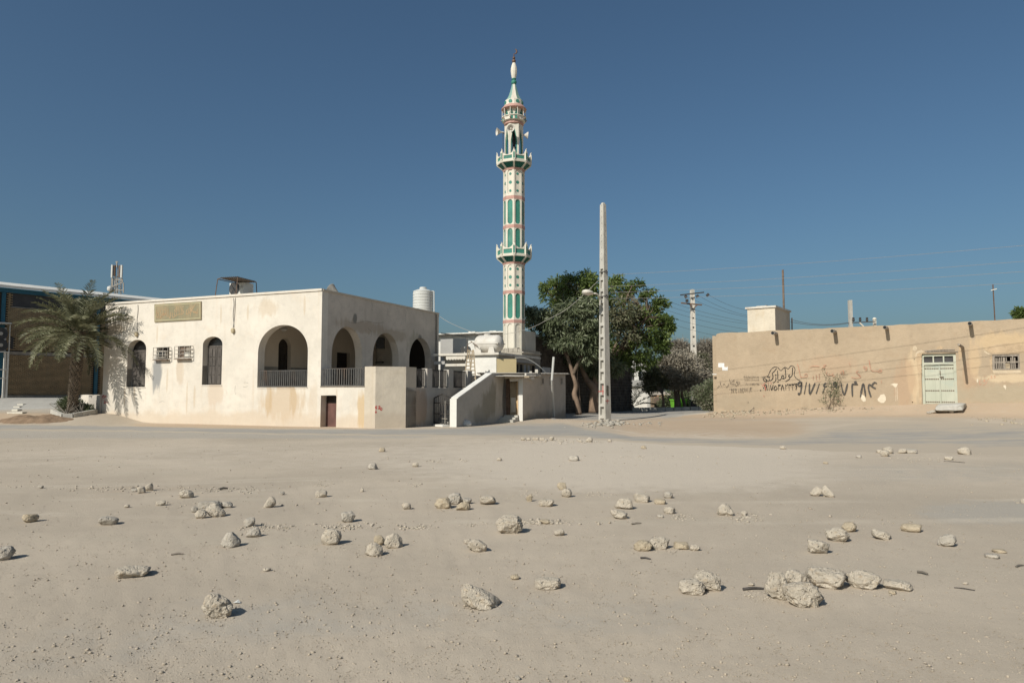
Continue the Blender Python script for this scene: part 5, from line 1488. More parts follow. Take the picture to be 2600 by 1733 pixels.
ddo = [(ddo[0][0], ddo[0][1]), (ddo[1][0], ddo[0][1]), (ddo[1][0], ddo[2][1]), (ddo[0][0], ddo[2][1])]
dwi = [hp(K11, 1645, 590), hp(K11, 2168, 580), hp(K11, 2168, 285), hp(K11, 1645, 300)]
dwi = rect(dwi[0][0], dwi[1][0], dwi[0][1], dwi[2][1])
def blob_hole(K, x, y, rx, rz):
    s, z = hp(K, x, y); return [(s + rx * (1 + .25 * math.sin(i * 2.3)) * math.cos(2 * math.pi * i / 9), z + rz * (1 + .2 * math.cos(i * 1.7)) * math.sin(2 * math.pi * i / 9)) for i in range(9)]
holes = [ddo, dwi, blob_hole(K11, 175, 185, .045, .05), blob_hole(K11, 660, 178, .10, .045), blob_hole(K11, 160, 384, .02, .025), blob_hole(K9, 390, 1338, .03, .03), blob_hole(K11, 125, 1200, .035, .03)]
out = [(-.02, -.5)] + [(SE, -.5), (SE, zTr + .15)]
n = 70
for i in range(n - 1, 0, -1):
    s = SE * i / n; zt = zTl + (zTr - zTl) * s / sRr
    out.append((s, zt + .045 * noise.noise((s * .8, 1, 0)) + .03 * noise.noise((s * 3, 1, 4))))
out += [(.12, zTl - .01), (.02, zTl - .06)] + [(.02 * noise.noise((i, 5, 0)), zTl - .06 - (zTl + .5) * i / 10) for i in range(1, 10)]
MB().plate(FT, out, holes, -.5, 0).build('front_wall', M['mud'], house)
mb = MB()
mb.fbox(Fr(FT.w(0, 0), -FT.n), .51, 9, -.3, zTl - .1, -.4, 0)
mb.build('end_wall', M['mud'], house)
MB().prism([tuple(FT.w(.42, 0, -.51))[:2], tuple(FT.w(SE, 0, -.51))[:2], tuple(FT.w(SE, 0, -9))[:2], tuple(FT.w(.42, 0, -9))[:2]], zTl - .7, zTl - .4).build('roof', M['mud'], house)
MB().fbox(FT, .2, SE, .2, zTl - .75, -.9, -.52).build('dark_interior', M['dark_room'], house)
# pale green plank door
fd = FT.off(d=-.14); s0, s1 = ddo[0][0], ddo[1][0]; z0, z1 = ddo[0][1], ddo[2][1]
w_ = s1 - s0
gm = NT('pale_green_door')
cc = gm.mix(gm.rng(gm.noise(gm.scale(gm.P, (1, 1, .35)), 2.0, 5, .6), .3, .7), (.41, .42, .335, 1), (.475, .475, .385, 1))
cc = gm.mix(gm.rng(gm.noise(gm.P, 1.5, 4, .6), .52, .68, 0, .7), cc, (.38, .42, .36, 1))
cc = gm.mix(gm.rng(gm.noise(gm.scale(gm.P, (8, 8, .6)), 3, 5, .7), .58, .8, 0, .6), cc, (.36, .31, .22, 1))
M['green_door'] = gm.fin(cc, .75, gm.bump(gm.noise(gm.scale(gm.P, (9, 9, .5)), 3, 5, .7), .3, .01), 0, .2)
door = MB(); ft = .12
door.plate(fd, rect(s0 + .005, s1 - .005, z0, z1 - .005), [rect(s0 + ft, s1 - ft, z0 + .01, z1 - .55), *[rect(s0 + ft + k * (w_ - 2 * ft + .06) / 3, s0 + ft + (k + 1) * (w_ - 2 * ft + .06) / 3 - .06, z1 - .43, z1 - .13) for k in range(3)]], -.1, .04)
door = door.build('door_frame', M['green_door'], house)
for k in range(3):
    a, b = s0 + ft + k * (w_ - 2 * ft + .06) / 3, s0 + ft + (k + 1) * (w_ - 2 * ft + .06) / 3 - .06
    MB().fbox(fd, a, b, z1 - .43, z1 - .13, -.08, -.05).build('transom_pane', M['slate'], door)
    mb = MB()
    for i in range(7): mb.fbox(fd, a + (b - a) * (i + .5) / 7 - .008, a + (b - a) * (i + .5) / 7 + .008, z1 - .43, z1 - .13, -.045, -.035)
    mb.build('transom_bar', M['iron_grey'], door)
mid = s0 + w_ * .535
for (a, b, cuts, nm) in ((s0 + ft + .004, mid - .06, (.72,), 'l'), (mid + .0, s1 - ft - .004, (.36,), 'r')):
    lf = MB().fbox(fd, a, b, z0 + .02, z1 - .56, -.09, -.052).build('door_leaf', M['green_door'], house)
    ed = [a] + [a + (b - a) * c for c in cuts] + [b]
    for e0, e1 in zip(ed, ed[1:]):
        MB().fbox(fd, e0 + .004, e1 - .004, z0 + .022, z1 - .565, -.050, -.028).build('plank', M['green_door'], lf)
    ns = 8 if nm == 'l' else 7
    for f in (.055, .345, .64, .91):
        z = z0 + (z1 - .56 - z0) * f
        for i in range(ns):
            s = a + (b - a) * (i + .5) / ns
            c = fd.w(s, z, -.026)
            MB().lathe((0, 0, 0), [(.034, 0), (.026, .018), (0, .026)], 8, caps=False)
            mbb = MB().lathe((0, 0, 0), [(.033, 0), (.025, .018), (.002, .027)], 8, caps=False)
            Rm = Matrix((fd.s, Vector((0, 0, 1)), fd.n)).transposed(); mbb.v = [Rm @ q + c for q in mbb.v]
            mbb.build('stud', M['rust_iron'], lf)
MB().fbox(fd, mid - .058, mid - .004, z0 + .03, z1 - .56, -.05, .002).build('centre_post', M['grey_wood'] if False else M['green_door'], house)
mb = MB().fbox(fd, mid - .03, mid + .14, z0 + (z1 - z0) * .53, z0 + (z1 - z0) * .545, .003, .03); mb.fbox(fd, mid - .02, mid + .01, z0 + (z1 - z0) * .58, z0 + (z1 - z0) * .66, .003, .03)
mb.build('latch', M['rust_iron'], house)
# old lintel timbers and protruding beam
for k, (xa, ya, xb, yb, r) in enumerate(((360, 232, 930, 205, .028), (390, 250, 990, 245, .03))):
    a, b = hp(K11, xa, ya), hp(K11, xb, yb)
    MB().tube([FT.w(a[0], a[1], .01), FT.w((a[0] + b[0]) / 2, (a[1] + b[1]) / 2 + .03, .015), FT.w(b[0], b[1], .01)], r, 7).build('lintel', M['grey_wood'], house)
a = hp(K11, 1075, 160)
MB().tube([FT.w(a[0], a[1], -.1), FT.w(a[0] - .02, a[1] + .02, 2.25)], [.075, .055], 8).build('beam', M['grey_wood'], house)
# slatted window
fw_ = FT.off(d=-.05); s0, s1, z0, z1 = dwi[0][0], dwi[1][0], dwi[0][1], dwi[2][1]
wg = MB(); wg.fbox(fw_, s0, s1, z1 - .1, z1, -.06, .02); wg.fbox(fw_, s0, s0 + .1, z0 - .3, z1 - .102, -.06, .02); wg.fbox(fw_, s1 - .07, s1, z0 - .1, z1 - .102, -.06, .02)
wg.fbox(fw_, s0 + .102, s1 - .072, (z0 + z1) / 2 - .035, (z0 + z1) / 2 + .035, -.06, .0); wg.fbox(fw_, s0 + .102, s1 - .072, z0, z0 + .07, -.06, .0)
wg = wg.build('window_frame', M['grey_wood'], house)
rnd = random.Random(5); x = s0 + .13
while x < s1 - .14:
    w = rnd.choice((.035, .045, .05, .09))
    f = (x - s0) / (s1 - s0)
    if not (.42 < f < .62 and rnd.random() < .45):
        MB().fbox(fw_, x, x + w, z0 + .02 + (.5 * (z1 - z0) if .4 < f < .64 else 0), z1 - .1 - rnd.random() * .08, .004, .02).build('slat', M['grey_wood'], wg)
    x += w + rnd.uniform(.018, .034)
MB().fbox(fw_, s0 + .42 * (s1 - s0), s0 + .64 * (s1 - s0), z0 + .07, (z0 + z1) / 2 - .06, -.05, -.03).build('shutter_board', M['pale_wood'], wg)
# drain spouts
for (x, y) in ((670, 655), (1255, 636)):
    s, z = hp(K9, x, y)
    o = MB().tube([FT.w(s, z, -.1), FT.w(s, z, .72)], .10, 12).build('drain_spout', M['tin'], house)
    MB().tube([FT.w(s, z, .721), FT.w(s, z, .725)], .085, 12).build('mouth', M['dark'], o)
for (x, y) in ((268, 572), (1062, 536)):
    s, z = hp(K10, x, y)
    o = MB().tube([FT.w(s, z, -.1), FT.w(s, z, .72)], .09, 12).build('drain_spout', M['tin'], house)
    MB().tube([FT.w(s, z, .721), FT.w(s, z, .725)], .077, 12).build('mouth', M['dark'], o)
s, z = hp(K9, 70, 1056); MB().fbox(FT, s - .3, s + .02, z - .03, z + .03, -.3, -.2).build('ledge', M['white_wall'], house)
# bare plaster patches
def patch(K, pts, nm='plaster_patch', mt='off_white'):
    MB().plate(FT, [hp(K, *p) for p in pts], [], -.01, .008).build(nm, M[mt], house)
M['patch'] = plain('pale_patch', (.62, .54, .42, 1), .9, .08, 4, .3, 30)
patch(K12, [(1985, 515), (2020, 535), (2035, 570), (2040, 600), (2010, 612), (1985, 590), (1972, 560)], mt='patch')
patch(K12, [(2190, 575), (2215, 545), (2230, 520), (2275, 510), (2295, 545), (2300, 590), (2270, 625), (2235, 625), (2195, 600)], mt='patch')
patch(K11, [(1850, 880), (1885, 872), (1905, 910), (1890, 965), (1875, 930), (1852, 910)], mt='patch')
patch(K11, [(1345, 760), (1362, 752), (1372, 800), (1355, 832), (1342, 805)], mt='patch')
patch(K10, [(300, 1105), (335, 1092), (372, 1095), (362, 1125), (345, 1132), (325, 1110)], mt='patch')
strokes('paint_drip', FT, K10, [[(352, 1125), (355, 1190), (352, 1262)], [(366, 1125), (368, 1210), (366, 1255)]], .02, M['patch'], house, .008)
# render broken away round the door and the window, showing the rough coat
M['rough_coat'] = plaster('rough_coat', (.50, .375, .245, 1), var=.2, bump=.9, blot=(.56, .45, .32, 1))
M['pale_coat'] = plaster('pale_coat', (.56, .46, .33, 1), var=.14, bump=.8, blot=(.48, .36, .24, 1))
def ragged(pts, mt, seed, d=.009, amp=5):
    rd_ = random.Random(seed); out_ = []
    for (x0_, y0_), (x1_, y1_) in zip(pts, pts[1:] + pts[:1]):
        L_ = math.hypot(x1_ - x0_, y1_ - y0_); n_ = max(1, int(L_ / 14))
        for i in range(n_): out_.append((x0_ + (x1_ - x0_) * i / n_ + rd_.uniform(-amp, amp), y0_ + (y1_ - y0_) * i / n_ + rd_.uniform(-amp, amp)))
    MB().plate(FT, [hp(K11, *p) for p in out_], [], -.01, d).build('bare_patch', M[mt], house)
ragged([(300, 300), (296, 1225), (262, 1225), (255, 1000), (240, 800), (222, 560), (205, 420), (190, 300), (235, 215), (300, 235), (350, 250)], 'rough_coat', 1)
ragged([(232, 225), (190, 262), (178, 350), (196, 356), (210, 290), (250, 262), (300, 262), (370, 250), (300, 212)], 'pale_coat', 2, .014)
ragged([(1003, 300), (1003, 420), (1030, 400), (1050, 340), (1080, 250), (1110, 190), (1060, 120), (1000, 130), (1010, 200), (990, 245)], 'rough_coat', 3)
ragged([(560, 215), (600, 150), (670, 132), (700, 160), (690, 215), (640, 222)], 'rough_coat', 4, .012)
ragged([(120, 200), (140, 140), (180, 128), (215, 160), (210, 205), (170, 222)], 'pale_coat', 5)
ragged([(1625, 275), (1480, 200), (1560, 150), (1700, 110), (1900, 80), (2060, 95), (2239, 90), (2239, 268), (2150, 262), (1900, 270)], 'rough_coat', 6, .007, 8)
ragged([(1640, 595), (1900, 600), (2160, 590), (2200, 640), (2000, 650), (1800, 655), (1660, 650)], 'pale_coat', 7, .012)
ragged([(1620, 300), (1590, 380), (1600, 520), (1625, 600), (1636, 640), (1640, 300)], 'rough_coat', 8, .012)
ragged([(1500, 210), (1540, 260), (1620, 290), (1560, 300), (1480, 250)], 'pale_coat', 9, .012)
# two paper notices
n1 = MB().plate(FT, [hp(K12, *p) for p in ((122, 163), (200, 163), (200, 110), (122, 108))], [], .002, .008).build('paper_notice', M['paper'], house)
strokes('print', FT, K12, [[(132, 125), (192, 124)], [(138, 140), (190, 139)]], .025, M['grey_wall'], n1, .009)
n2 = MB().plate(FT, [hp(K12, *p) for p in ((175, 205), (246, 204), (245, 150), (228, 165), (200, 158), (174, 152))], [], .009, .014).build('paper_notice', M['paper'], house)
n2['label'] = 'torn white paper notice'; n1['label'] = 'whole white paper notice'
# cracks at the foot of the wall on the right
ck = [(1340, 1328), (1450, 1310), (1540, 1290), (1640, 1272), (1740, 1280), (1810, 1268), (1860, 1275), (1905, 1262), (1940, 1278), (2060, 1268), (2240, 1272)]
strokes('crack', FT, K11, [ck], .06, M['dark_room'], house, .02)

# spray paint on the wall
G1_ = [[(685, 298), (745, 285), (772, 268), (790, 225), (820, 180), (860, 160), (895, 168), (915, 190), (935, 208), (955, 190), (985, 165), (1005, 170), (1030, 185), (1055, 155), (1078, 143), (1100, 155), (1118, 190), (1112, 230), (1108, 260), (1120, 290), (1150, 320), (1185, 345), (1172, 380)]]
strokes('graffiti', FT, K12, G1_, .05, M['black_spray'], house, .004)
G2_ = [[(1085, 165), (1086, 210), (1083, 255), (1070, 285), (1052, 288)], [(1055, 262), (1040, 266), (1037, 284), (1055, 290), (1046, 315), (1020, 335), (995, 350)],
       [(988, 168), (994, 210), (998, 260), (998, 295), (980, 310), (962, 312)], [(962, 312), (944, 298), (950, 276), (970, 276), (972, 300), (957, 316)],
       [(890, 205), (895, 260), (894, 322)], [(894, 326), (920, 330), (942, 308)], [(898, 352)], [(868, 288), (871, 315), (862, 345), (833, 367)], [(868, 264)],
       [(880, 175), (850, 215), (822, 243), (830, 262), (832, 300), (815, 328), (790, 335), (783, 312)], [(783, 335), (765, 344), (748, 318)], [(750, 344), (735, 312), (712, 308), (706, 325), (728, 345), (756, 351)], [(768, 290)], [(787, 292)]]
strokes('graffiti', FT, K12, G2_, .055, M['black_spray'], house, .016)
G3_ = [[(672, 463)], [(712, 432)], [(750, 392), (728, 398), (732, 420), (750, 418), (751, 392), (754, 430), (762, 463)], [(775, 385), (787, 465)], [(800, 390), (816, 462), (836, 388)],
       [(862, 405), (846, 438), (852, 460), (874, 455), (886, 435), (874, 412), (862, 405)], [(903, 465), (902, 385)], [(902, 410), (914, 388), (920, 405), (932, 384)], [(940, 466), (955, 392), (977, 468)],
       [(1001, 462), (993, 385)], [(994, 390), (1010, 402), (1026, 378)], [(1045, 462), (1036, 382)], [(1037, 400), (1050, 384), (1053, 402), (1070, 380)], [(1090, 462), (1078, 378)], [(1079, 398), (1092, 378), (1096, 396), (1114, 372)],
       [(1142, 374), (1124, 382), (1126, 404), (1142, 402), (1142, 374), (1140, 420), (1130, 452)], [(1128, 452), (1138, 458)]]
strokes('graffiti', FT, K12, G3_, .05, M['black_spray'], house, .026)
G4_ = [[(1170, 508)], [(1202, 352), (1166, 366), (1162, 398), (1194, 402), (1206, 354), (1203, 420), (1190, 506)], [(1268, 355), (1240, 510)], [(1308, 370), (1312, 512), (1380, 365)], [(1437, 370), (1394, 505)],
       [(1528, 368), (1498, 384), (1500, 412), (1534, 408)], [(1512, 412), (1478, 500)], [(1652, 350), (1622, 372), (1634, 410), (1658, 380), (1654, 440)], [(1715, 358), (1757, 522), (1802, 372)],
       [(1865, 542), (1862, 398), (1880, 382), (1938, 385)], [(1905, 357)], [(1968, 550), (2006, 374), (2036, 542)], [(2106, 550), (2074, 440), (2086, 388), (2130, 420), (2168, 437)], [(2118, 398), (2150, 360), (2182, 374)]]
strokes('graffiti', FT, K12, G4_, .10, M['grey_spray'], house, .040)
G5_ = [[(382, 345), (358, 356), (378, 368), (402, 372), (396, 352), (384, 350)], [(378, 376), (366, 398), (346, 406)], [(352, 372), (338, 388), (328, 374), (316, 388), (304, 376), (290, 386)], [(332, 322), (302, 350), (282, 362)], [(268, 315), (276, 352), (284, 384)],
       [(262, 376), (252, 400), (226, 424)], [(214, 398), (200, 376), (186, 392)], [(148, 350), (152, 385), (162, 406)], [(162, 406), (178, 396)], [(138, 396), (126, 416), (106, 432)], [(320, 350)], [(330, 345)], [(388, 392)]]
strokes('graffiti', FT, K12, G5_, .028, M['thin_spray'], house, .050)
G6_ = [[(272, 448)], [(300, 438), (288, 448), (300, 456), (304, 440), (298, 496)], [(325, 496), (318, 440), (330, 452), (340, 438)], [(356, 496), (348, 440), (360, 452), (370, 436)], [(388, 440), (392, 495)], [(418, 436), (406, 446), (418, 454), (421, 438), (416, 494)],
       [(446, 494), (438, 436), (456, 444)], [(478, 430), (464, 440), (476, 450), (462, 464), (476, 470)], [(505, 428), (490, 440), (502, 448), (490, 462), (504, 470)], [(522, 424), (528, 486)], [(548, 480), (540, 424), (550, 436), (562, 418)]]
strokes('graffiti', FT, K12, G6_, .028, M['thin_spray'], house, .056)
rnd = random.Random(2)
G7_ = []
for (x0, x1, y) in ((458, 652, 288), (468, 652, 326)):
    x = x1
    while x > x0 + 16:
        w = rnd.uniform(12, 26); h = rnd.choice((8, 12, 18))
        G7_.append([(x, y - h * .5), (x - w * .3, y + 3), (x - w * .6, y - rnd.uniform(0, 8)), (x - w, y + 4)])
        if rnd.random() < .5: G7_.append([(x - w * .4, y - 14), (x - w * .42, y + 2)])
        if rnd.random() < .5: G7_.append([(x - w * .5, y + 11)])
        x -= w + rnd.uniform(2, 6)
for i, ch in enumerate('0912465861950'):
    x = 474 + i * 15; y = 378
    G7_.append({'0': [(x, y)], '9': [(x + 6, y - 10), (x, y - 4), (x + 6, y), (x + 6, y + 13)], '1': [(x + 2, y - 10), (x + 5, y + 13)], '2': [(x, y - 10), (x + 2, y + 13)], '4': [(x + 6, y - 10), (x, y), (x + 6, y + 12)], '6': [(x + 6, y - 9), (x, y - 2), (x + 2, y + 12)],
                '5': [(x + 4, y - 8), (x, y + 6), (x + 8, y + 6), (x + 4, y - 8)], '8': [(x, y + 12), (x + 4, y - 10), (x + 9, y + 12)]}[ch])
strokes('graffiti', FT, K12, G7_, .022, M['thin_spray'], house, .060)
G8_ = [[(1150, 120), (1165, 160), (1180, 230), (1195, 285), (1230, 292), (1288, 280)], [(1240, 265), (1262, 245), (1284, 268)], [(1355, 265), (1356, 322)], [(1395, 250), (1400, 322)], [(1432, 246), (1436, 318)], [(1310, 160), (1360, 148), (1440, 152)], [(1530, 130), (1490, 145), (1510, 165), (1470, 170)],
       [(1540, 215), (1525, 240), (1548, 260), (1600, 262)], [(1620, 240), (1600, 262), (1640, 285)], [(1750, 205), (1715, 222), (1722, 245), (1755, 240), (1750, 205), (1758, 265)], [(1820, 105), (1845, 150)], [(1945, 205), (1915, 228), (1955, 262), (1970, 290), (1905, 302), (1852, 290)],
       [(2028, 145), (2010, 165), (2030, 178), (2050, 160), (2052, 195), (2025, 205)], [(2082, 65), (2092, 130), (2108, 195), (2150, 215), (2200, 212)], [(2205, 205), (2235, 192), (2245, 215), (2215, 228), (2200, 212)], [(1380, 350), (1460, 340)], [(2240, 330), (2242, 372)]]
strokes('graffiti', FT, K12, G8_, .036, M['red_spray'], house, .066)
strokes('graffiti', FT, K12, [[(735, 365), (715, 395), (738, 425), (735, 462)], [(690, 380), (702, 408)], [(810, 355), (812, 382)], [(770, 360), (776, 385)], [(718, 525), (718, 545)]], .04, M['red_paint'], house, .072)
G9_ = [[(1700, 700), (1672, 702), (1698, 728), (1670, 742)], [(1640, 700), (1612, 712), (1640, 740), (1600, 748)], [(1580, 742), (1555, 775), (1520, 840), (1470, 882)], [(1500, 770), (1478, 790), (1482, 812), (1502, 800), (1500, 772)], [(1525, 690), (1480, 720)], [(1440, 850), (1400, 865), (1405, 800), (1398, 780)]]
strokes('graffiti', FT, K11, G9_, .026, M['red_spray'], house, .004)

# broken door step
def door_step():
    c = hp(K11, 860, 1330); t = thing('broken_step', 'cracked concrete doorstep slab propped on stones before the green door', 'doorstep', tuple(FT.w(c[0], c[1] - .3, 1.0)))
    z = ddo[0][1] - .02; sa, sb = hp(K11, 215, 1250)[0], hp(K11, 1300, 1250)[0]
    mb = MB(); vs = []; n = 24
    for i in range(n + 1):
        f = i / n; s = sa + (sb - sa) * f; h = max(0.0, math.sin(math.pi * f)) ** .5
        g = Hf(*FT.w(s, 0, 1.25)[:2])
        vs += [FT.w(s, z * h + (g + .03) * (1 - h), .0), FT.w(s, z * h - .02 + (g + .03) * (1 - h), .32), FT.w(s, g - .05, .75 + .1 * noise.noise((s * 2, 0, 0)))]
    mb.add(vs, [(3 * i + j, 3 * i + 3 + j, 3 * i + 4 + j, 3 * i + 1 + j) for i in range(n) for j in range(2)])
    mb.f = [q[::-1] for q in mb.f]
    mb.build('apron', M['concrete'], t)
    for i, (x, d, r) in enumerate(((560, 1.2, .16), (640, 1.0, .15), (800, 1.0, .2), (910, 1.15, .12), (500, 1.3, .12), (1020, .95, .18))):
        s = hp(K11, x, 1420)[0]; q = FT.w(s, 0, d); q.z = Hf(q.x, q.y)
        mb = MB().lathe(q, [(r * .7, 0), (r, r * .4), (r * .8, r * .8), (r * .2, r * 1.0)], 7, i); mb.v = [v + Vector((noise.noise(v * 4), noise.noise(v * 5), noise.noise(v * 6))) * .05 for v in mb.v]
        mb.build('prop_stone', M['stone_grey'], t)
door_step()

# white tank room on the roof
P_ = at(1973, 1000, 46.0); P_.z = 0
fr = Fr(P_, FT.s); fr2 = Fr(P_, -FT.n)
zt, zb = fr.hit(K9(682, 372))[1], zTl - .3
s0 = fr.hit(K9(384, 500))[0]; s1 = fr2.hit(K9(806, 500))[0]
tr = thing('roof_room', 'white plastered cube water tank room standing on the mud house roof', 'roof room', tuple(fr.w(s0 / 2, zb, -1)))
M['roomw'] = plaster('tank_room_render', (.62, .55, .44, 1), blot=(.5, .40, .27, 1), streak=(.54, .43, .3, 1), var=.1, bump=.4)
foot = [tuple(fr.w(s0, 0))[:2], tuple(P_)[:2], tuple(fr2.w(s1, 0))[:2], tuple(fr2.w(s1, 0) + fr.s * s0)[:2]]
MB().prism(foot, zb, zt - .12).build('wall', M['roomw'], tr)
foot = [tuple(fr.w(s0 - .12, 0, .08))[:2], tuple(fr.w(.08, 0, .08))[:2], tuple(fr2.w(s1 + .1, 0, .08))[:2], tuple(fr2.w(s1 + .1, 0) + fr.s * (s0 - .1))[:2]]
MB().prism(foot, zt - .118, zt).build('roof_slab', M['off_white'], tr)
MB().fbox(fr, s0 * .72, s0 * .35, zt + .002, zt + .07, -1.2, -.3).build('hatch', M['off_white'], tr)
MB().fbox(fr, s0 * .45, s0 * .38, zt + .072, zt + .13, -.8, -.6).build('handle', M['rust_iron'], tr)
MB().tube([fr2.w(s1 + .05, zt - .5, .12), fr2.w(s1 + .02, zb, .10)], .04, 6).build('pipe', M['rust_iron'], tr)

# posts seen above the roof
def post(x0, y0, x1, y1, Y, r, mt, label, name='wooden_post', cat='post'):
    a = at(x1, y1, Y); b = at(x0, y0, Y); d = (a - b).normalized()
    return tag(MB().tube([a + d * max(0, (a.z + .0) / max(.2, -d.z)), b], [r * 1.1, r], 8).build(name, M[mt], None), label, cat)
post(1987.5, 685, 1990, 775, 52, .075, 'brown_wood', 'tall bare brown post rising behind the white roof room')
t = thing('concrete_post', 'pale concrete power post with a crossarm behind the mud house roof', 'utility pole', tuple(at(2161, 1000, 60)))
a, b = at(2161, 830, 60), at(2158, 762, 60)
MB().bar(Vector((a.x, a.y, 0)), b, .27).build('pole', M['concrete'], t)
MB().bar(at(2164, 819, 59.7), at(2223, 816, 59.7), .08).build('crossarm', M['iron_grey'], t)
for x in (2167, 2184, 2201.5): MB().lathe(at(x, 816, 59.7), [(.05, 0), (.12, .1), (.08, .2), (.11, .3), (.0, .36)], 8, caps=False).build('insulator', M['iron'], t)
MB().bar(at(2182, 819, 59.7), at(2192, 828, 59.7), .1).build('brace', M['white_paint'], t)
MB().bar(Vector((at(2220.5, 812, 60).x, 60, 0)), at(2220.5, 813, 60), .2).build('arm_post', M['white_paint'], t)
MB().lathe(at(2220.5, 813, 60), [(.1, 0), (.18, .1), (.1, .22), (0, .25)], 8, caps=False).build('insulator', M['white_paint'], t)
t = thing('aerial_mast', 'thin rusty mast with a small crosspiece above the mud house roof', 'mast', tuple(at(2525, 1000, 55)))
MB().bar(at(2527, 830, 55), at(2521, 722, 55), .06).build('mast', M['rust_iron'], t); MB().bar(at(2516, 737, 55), at(2531, 733, 54.8), .06).build('crosspiece', M['white_paint'], t)

# lattice pole with crossarms and its wires
t = thing('power_pole', 'slotted concrete power pole with two crossarms behind the dusty trees', 'utility pole', tuple(at(1764, 1045, 66)))
a, b = at(1764, 1046, 66), at(1757.5, 737, 66)
for dx in (-.2, .2): MB().bar(a + Vector((dx * 1.15, 0, 0)), b + Vector((dx * .55, 0, 0)), .13, .34, (0, 1, 0)).build('leg', M['off_white'], t)
n = 13
for k in range(n):
    p = a.lerp(b, (k + .5) / n); MB().box(p, .3 - .012 * k, .3, 1.0).build('rung', M['off_white'], t)
p = a.lerp(b, .985); MB().box(p, .3, .36, .5).build('head', M['concrete'], t)
p0, p1 = a, a.lerp(b, .10)
MB().bar(p0 + Vector((0, 0, -.1)), p1, .9, .7, (0, 1, 0)).build('tar_coat', M['tar'], t)
MB().bar(at(*K8(673, 196), 65.5), at(*K8(915, 168), 65.5), .10).build('crossarm', M['iron'], t)
MB().bar(at(*K8(680, 277), 65.4), at(*K8(893, 297), 65.4), .12).build('crossarm', M['rust_iron'], t)
for (xa, ya, xb, yb) in ((770, 290, 790, 320), (845, 298, 815, 325)): MB().bar(at(*K8(xa, ya), 65.4), at(*K8(xb, yb), 65.4), .09).build('brace', M['rust_iron'], t)
for (xa, ya, xb, yb) in ((720, 200, 738, 225), (835, 215, 858, 200), (942, 205, 962, 185), (740, 240, 742, 268)): MB().bar(at(*K8(xa, ya), 65.2), at(*K8(xb, yb), 65.2), .22).build('insulator', M['iron'], t)
WR = [((955, 190), (1360, 350), 64, 'uppermost dark wire sloping right from the power pole'), ((860, 203), (1360, 405), 64, 'second dark wire sloping right from the power pole'), ((745, 215), (1360, 420), 64, 'third dark wire sloping right from the power pole'),
      ((380, 200), (1360, 470), 62, 'dark wire passing behind the green tree top to the right'), ((440, 318), (1360, 545), 62, 'dark wire in the middle of the span behind the green tree'), ((480, 395), (1360, 590), 62, 'dark wire just under the middle of the span'), ((560, 480), (1300, 645), 62, 'lowest dark wire beside the power pole'), ((540, 305), (1360, 490), 68, 'faint far wire crossing behind the power pole')]
for (q0, q1, Y, lb) in WR:
    wire(at(*K8(*q0), Y), at(*K8(*q1), Y + 2), .22, 'power_line', lb, .012, 'wire_dk', 'power lines near the slotted pole', 20)
wire(at(*K9(812, 512), 60), at(*K9(1400, 540), 60), .3, 'power_line', 'slack upper wire between white roof room and concrete post', .02, 'wire_dk')
wire(at(*K9(812, 535), 60), at(*K9(1400, 548), 60), .25, 'power_line', 'slack lower wire between white roof room and concrete post', .02, 'wire_dk')

# ------------------------------------------------------------------ brick hall at the left
B0 = at(0, 1009, 43.0); B0.z = 0
FBk = Fr(B0, (.6, .8))
bh = thing('brick_hall', 'large yellow brick hall with blue trim and white sheet roof at the left', 'building', tuple(FBk.w(2, 1.2, -3)))
zg_ = at(0, 1009.5, 43).z; zr0 = at(0, 727, 43).z; zw0 = zr0 - .36
sN = -7.0; sF = 22.0
M['brick'] = plain('yellow_brick', (.40, .30, .18, 1), .9, .16, 2.2, .3, 30, dirt=(.32, .255, .165, 1))
M['mortar'] = plain('mortar', (.07, .06, .05, 1), .95, .2, 2, .3, 30)
MB().fbox(FBk, sN, sF, zg_ - 1, zw0, -.5, -.10).build('wall_core', M['mortar'], bh)
wn_ = [FBk.hit(K1(105, 400))[0], FBk.hit(K1(480, 420))[0]]; zn0 = FBk.hit(K1(105, 470))[1]; zn1 = FBk.hit(K1(105, 342))[1]
pil = [FBk.hit(K1(28, 500))[0], FBk.hit(K1(848, 600))[0]]
slit = (FBk.hit(K1(88, 780))[0], FBk.hit(K1(122, 780))[0], FBk.hit(K1(105, 838))[1], FBk.hit(K1(105, 735))[1])
zs0, zs1 = FBk.hit(K1(300, 893))[1], FBk.hit(K1(300, 862))[1]
mb = MB(); row = 0; z = zg_ + .16
bl, bh_ = .225, .073
while z < zw0 - .02:
    s = sN + (row % 2) * bl / 2
    while s < 6.2:
        a, b = s + .006, s + bl - .006
        c = (a + b) / 2
        skip = (wn_[0] - .05 < c < 6.2 and zn0 - .02 < z + .03 < zn1 + .03) or any(abs(c - p) < .2 for p in pil) or (slit[0] < c < slit[1] and slit[2] < z < slit[3]) or (zs0 - .08 < z < zs1)
        if not skip: mb.fbox(FBk, a + .004, b - .004, z + .02, z + bh_ - .012, -.099, random.uniform(-.002, .016))
        s += bl
    z += bh_; row += 1
tag(mb.build('brick', M['brick'], bh), kind='stuff')
MB().fbox(FBk, wn_[0], 6.3, zn0, zn1, -.09, -.05).build('window_band', M['slate'], bh)
mb = MB(); mb.fbox(FBk, wn_[0] - .03, 6.3, zn0 - .06, zn0, -.06, .03); mb.fbox(FBk, wn_[0] - .03, 6.3, zs0 - .0, zs1 - .02, -.06, .05); mb.build('ledge', M['concrete_dk'], bh)
for p in pil: MB().fbox(FBk, p - .1, p + .1, zg_, zw0, -.09, .06).build('blue_pilaster', M['blue'], bh)
MB().fbox(FBk, slit[0], slit[1], slit[2], slit[3], -.09, -.02).build('slit_window', M['slate'], bh)
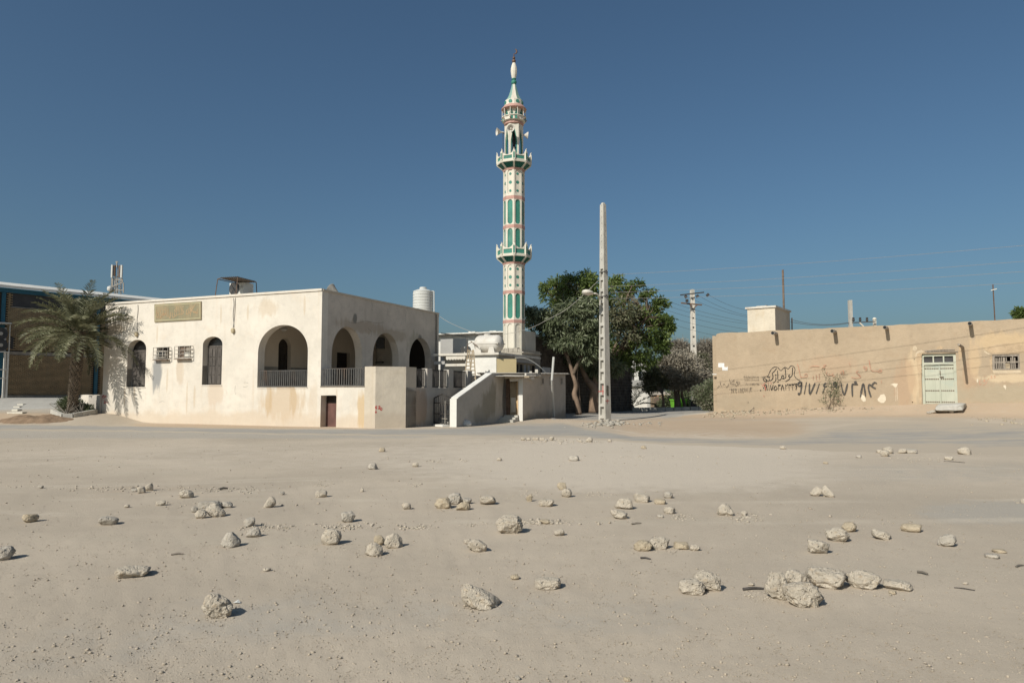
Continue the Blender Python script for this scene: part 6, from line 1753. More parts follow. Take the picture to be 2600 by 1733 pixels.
mb = MB(); mb.fbox(FBk, sN, sF, zw0 + .002, zr0 - .10, -.3, .12); mb.build('blue_fascia', M['blue'], bh)
mb = MB(); n = 60; vs = []
for i in range(n + 1):
    s = sN + (sF - sN) * i / n
    vs += [FBk.w(s, zr0 - .098, .3), FBk.w(s, zr0 + .06 + .02 * noise.noise((s * 2, 0, 1)), .28), FBk.w(s, zr0 + .9, -5), FBk.w(s, zr0 + .8, -5.2)]
mb.add(vs, [(4 * i + j, 4 * i + 4 + j, 4 * i + 5 + j, 4 * i + 1 + j) for i in range(n) for j in range(3)])
mb.build('sheet_roof', M['tin_white'], bh)
MB().fbox(FBk, sN, 8, zg_ - .8, zg_ + .15, -.04, .14).build('plinth', M['concrete_dk'], bh)
MB().fbox(FBk, sN, 8, zg_ - .9, zg_ + .001, .141, .9).build('walkway', M['concrete'], bh)
# stacked outdoor units on a frame at the frame's left edge
fr = FBk.off(d=.9); t = thing('outdoor_unit', 'twin fan air conditioner unit on a tall steel stand by the brick hall', 'air conditioner', tuple(fr.w(-1, zg_)))
c0 = fr.hit(K1(-45, 750)); c1 = fr.hit(K1(53, 750)); zu0 = fr.hit(K1(10, 855))[1]; zu1 = fr.hit(K1(10, 652))[1]
MB().fbox(fr, c0[0], c1[0], zu0, zu1, -.5, 0).build('casing', M['grey_wall'], t)
for y in (703, 803):
    s, z = fr.hit(K1(8, y)); n = 20; R_ = .36
    MB().plate(fr, [(s + R_ * math.cos(2 * math.pi * i / n), z + R_ * math.sin(2 * math.pi * i / n)) for i in range(n)], [], .003, .02).build('fan', M['ac_dark'], t)
    MB().plate(fr, [(s + .1 * math.cos(2 * math.pi * i / n), z + .1 * math.sin(2 * math.pi * i / n)) for i in range(n)], [], .022, .04).build('hub', M['concrete'], t)
st = thing('steel_stand', 'pale steel stand carrying the outdoor unit beside the brick hall', 'stand', tuple(fr.w(-1, zg_, -.2)))
for x in (40, 66): s = fr.hit(K1(x, 1000))[0]; MB().fbox(fr, s - .05, s + .05, zg_, zu0 - .05, -.1, 0).build('leg', M['tin_white'], st)
for y, x1 in ((862, 78), (1090, 70), (1015, 66)): z = fr.hit(K1(20, y))[1]; MB().fbox(fr, c0[0], fr.hit(K1(x1, 900))[0], z - .03, z + .03, .002, .05).build('rail', M['tin_white'], st)
MB().fbox(fr, fr.hit(K1(76, 900))[0] - .02, fr.hit(K1(76, 900))[0] + .02, zu0 - .05, zu1 + .2, -.05, 0).build('post', M['tin_white'], st)
MB().fbox(fr, c0[0], fr.hit(K1(95, 610))[0], fr.hit(K1(20, 616))[1], fr.hit(K1(20, 607))[1], -.8, .15).build('sheet', M['plastic'], st)
# soil heap by the road
def heap():
    c0 = gp(62, 1074); nx, ny = 70, 26; V = []
    for i in range(nx + 1):
        for j in range(ny + 1):
            u, v = i / nx * 2 - 1, j / ny * 2 - 1
            x, y = c0.x + u * 1.95, c0.y + .75 + v * 1.0
            e = max(0, 1 - (u * u + v * v)); h = .23 * e ** 1.1 * (1 + .8 * noise.noise((x * 1.2, y * 1.2, 2)))
            h += e ** .5 * (.05 * noise.noise((x * 3.5, y * 3.5, 8)) + .03 * noise.noise((x * 9, y * 9, 4)))
            V.append((x, y, Hf(x, y) - .04 + max(0, h)))
    idx = [(i * (ny + 1) + j, (i + 1) * (ny + 1) + j, (i + 1) * (ny + 1) + j + 1, i * (ny + 1) + j + 1) for i in range(nx) for j in range(ny)]
    o = link('soil_heap', np_mesh('soil_heap', V, 4, idx, True), plain('brown_soil', (.225, .155, .10, 1), .97, .2, 3, .9, 22))
    tag(o, 'low heap of brown soil beside the road left of the palm', 'soil heap')
heap()
# whitewashed kerb blocks
for k, (x0, x1, y0, y1) in enumerate(((62, 195, 1378, 1396), (103, 153, 1354, 1374), (118, 170, 1329, 1350), (150, 200, 1308, 1328))):
    p = gp(*K1((x0 + x1) / 2, y1)); w = (x1 - x0) / 3.4075 / FPX * p.y; h = (y1 - y0) / 3.4075 / FPX * p.y * .8
    tag(MB().box((p.x, p.y + .15, p.z + h / 2), w, .35, h).build('kerb_block', M['white_paint'], None), ('long whitewashed kerb block nearest the soil heap, lowest of the row', 'short whitewashed kerb block second from the bottom', 'short whitewashed kerb block third from the bottom', 'topmost whitewashed kerb block by the forecourt')[k], 'kerb block', 'whitewashed kerb blocks')

# telecom mast far left
t = thing('telecom_mast', 'lattice telecom mast with white antenna panels rising behind the brick hall', 'mast', tuple(at(298, 1000, 95)))
Y = 95; mA = lambda x, y, k=0: at(*K1(x, y), Y + k)
zt_, zb_ = mA(1010, 85).z, mA(1010, 420).z
for (sx, sy) in ((-1, -1), (1, -1), (1, 1), (-1, 1)):
    a, b = mA(1012, 420), mA(1010, 120)
    MB().bar(Vector((a.x + sx * .55, a.y + sy * .5, 0)), Vector((b.x + sx * .38, b.y + sy * .4, b.z)), .09).build('leg', M['tin'], t)
n = 12
for k in range(n):
    z0_, z1_ = zb_ - 1 + (zt_ - 2 - zb_ + 1) * k / n, zb_ - 1 + (zt_ - 2 - zb_ + 1) * (k + 1) / n; x = mA(1011, 200).x
    e = .5 - .01 * k
    mb = MB().bar((x - e, Y - .5, z0_), (x + e, Y - .5, z1_), .06); mb.bar((x - e, Y - .5, z1_), (x + e, Y - .5, z1_), .06); mb.bar((x + e, Y + .5, z0_), (x - e, Y + .5, z1_), .06); mb.build('brace', M['tin'], t)
for (x, y0, y1, w, k) in ((970, 110, 220, 12, -.8), (1052, 112, 222, 13, -.8), (992, 112, 205, 12, -.6), (1036, 115, 220, 10, -.6)):
    c = mA(x, (y0 + y1) / 2, k); MB().box(c, w / 3.4075 / FPX * Y, .25, (y1 - y0) / 3.4075 / FPX * Y).build('antenna_panel', M['plastic'] if k < -.7 else M['rust_iron'], t)
for (x0, y0, x1, y1) in ((975, 225, 975, 330), (1057, 228, 1060, 260), (1068, 265, 1068, 352), (1010, 78, 1011, 130)): MB().bar(mA(x0, y0, -.6), mA(x1, y1, -.6), .12).build('rod', M['tin'], t)
for (x0, y0, x1, y1) in ((965, 235, 1060, 240), (970, 330, 1065, 328), (1000, 88, 1022, 84), (970, 300, 1060, 262)): MB().bar(mA(x0, y0, -.6), mA(x1, y1, -.6), .10).build('arm', M['tin'], t)
MB().lathe(mA(951, 316, -.8) + Vector((0, 0, -.4)), [(0, 0), (.3, .15), (.35, .4), (.3, .65), (0, .8)], 12, caps=False).build('dish', M['plastic'], t)

# ------------------------------------------------------------------ lane end: white house, peach wall, bin
t = thing('white_house', 'white two storey house glimpsed behind the bright green tree', 'house', tuple(at(1640, 1040, 70)))
fr = Fr(at(1600, 1000, 70).xy, (1, .12)); 
b = lambda x, y: fr.hit(K8(x, y))
x0, x1 = b(160, 1000)[0], b(345, 1000)[0]; zz = b(200, 860)[1]
MB().fbox(fr, x0, x1, -.1, b(200, 1130)[1], -6, 0).build('ground_floor', M['white_wall'], t)
MB().fbox(fr, x0 - .3, x1 + .1, b(200, 1125)[1], b(200, 1065)[1], -6.1, .25).build('balcony_slab', M['grey_wall'], t)
MB().fbox(fr, x0, x1, b(200, 1064)[1], zz, -6, -.6).build('upper_floor', M['white_wall'], t)
for xa, xb in ((185, 215), (250, 290)): MB().fbox(fr, b(xa, 1000)[0], b(xb, 1000)[0], b(200, 1060)[1], b(200, 940)[1], -.59, -.55).build('window', M['slate'], t)
MB().fbox(fr, b(222, 1000)[0], b(245, 1000)[0], b(200, 1063)[1], zz - .4, -.5, .1).build('column', M['white_wall'], t)
t = thing('ornate_gate_pillar', 'brick and grey gate pillar between white house and peach wall', 'pillar', tuple(at(1650, 1040, 69)))
MB().fbox(fr, b(333, 1300)[0], b(352, 1300)[0], 0, b(340, 1230)[1], .05, .5).build('post', M['grey_wall'], t)
for k in range(12):
    z = b(370, 1360)[1] + (b(370, 1232)[1] - b(370, 1360)[1]) * k / 12
    MB().fbox(fr, b(355, 1300)[0] + .05 * (k % 2), b(390, 1300)[0], z + .02, z + .17, .05, .5).build('brick', M['brown_wood'] if k % 2 else M['pale_wood'], t)
fr3 = Fr(at(1660, 1000, 71).xy, (1, .05))
b3 = lambda x, y: fr3.hit(K8(x, y))
t = thing('peach_wall', 'sunlit peach courtyard wall with round dark motif under the dusty trees', 'wall', tuple(at(1690, 1040, 71)))
MB().fbox(fr3, b3(395, 1300)[0], b3(720, 1300)[0], 0, b3(450, 1215)[1], -.3, 0).build('wall', M['peach'], t)
c = b3(455, 1318); R_ = .85
MB().plate(fr3, [(c[0] + R_ * math.cos(i * .393), c[1] + R_ * math.sin(i * .393)) for i in range(16)], [], .003, .02).build('motif', M['brown_wood'], t)
fr4 = Fr(at(1800, 1000, 75).xy, (1, -.1))
t = thing('grey_yard_wall', 'pale grey block wall beyond the shrubs left of the mud house', 'wall', tuple(at(1790, 1040, 75)))
MB().fbox(fr4, fr4.hit((1745, 1000))[0], fr4.hit((1835, 1000))[0], 0, fr4.hit((1790, 964))[1], -.3, 0).build('wall', M['white_wall'], t)
# raised planting bed kerb across the lane
pb_ = thing('planting_kerb', 'row of concrete kerb stones edging the planting bed at the lane end', 'kerb', tuple(at(1690, 1042, 59.5)))
for k in range(9):
    xa = 1605 + k * 21; p = at(xa + 10, 1042 - .1 * k, 58.5 + .3 * k); g = Hf(p.x, p.y)
    MB().box((p.x, p.y, g + .12), .62, .3, .34).build('kerb_stone', M['concrete'], pb_)
# wheeled bin
def bin_():
    Y = 68; p = at(1723, 1038, Y); t = thing('dumpster', 'bright lime green wheeled dumpster under the dusty trees', 'dumpster', (p.x, p.y, p.z - .1))
    zt, zb = at(1723, 1016, Y).z, p.z; w = 36 / FPX * Y / 2
    bb = [(-w * .85, -.5), (w * .85, -.5), (w * .85, .5), (-w * .85, .5)]; tt = [(-w, -.62), (w, -.62), (w, .62), (-w, .62)]
    mb = MB().hexa([Vector((p.x + a, Y + b_, zb)) for a, b_ in bb] + [Vector((p.x + a, Y + b_, zt)) for a, b_ in tt]); mb.build('body', M['green_plastic'], t)
    for k in range(5): MB().box((p.x - w * .75 + k * w * .375, Y - .6, (zb + zt) / 2), .06, .1, (zt - zb) * .7).build('rib', M['green_plastic'], t)
    MB().box((p.x, Y, zt + .06), 2 * w + .1, 1.35, .12).build('lid', M['green_plastic'], t)
    for a in (-1, 1):
        c = Vector((p.x + a * w * .7, Y - .5, zb - .08)); MB().tube([c - Vector((.05, 0, 0)), c + Vector((.05, 0, 0))], .12, 12).build('wheel', M['tar'], t)
bin_()
# ------------------------------------------------------------------ foliage
def leaf_cards(pos, dirs, L, W, fold=None):
    """rhombic leaves: pos base (N,3), dirs (N,3) unit; returns verts, quads"""
    n = len(pos); r = RNG.normal(size=(n, 3)); side = np.cross(dirs, r); side /= np.linalg.norm(side, axis=1)[:, None] + 1e-9
    L = L[:, None]; W = W[:, None]
    mid = pos + dirs * L * .45
    V = np.stack([pos, mid + side * W * .5, pos + dirs * L, mid - side * W * .5], 1).reshape(-1, 3)
    idx = np.arange(4 * n).reshape(-1, 4)
    return V, idx

def foliage(name, lobes, nclump, per, size, mt, parent, droop=.3, cr=.35, seed=1, shell=.55, asp=.42, stuff=False):
    rg = np.random.default_rng(seed)
    w = np.array([(l[1][0] * l[1][1] * l[1][2]) ** (2 / 3) for l in lobes]); w /= w.sum()
    pick = rg.choice(len(lobes), nclump, p=w)
    C = np.array([tuple(l[0]) for l in lobes])[pick]; R = np.array([l[1] for l in lobes])[pick]
    d = rg.normal(size=(nclump, 3)); d /= np.linalg.norm(d, axis=1)[:, None]
    rad = shell + (1 - shell) * rg.random(nclump) ** .6
    cc = C + d * R * rad[:, None]
    cs = cr * rg.uniform(.55, 1.35, nclump)
    e = rg.normal(size=(nclump, per, 3)); e /= np.linalg.norm(e, axis=2)[..., None]
    q = e * (cs[:, None] * rg.random((nclump, per)) ** .5)[..., None]; q[..., 2] *= .7
    pos = (cc[:, None] + q).reshape(-1, 3)
    dr = e + rg.normal(size=e.shape) * .55 + d[:, None] * .35; dr[..., 2] -= droop * 1.6
    dr = dr.reshape(-1, 3); dr /= np.linalg.norm(dr, axis=1)[:, None]
    n = len(pos); L = size * rg.uniform(.6, 1.35, n)
    V, idx = leaf_cards(pos, dr, L, L * asp)
    me = np_mesh(name, V, 4, idx)
    o = link(name, me, mt, parent)
    if stuff: o['kind'] = 'stuff'
    return o

def lobe(K, x, y, rx, ry, Y, rd=None):
    sc = K(1, 0)[0] - K(0, 0)[0]; c = at(*K(x, y), Y); k = sc / FPX * Y
    return (c, (rx * k, (rd or (rx + ry) / 2) * k, ry * k))

def limb(K, pts, Y, r0, r1, name, mt, parent, dy=None):
    P = [tuple(at(*K(x, y), Y + (dy[i] if dy else 0))) for i, (x, y) in enumerate(pts)]
    P = catmull(P, 4); n = len(P)
    return MB().tube(P, [r0 + (r1 - r0) * (i / (n - 1)) + .012 * noise.noise((i * .7, r0, 1)) for i in range(n)], 8).build(name, M[mt], parent, True)

def twigs(lobes, trunk_top, n, r, mt, parent, seed=3, name='branch'):
    rd = random.Random(seed); mb = MB()
    for k in range(n):
        c, R = rd.choice(lobes)
        e = Vector((rd.gauss(0, 1), rd.gauss(0, 1), rd.gauss(0, 1))).normalized()
        tip = Vector(c) + Vector((e.x * R[0], e.y * R[1], e.z * R[2])) * rd.uniform(.4, .95)
        b = Vector(trunk_top[rd.randrange(len(trunk_top))]); m = b.lerp(tip, .5) + Vector((rd.gauss(0, .25), rd.gauss(0, .25), rd.uniform(0, .4)))
        P = catmull([tuple(b), tuple(m), tuple(tip)], 4); nn = len(P)
        mb.tube(P, [r * (1 - .85 * i / (nn - 1)) for i in range(nn)], 5, False)
    return mb.build(name, M[mt], parent, True)

# grey-green tree in front
YA = 49.0
tA = thing('grey_green_tree', 'large grey green tree with leaning pale trunk beside the lavatory block', 'tree', tuple(at(*K7(540, 1425), YA)))
la = [lobe(K7, *q, YA) for q in ((90, 500, 75, 60), (190, 560, 100, 75), (160, 470, 75, 45), (330, 560, 150, 130), (480, 560, 190, 170), (640, 560, 130, 190), (300, 650, 110, 70), (480, 760, 190, 110), (620, 830, 110, 110), (600, 430, 120, 90), (720, 700, 90, 150), (60, 470, 50, 40), (100, 590, 60, 40))] + [lobe(K7, *q, YA + 3.2) for q in ((600, 930, 110, 110), (680, 1000, 90, 80), (500, 900, 80, 80), (860, 990, 90, 70))]
foliage('crown', la, 440, 42, .34, M['leaf_grey'], tA, droop=.6, cr=.40, seed=4, asp=.26, shell=.5)
limb(K7, [(548, 1430), (525, 1310), (505, 1240), (520, 1160), (490, 1060), (455, 940), (400, 830), (350, 730)], YA, .22, .07, 'trunk', 'bark_pale', tA)
limb(K7, [(545, 1425), (560, 1390), (555, 1300), (545, 1160), (530, 1090), (540, 960)], YA + .2, .05, .03, 'trunk', 'bark_pale', tA)
limb(K7, [(490, 1060), (540, 950), (600, 820), (640, 700)], YA, .14, .05, 'branch', 'bark', tA)
limb(K7, [(455, 940), (440, 860), (430, 760), (470, 640)], YA, .1, .04, 'branch', 'bark', tA)
twigs(la, [at(*K7(400, 830), YA), at(*K7(600, 820), YA), at(*K7(430, 760), YA), at(*K7(640, 700), YA)], 46, .05, 'bark', tA, 2)

# bright green tree behind
YB = 52.5
tB = thing('bright_green_tree', 'tall bright green broad tree behind the concrete lamp pole', 'tree', tuple(at(*K7(690, 1405), YB)))
l1 = [lobe(K7, *q, YB) for q in ((330, 260, 120, 90), (480, 250, 180, 110), (620, 220, 110, 100), (450, 400, 220, 110), (690, 340, 140, 150), (240, 265, 45, 45), (250, 335, 45, 55), (205, 205, 40, 22), (600, 125, 45, 30), (480, 150, 70, 30), (360, 190, 70, 40), (680, 160, 50, 30))]
l2 = [lobe(K7, *q, YB + 1) for q in ((880, 330, 110, 130), (1000, 480, 180, 150), (1130, 620, 190, 160), (1230, 500, 110, 120), (1100, 800, 220, 140), (1280, 660, 110, 130), (950, 700, 160, 190), (900, 900, 140, 110), (1060, 940, 150, 80), (1260, 850, 90, 100), (1180, 940, 90, 60), (830, 230, 60, 70))]
l3 = [lobe(K7, *q, YB + 1) for q in ((908, 165, 42, 28), (880, 200, 50, 30), (1040, 220, 62, 32), (1130, 208, 50, 22), (1195, 295, 55, 30), (1140, 320, 60, 30), (1300, 372, 62, 30), (1350, 395, 40, 22), (1230, 430, 60, 40), (1372, 552, 52, 32), (1392, 620, 45, 45), (1350, 690, 50, 50), (1360, 600, 40, 50), (1010, 290, 70, 40), (1330, 790, 50, 70))]
foliage('crown', l1, 235, 30, .27, M['leaf_green'], tB, droop=.4, cr=.38, seed=5, asp=.36, shell=.4)
foliage('crown', l2, 370, 32, .27, M['leaf_green'], tB, droop=.4, cr=.42, seed=6, asp=.36, shell=.5)
foliage('outer_spray', l3, 150, 26, .27, M['leaf_green'], tB, droop=.5, cr=.30, seed=7, asp=.38, shell=.2)
foliage('dry_leaves', [lobe(K7, *q, YB - .5) for q in ((950, 480, 130, 140), (880, 580, 70, 150), (1060, 460, 70, 60), (470, 330, 160, 120), (1000, 700, 100, 100))], 110, 22, .24, M['leaf_brown'], tB, droop=.4, cr=.4, seed=8)
limb(K7, [(690, 1410), (690, 1290), (685, 1190), (650, 1140), (615, 1095), (560, 960), (520, 760)], YB - .8, .42, .1, 'trunk', 'bark_pale', tB)
limb(K7, [(688, 1210), (695, 1080), (690, 940), (700, 760), (640, 520)], YB - .6, .24, .07, 'branch', 'bark_pale', tB)
limb(K7, [(690, 1160), (800, 980), (930, 820), (1060, 640), (1180, 520)], YB + .4, .2, .05, 'branch', 'bark', tB)
limb(K7, [(800, 980), (900, 760), (960, 560), (980, 380), (1040, 240)], YB + .4, .14, .03, 'branch', 'bark', tB)
twigs(l2 + l3, [at(*K7(930, 820), YB), at(*K7(960, 560), YB), at(*K7(1060, 640), YB), at(*K7(1180, 520), YB)], 70, .05, 'bark', tB, 4)
twigs(l1, [at(*K7(640, 520), YB), at(*K7(520, 760), YB), at(*K7(690, 760), YB)], 40, .05, 'bark', tB, 5)

# dusty trees at the end of the lane
YD = 61.0
tD = thing('dusty_tree', 'dust covered grey tree with dark trunks and low round crown at the lane end', 'tree', tuple(at(*K8(640, 1395), YD)))
ld = [lobe(K8, *q, YD) for q in ((480, 930, 90, 60), (600, 880, 120, 90), (710, 880, 110, 90), (550, 1010, 120, 110), (680, 1040, 150, 120), (780, 980, 90, 80), (640, 1085, 150, 60), (760, 1070, 70, 60))]
foliage('crown', ld, 430, 36, .24, M['leaf_dust'], tD, droop=.2, cr=.5, seed=11, shell=.45, asp=.35)
for k, pts in enumerate(([(645, 1395), (640, 1300), (625, 1180), (600, 1060)], [(722, 1378), (712, 1300), (688, 1215), (690, 1100)], [(650, 1390), (655, 1290), (650, 1180), (700, 1050)])):
    limb(K8, pts, YD + .3 * k, (.34, .17, .25)[k], .08, 'trunk', 'bark', tD)
twigs(ld, [at(*K8(600, 1060), YD), at(*K8(690, 1100), YD), at(*K8(700, 1050), YD)], 90, .05, 'twig', tD, 7)
tE = thing('olive_tree', 'smaller olive brown tree with one thin trunk left of the dusty tree', 'tree', tuple(at(*K8(505, 1390), 60)))
le = [lobe(K8, *q, 60.5) for q in ((390, 1010, 60, 80), (360, 1090, 55, 90), (430, 1080, 70, 70), (470, 1070, 60, 70))]
foliage('crown', le, 260, 38, .22, M['leaf_brown'], tE, droop=.3, cr=.45, seed=12, shell=.4, asp=.35)
limb(K8, [(505, 1392), (500, 1300), (492, 1210), (440, 1120)], 60.2, .14, .05, 'trunk', 'bark_pale', tE)
twigs(le, [at(*K8(492, 1210), 60.2), at(*K8(440, 1120), 60.2)], 40, .04, 'twig', tE, 8)
tF = thing('pale_leaf_tree', 'pale dry leaved tree with scattered light leaves around the power pole', 'tree', tuple(at(*K8(905, 1385), 63)))
lf_ = [lobe(K8, *q, 64) for q in ((640, 830, 110, 60), (740, 830, 70, 50), (860, 930, 60, 90), (850, 1040, 90, 70), (900, 1000, 50, 60), (560, 860, 60, 50), (800, 1110, 60, 40))]
foliage('crown', lf_, 190, 22, .26, M['leaf_dust'], tF, droop=.1, cr=.6, seed=13, shell=.3)
for pts in ([(905, 1388), (900, 1320), (875, 1230), (868, 1120)], [(905, 1388), (915, 1310), (940, 1200), (960, 1080)], [(905, 1360), (900, 1200), (905, 1050)]):
    limb(K8, pts, 63, .1, .03, 'trunk', 'bark', tF)
twigs(lf_, [at(*K8(868, 1120), 63.5), at(*K8(905, 1050), 63.5), at(*K8(700, 900), 64)], 60, .035, 'twig', tF, 9)
tG = thing('wall_bush', 'tall silvery bush growing against the left end of the mud house', 'bush', tuple(at(*K8(1010, 1400), 54)))
lg = [lobe(K8, *q, 54) for q in ((985, 1130, 50, 60), (1000, 1230, 45, 90), (1010, 1340, 40, 60), (930, 1240, 60, 90), (960, 1330, 40, 50), (880, 1200, 50, 70))]
foliage('leaves', lg, 330, 36, .19, M['leaf_grey'], tG, droop=.0, cr=.42, seed=14, shell=.3, asp=.22)
foliage('leaves', lg, 150, 26, .19, M['leaf_dust'], tG, droop=.0, cr=.42, seed=15, shell=.6, asp=.22)
twigs(lg, [at(*K8(1005, 1395), 54), at(*K8(960, 1390), 54)], 40, .035, 'twig', tG, 10)
hedge = [lobe(K8, *q, 70) for q in ((800, 1290, 140, 80), (560, 1315, 90, 50), (900, 1300, 120, 70), (700, 1230, 120, 60), (990, 1280, 90, 90))]
o = foliage('hedge', hedge, 420, 40, .26, M['leaf_shrub'], None, droop=.1, cr=.7, seed=16, shell=.2)
tag(o, 'dull green scrub behind the dumpster and the power pole foot', 'scrub', None, 'stuff')
for k, (nm, lb, qs, Y, mt, nc) in enumerate((
        ('far_tree', 'faint bare grey tree rising left of the power pole', ((640, 715, 60, 60), (690, 760, 80, 70), (600, 750, 60, 60), (740, 790, 60, 60)), 84, 'leaf_haze', 330),
        ('far_tree', 'brown twiggy tree filling the gap between power pole and mud house', ((930, 740, 110, 80), (990, 800, 80, 110), (900, 830, 90, 90), (960, 920, 110, 110), (880, 950, 60, 70), (1010, 960, 50, 90)), 80, 'leaf_haze', 620),
        ('far_tree', 'low olive tree directly right of the power pole shaft', ((870, 880, 60, 70), (880, 980, 60, 70), (930, 1010, 60, 50)), 74, 'leaf_brown', 200))):
    t = thing(nm, lb, 'tree', tuple(at(*K8(qs[0][0], 1400), Y)), None)
    lb_ = [lobe(K8, *q, Y) for q in qs]
    foliage('crown', lb_, nc, 34, .30, M[mt], t, droop=-.1, cr=.7, seed=20 + k, shell=.25, asp=.16)
    base = at(*K8(qs[-1][0], 1330), Y); base.z = 0
    top = Vector(lb_[-1][0]); MB().tube([base, top], [.25, .12], 7).build('trunk', M['bark'], t)
    twigs(lb_, [top, base.lerp(top, .8)], 80, .05, 'twig', t, 30 + k)
tR = thing('roof_edge_tree', 'tip of a green tree showing over the mud house roof at the right edge', 'tree', tuple(at(2604, 1000, 52)))
lr = [lobe(K10, *q, 52) for q in ((1515, 420, 30, 22), (1535, 455, 45, 22), (1560, 445, 40, 30), (1620, 470, 70, 60))]
foliage('crown', lr, 110, 26, .24, M['leaf_green'], tR, droop=.2, cr=.28, seed=31)
p = at(*K10(1600, 520), 52); MB().tube([Vector((p.x, p.y, 0)), p], [.2, .08], 7).build('trunk', M['bark'], tR)

# ------------------------------------------------------------------ palms
def frond(base, az, el, L, bend, name, parent, mt='palm_leaf', seed=0, ll=.5):
    rd = random.Random(seed); n = 20; P = []; p = Vector(base); e = el
    for i in range(n + 1):
        P.append(p.copy()); d = Vector((math.sin(az) * math.cos(e), math.cos(az) * math.cos(e), math.sin(e)))
        p = p + d * (L / n); e -= bend / n * (1 + .8 * i / n)
    vs, fs = [], []
    sidev = Vector((math.cos(az), -math.sin(az), 0))
    for i in range(n):                                     # rachis as a narrow ridge
        r = .022 * (1 - i / n) + .004; k = len(vs)
        for q, rr in ((P[i], r), (P[i + 1], r * .95)): vs += [q - sidev * rr, q + Vector((0, 0, rr)), q + sidev * rr]
        fs += [(k, k + 1, k + 4, k + 3), (k + 1, k + 2, k + 5, k + 4)]
    m = 36
    for i in range(m):
        f = .10 + .9 * i / (m - 1); x = f * n; j = min(n - 1, int(x)); q = P[j].lerp(P[j + 1], x - j)
        T = (P[j + 1] - P[j]).normalized(); N = sidev.cross(T).normalized()
        if N.z < 0: N = -N
        l = ll * max(0.0, math.sin(math.pi * (.14 + .80 * f))) ** .7 * rd.uniform(.85, 1.1)
        for s in (-1, 1):
            d = (sidev * s * rd.uniform(.6, 1.0) + T * rd.uniform(.4, 1.0) + N * rd.uniform(-.1, .5)).normalized()
            tip = q + d * l - Vector((0, 0, .05 * l + .03 * rd.random())); w = T * .026; mid = q + d * l * .45 + N * .012
            k = len(vs); vs += [q - w * .6, q + w * .6, mid + w, tip, mid - w]; fs += [(k, k + 1, k + 2, k + 3, k + 4)]
    return MB().add(vs, fs).build(name, M[mt], parent)

YP = 37.5
pb = at(*K1(622, 1402), YP); pb.z = Hf(pb.x, pb.y)
palm = thing('date_palm', 'date palm with rough trunk and arching grey green fronds at the mosque corner', 'palm tree', tuple(pb))
trunk = [at(*K1(x, y), YP) for x, y in ((622, 1410), (632, 1280), (645, 1150), (660, 1020), (672, 880), (682, 760), (686, 700))]
rads = [.225, .225, .24, .26, .255, .265, .27]
TP = catmull([tuple(p) for p in trunk], 5); TR = catmull([(r, r) for r in rads], 5)
MB().tube(TP, [r[0] * .9 for r in TR], 14).build('trunk', M['palm_trunk'], palm, True)
mb = MB(); k = 0; H = len(TP)
for row in range(46):
    f = row / 46 * (H - 1); j = min(H - 2, int(f)); c = Vector(TP[j]).lerp(Vector(TP[j + 1]), f - j); r = TR[j][0]
    for q in range(8):
        a = (q + .5 * (row % 2)) / 8 * 2 * math.pi + .13 * row; u = Vector((math.cos(a), math.sin(a), 0)); v = Vector((-u.y, u.x, 0)); w = .085 * random.uniform(.8, 1.2); h = .12; o_ = r * (.86 + .05 * random.random())
        e = r + .035 + .03 * random.random()
        b_ = c + u * o_; t_ = c + u * e + Vector((0, 0, h))
        mb.add([b_ - v * w, b_ + v * w, t_ + v * w * .7, t_ - v * w * .7, c + u * (o_ - .02) - v * w + Vector((0, 0, h * .9)), c + u * (o_ - .02) + v * w + Vector((0, 0, h * .9))],
               [(0, 1, 2, 3), (3, 2, 5, 4), (0, 3, 4), (1, 5, 2)])
tag(mb.build('leaf_base', M['palm_trunk'], palm), kind='stuff')
crown = Vector(TP[-1])
N_ = 60; rd = random.Random(9)
for i in range(N_):
    f = i / N_; az = i * 2.39996 + rd.uniform(-.2, .2)
    el = math.radians(80 - 92 * f ** .8 + rd.uniform(-9, 9))
    L = rd.uniform(2.6, 3.2 + .3 * (f > .5)) * (.84 if f < .15 else 1); bend = math.radians(rd.uniform(22, 45) if f < .3 else rd.uniform(28, 60))
    frond(crown + Vector((math.sin(az) * .14, math.cos(az) * .14, .32 - .55 * f)), az, el, L, bend, 'frond', palm, 'palm_leaf', i, .54)
for i, (az, el) in enumerate(((1.7, -.6), (.3, -.8), (5.6, -.7))):
    frond(crown + Vector((0, 0, -.35)), az, el, 2.0, .7, 'dead_frond', palm, 'leaf_brown', 90 + i, .3)
# planter around the palm, low stub wall, shrubs
pk = thing('planter_kerb', 'low concrete kerb curving round the foot of the date palm', 'kerb', tuple(pb + Vector((0, -1, 0))))
kp = [(450, 1392), (500, 1412), (545, 1432), (630, 1428), (700, 1415), (770, 1402), (830, 1392), (885, 1384)]
for (a, b_) in zip(kp, kp[1:]):
    p, q = gp(*K1(*a)), gp(*K1(*b_)); MB().bar(p + Vector((0, 0, .05)), q + Vector((0, 0, .05)), .16, .30).build('kerb_stone', M['concrete'], pk)
sw = FA.hit(K1(695, 1300))[0]
t = thing('stub_wall', 'low pale stub wall between the date palm and the mosque front', 'wall', tuple(FA.w((sw + S_L) / 2, .4)))
MB().fbox(FA, sw, S_L - .01, 0, FA.hit(K1(790, 1232))[1], -.3, -.02).build('wall', M['facade'], t)
MB().fbox(FA, S_L - .9, S_L - .012, 0, FA.hit(K1(790, 1232))[1] - .02, -.018, .12).build('shade_slab', M['terrace'], t)  # darker slab stands in for shade on the wall's right end
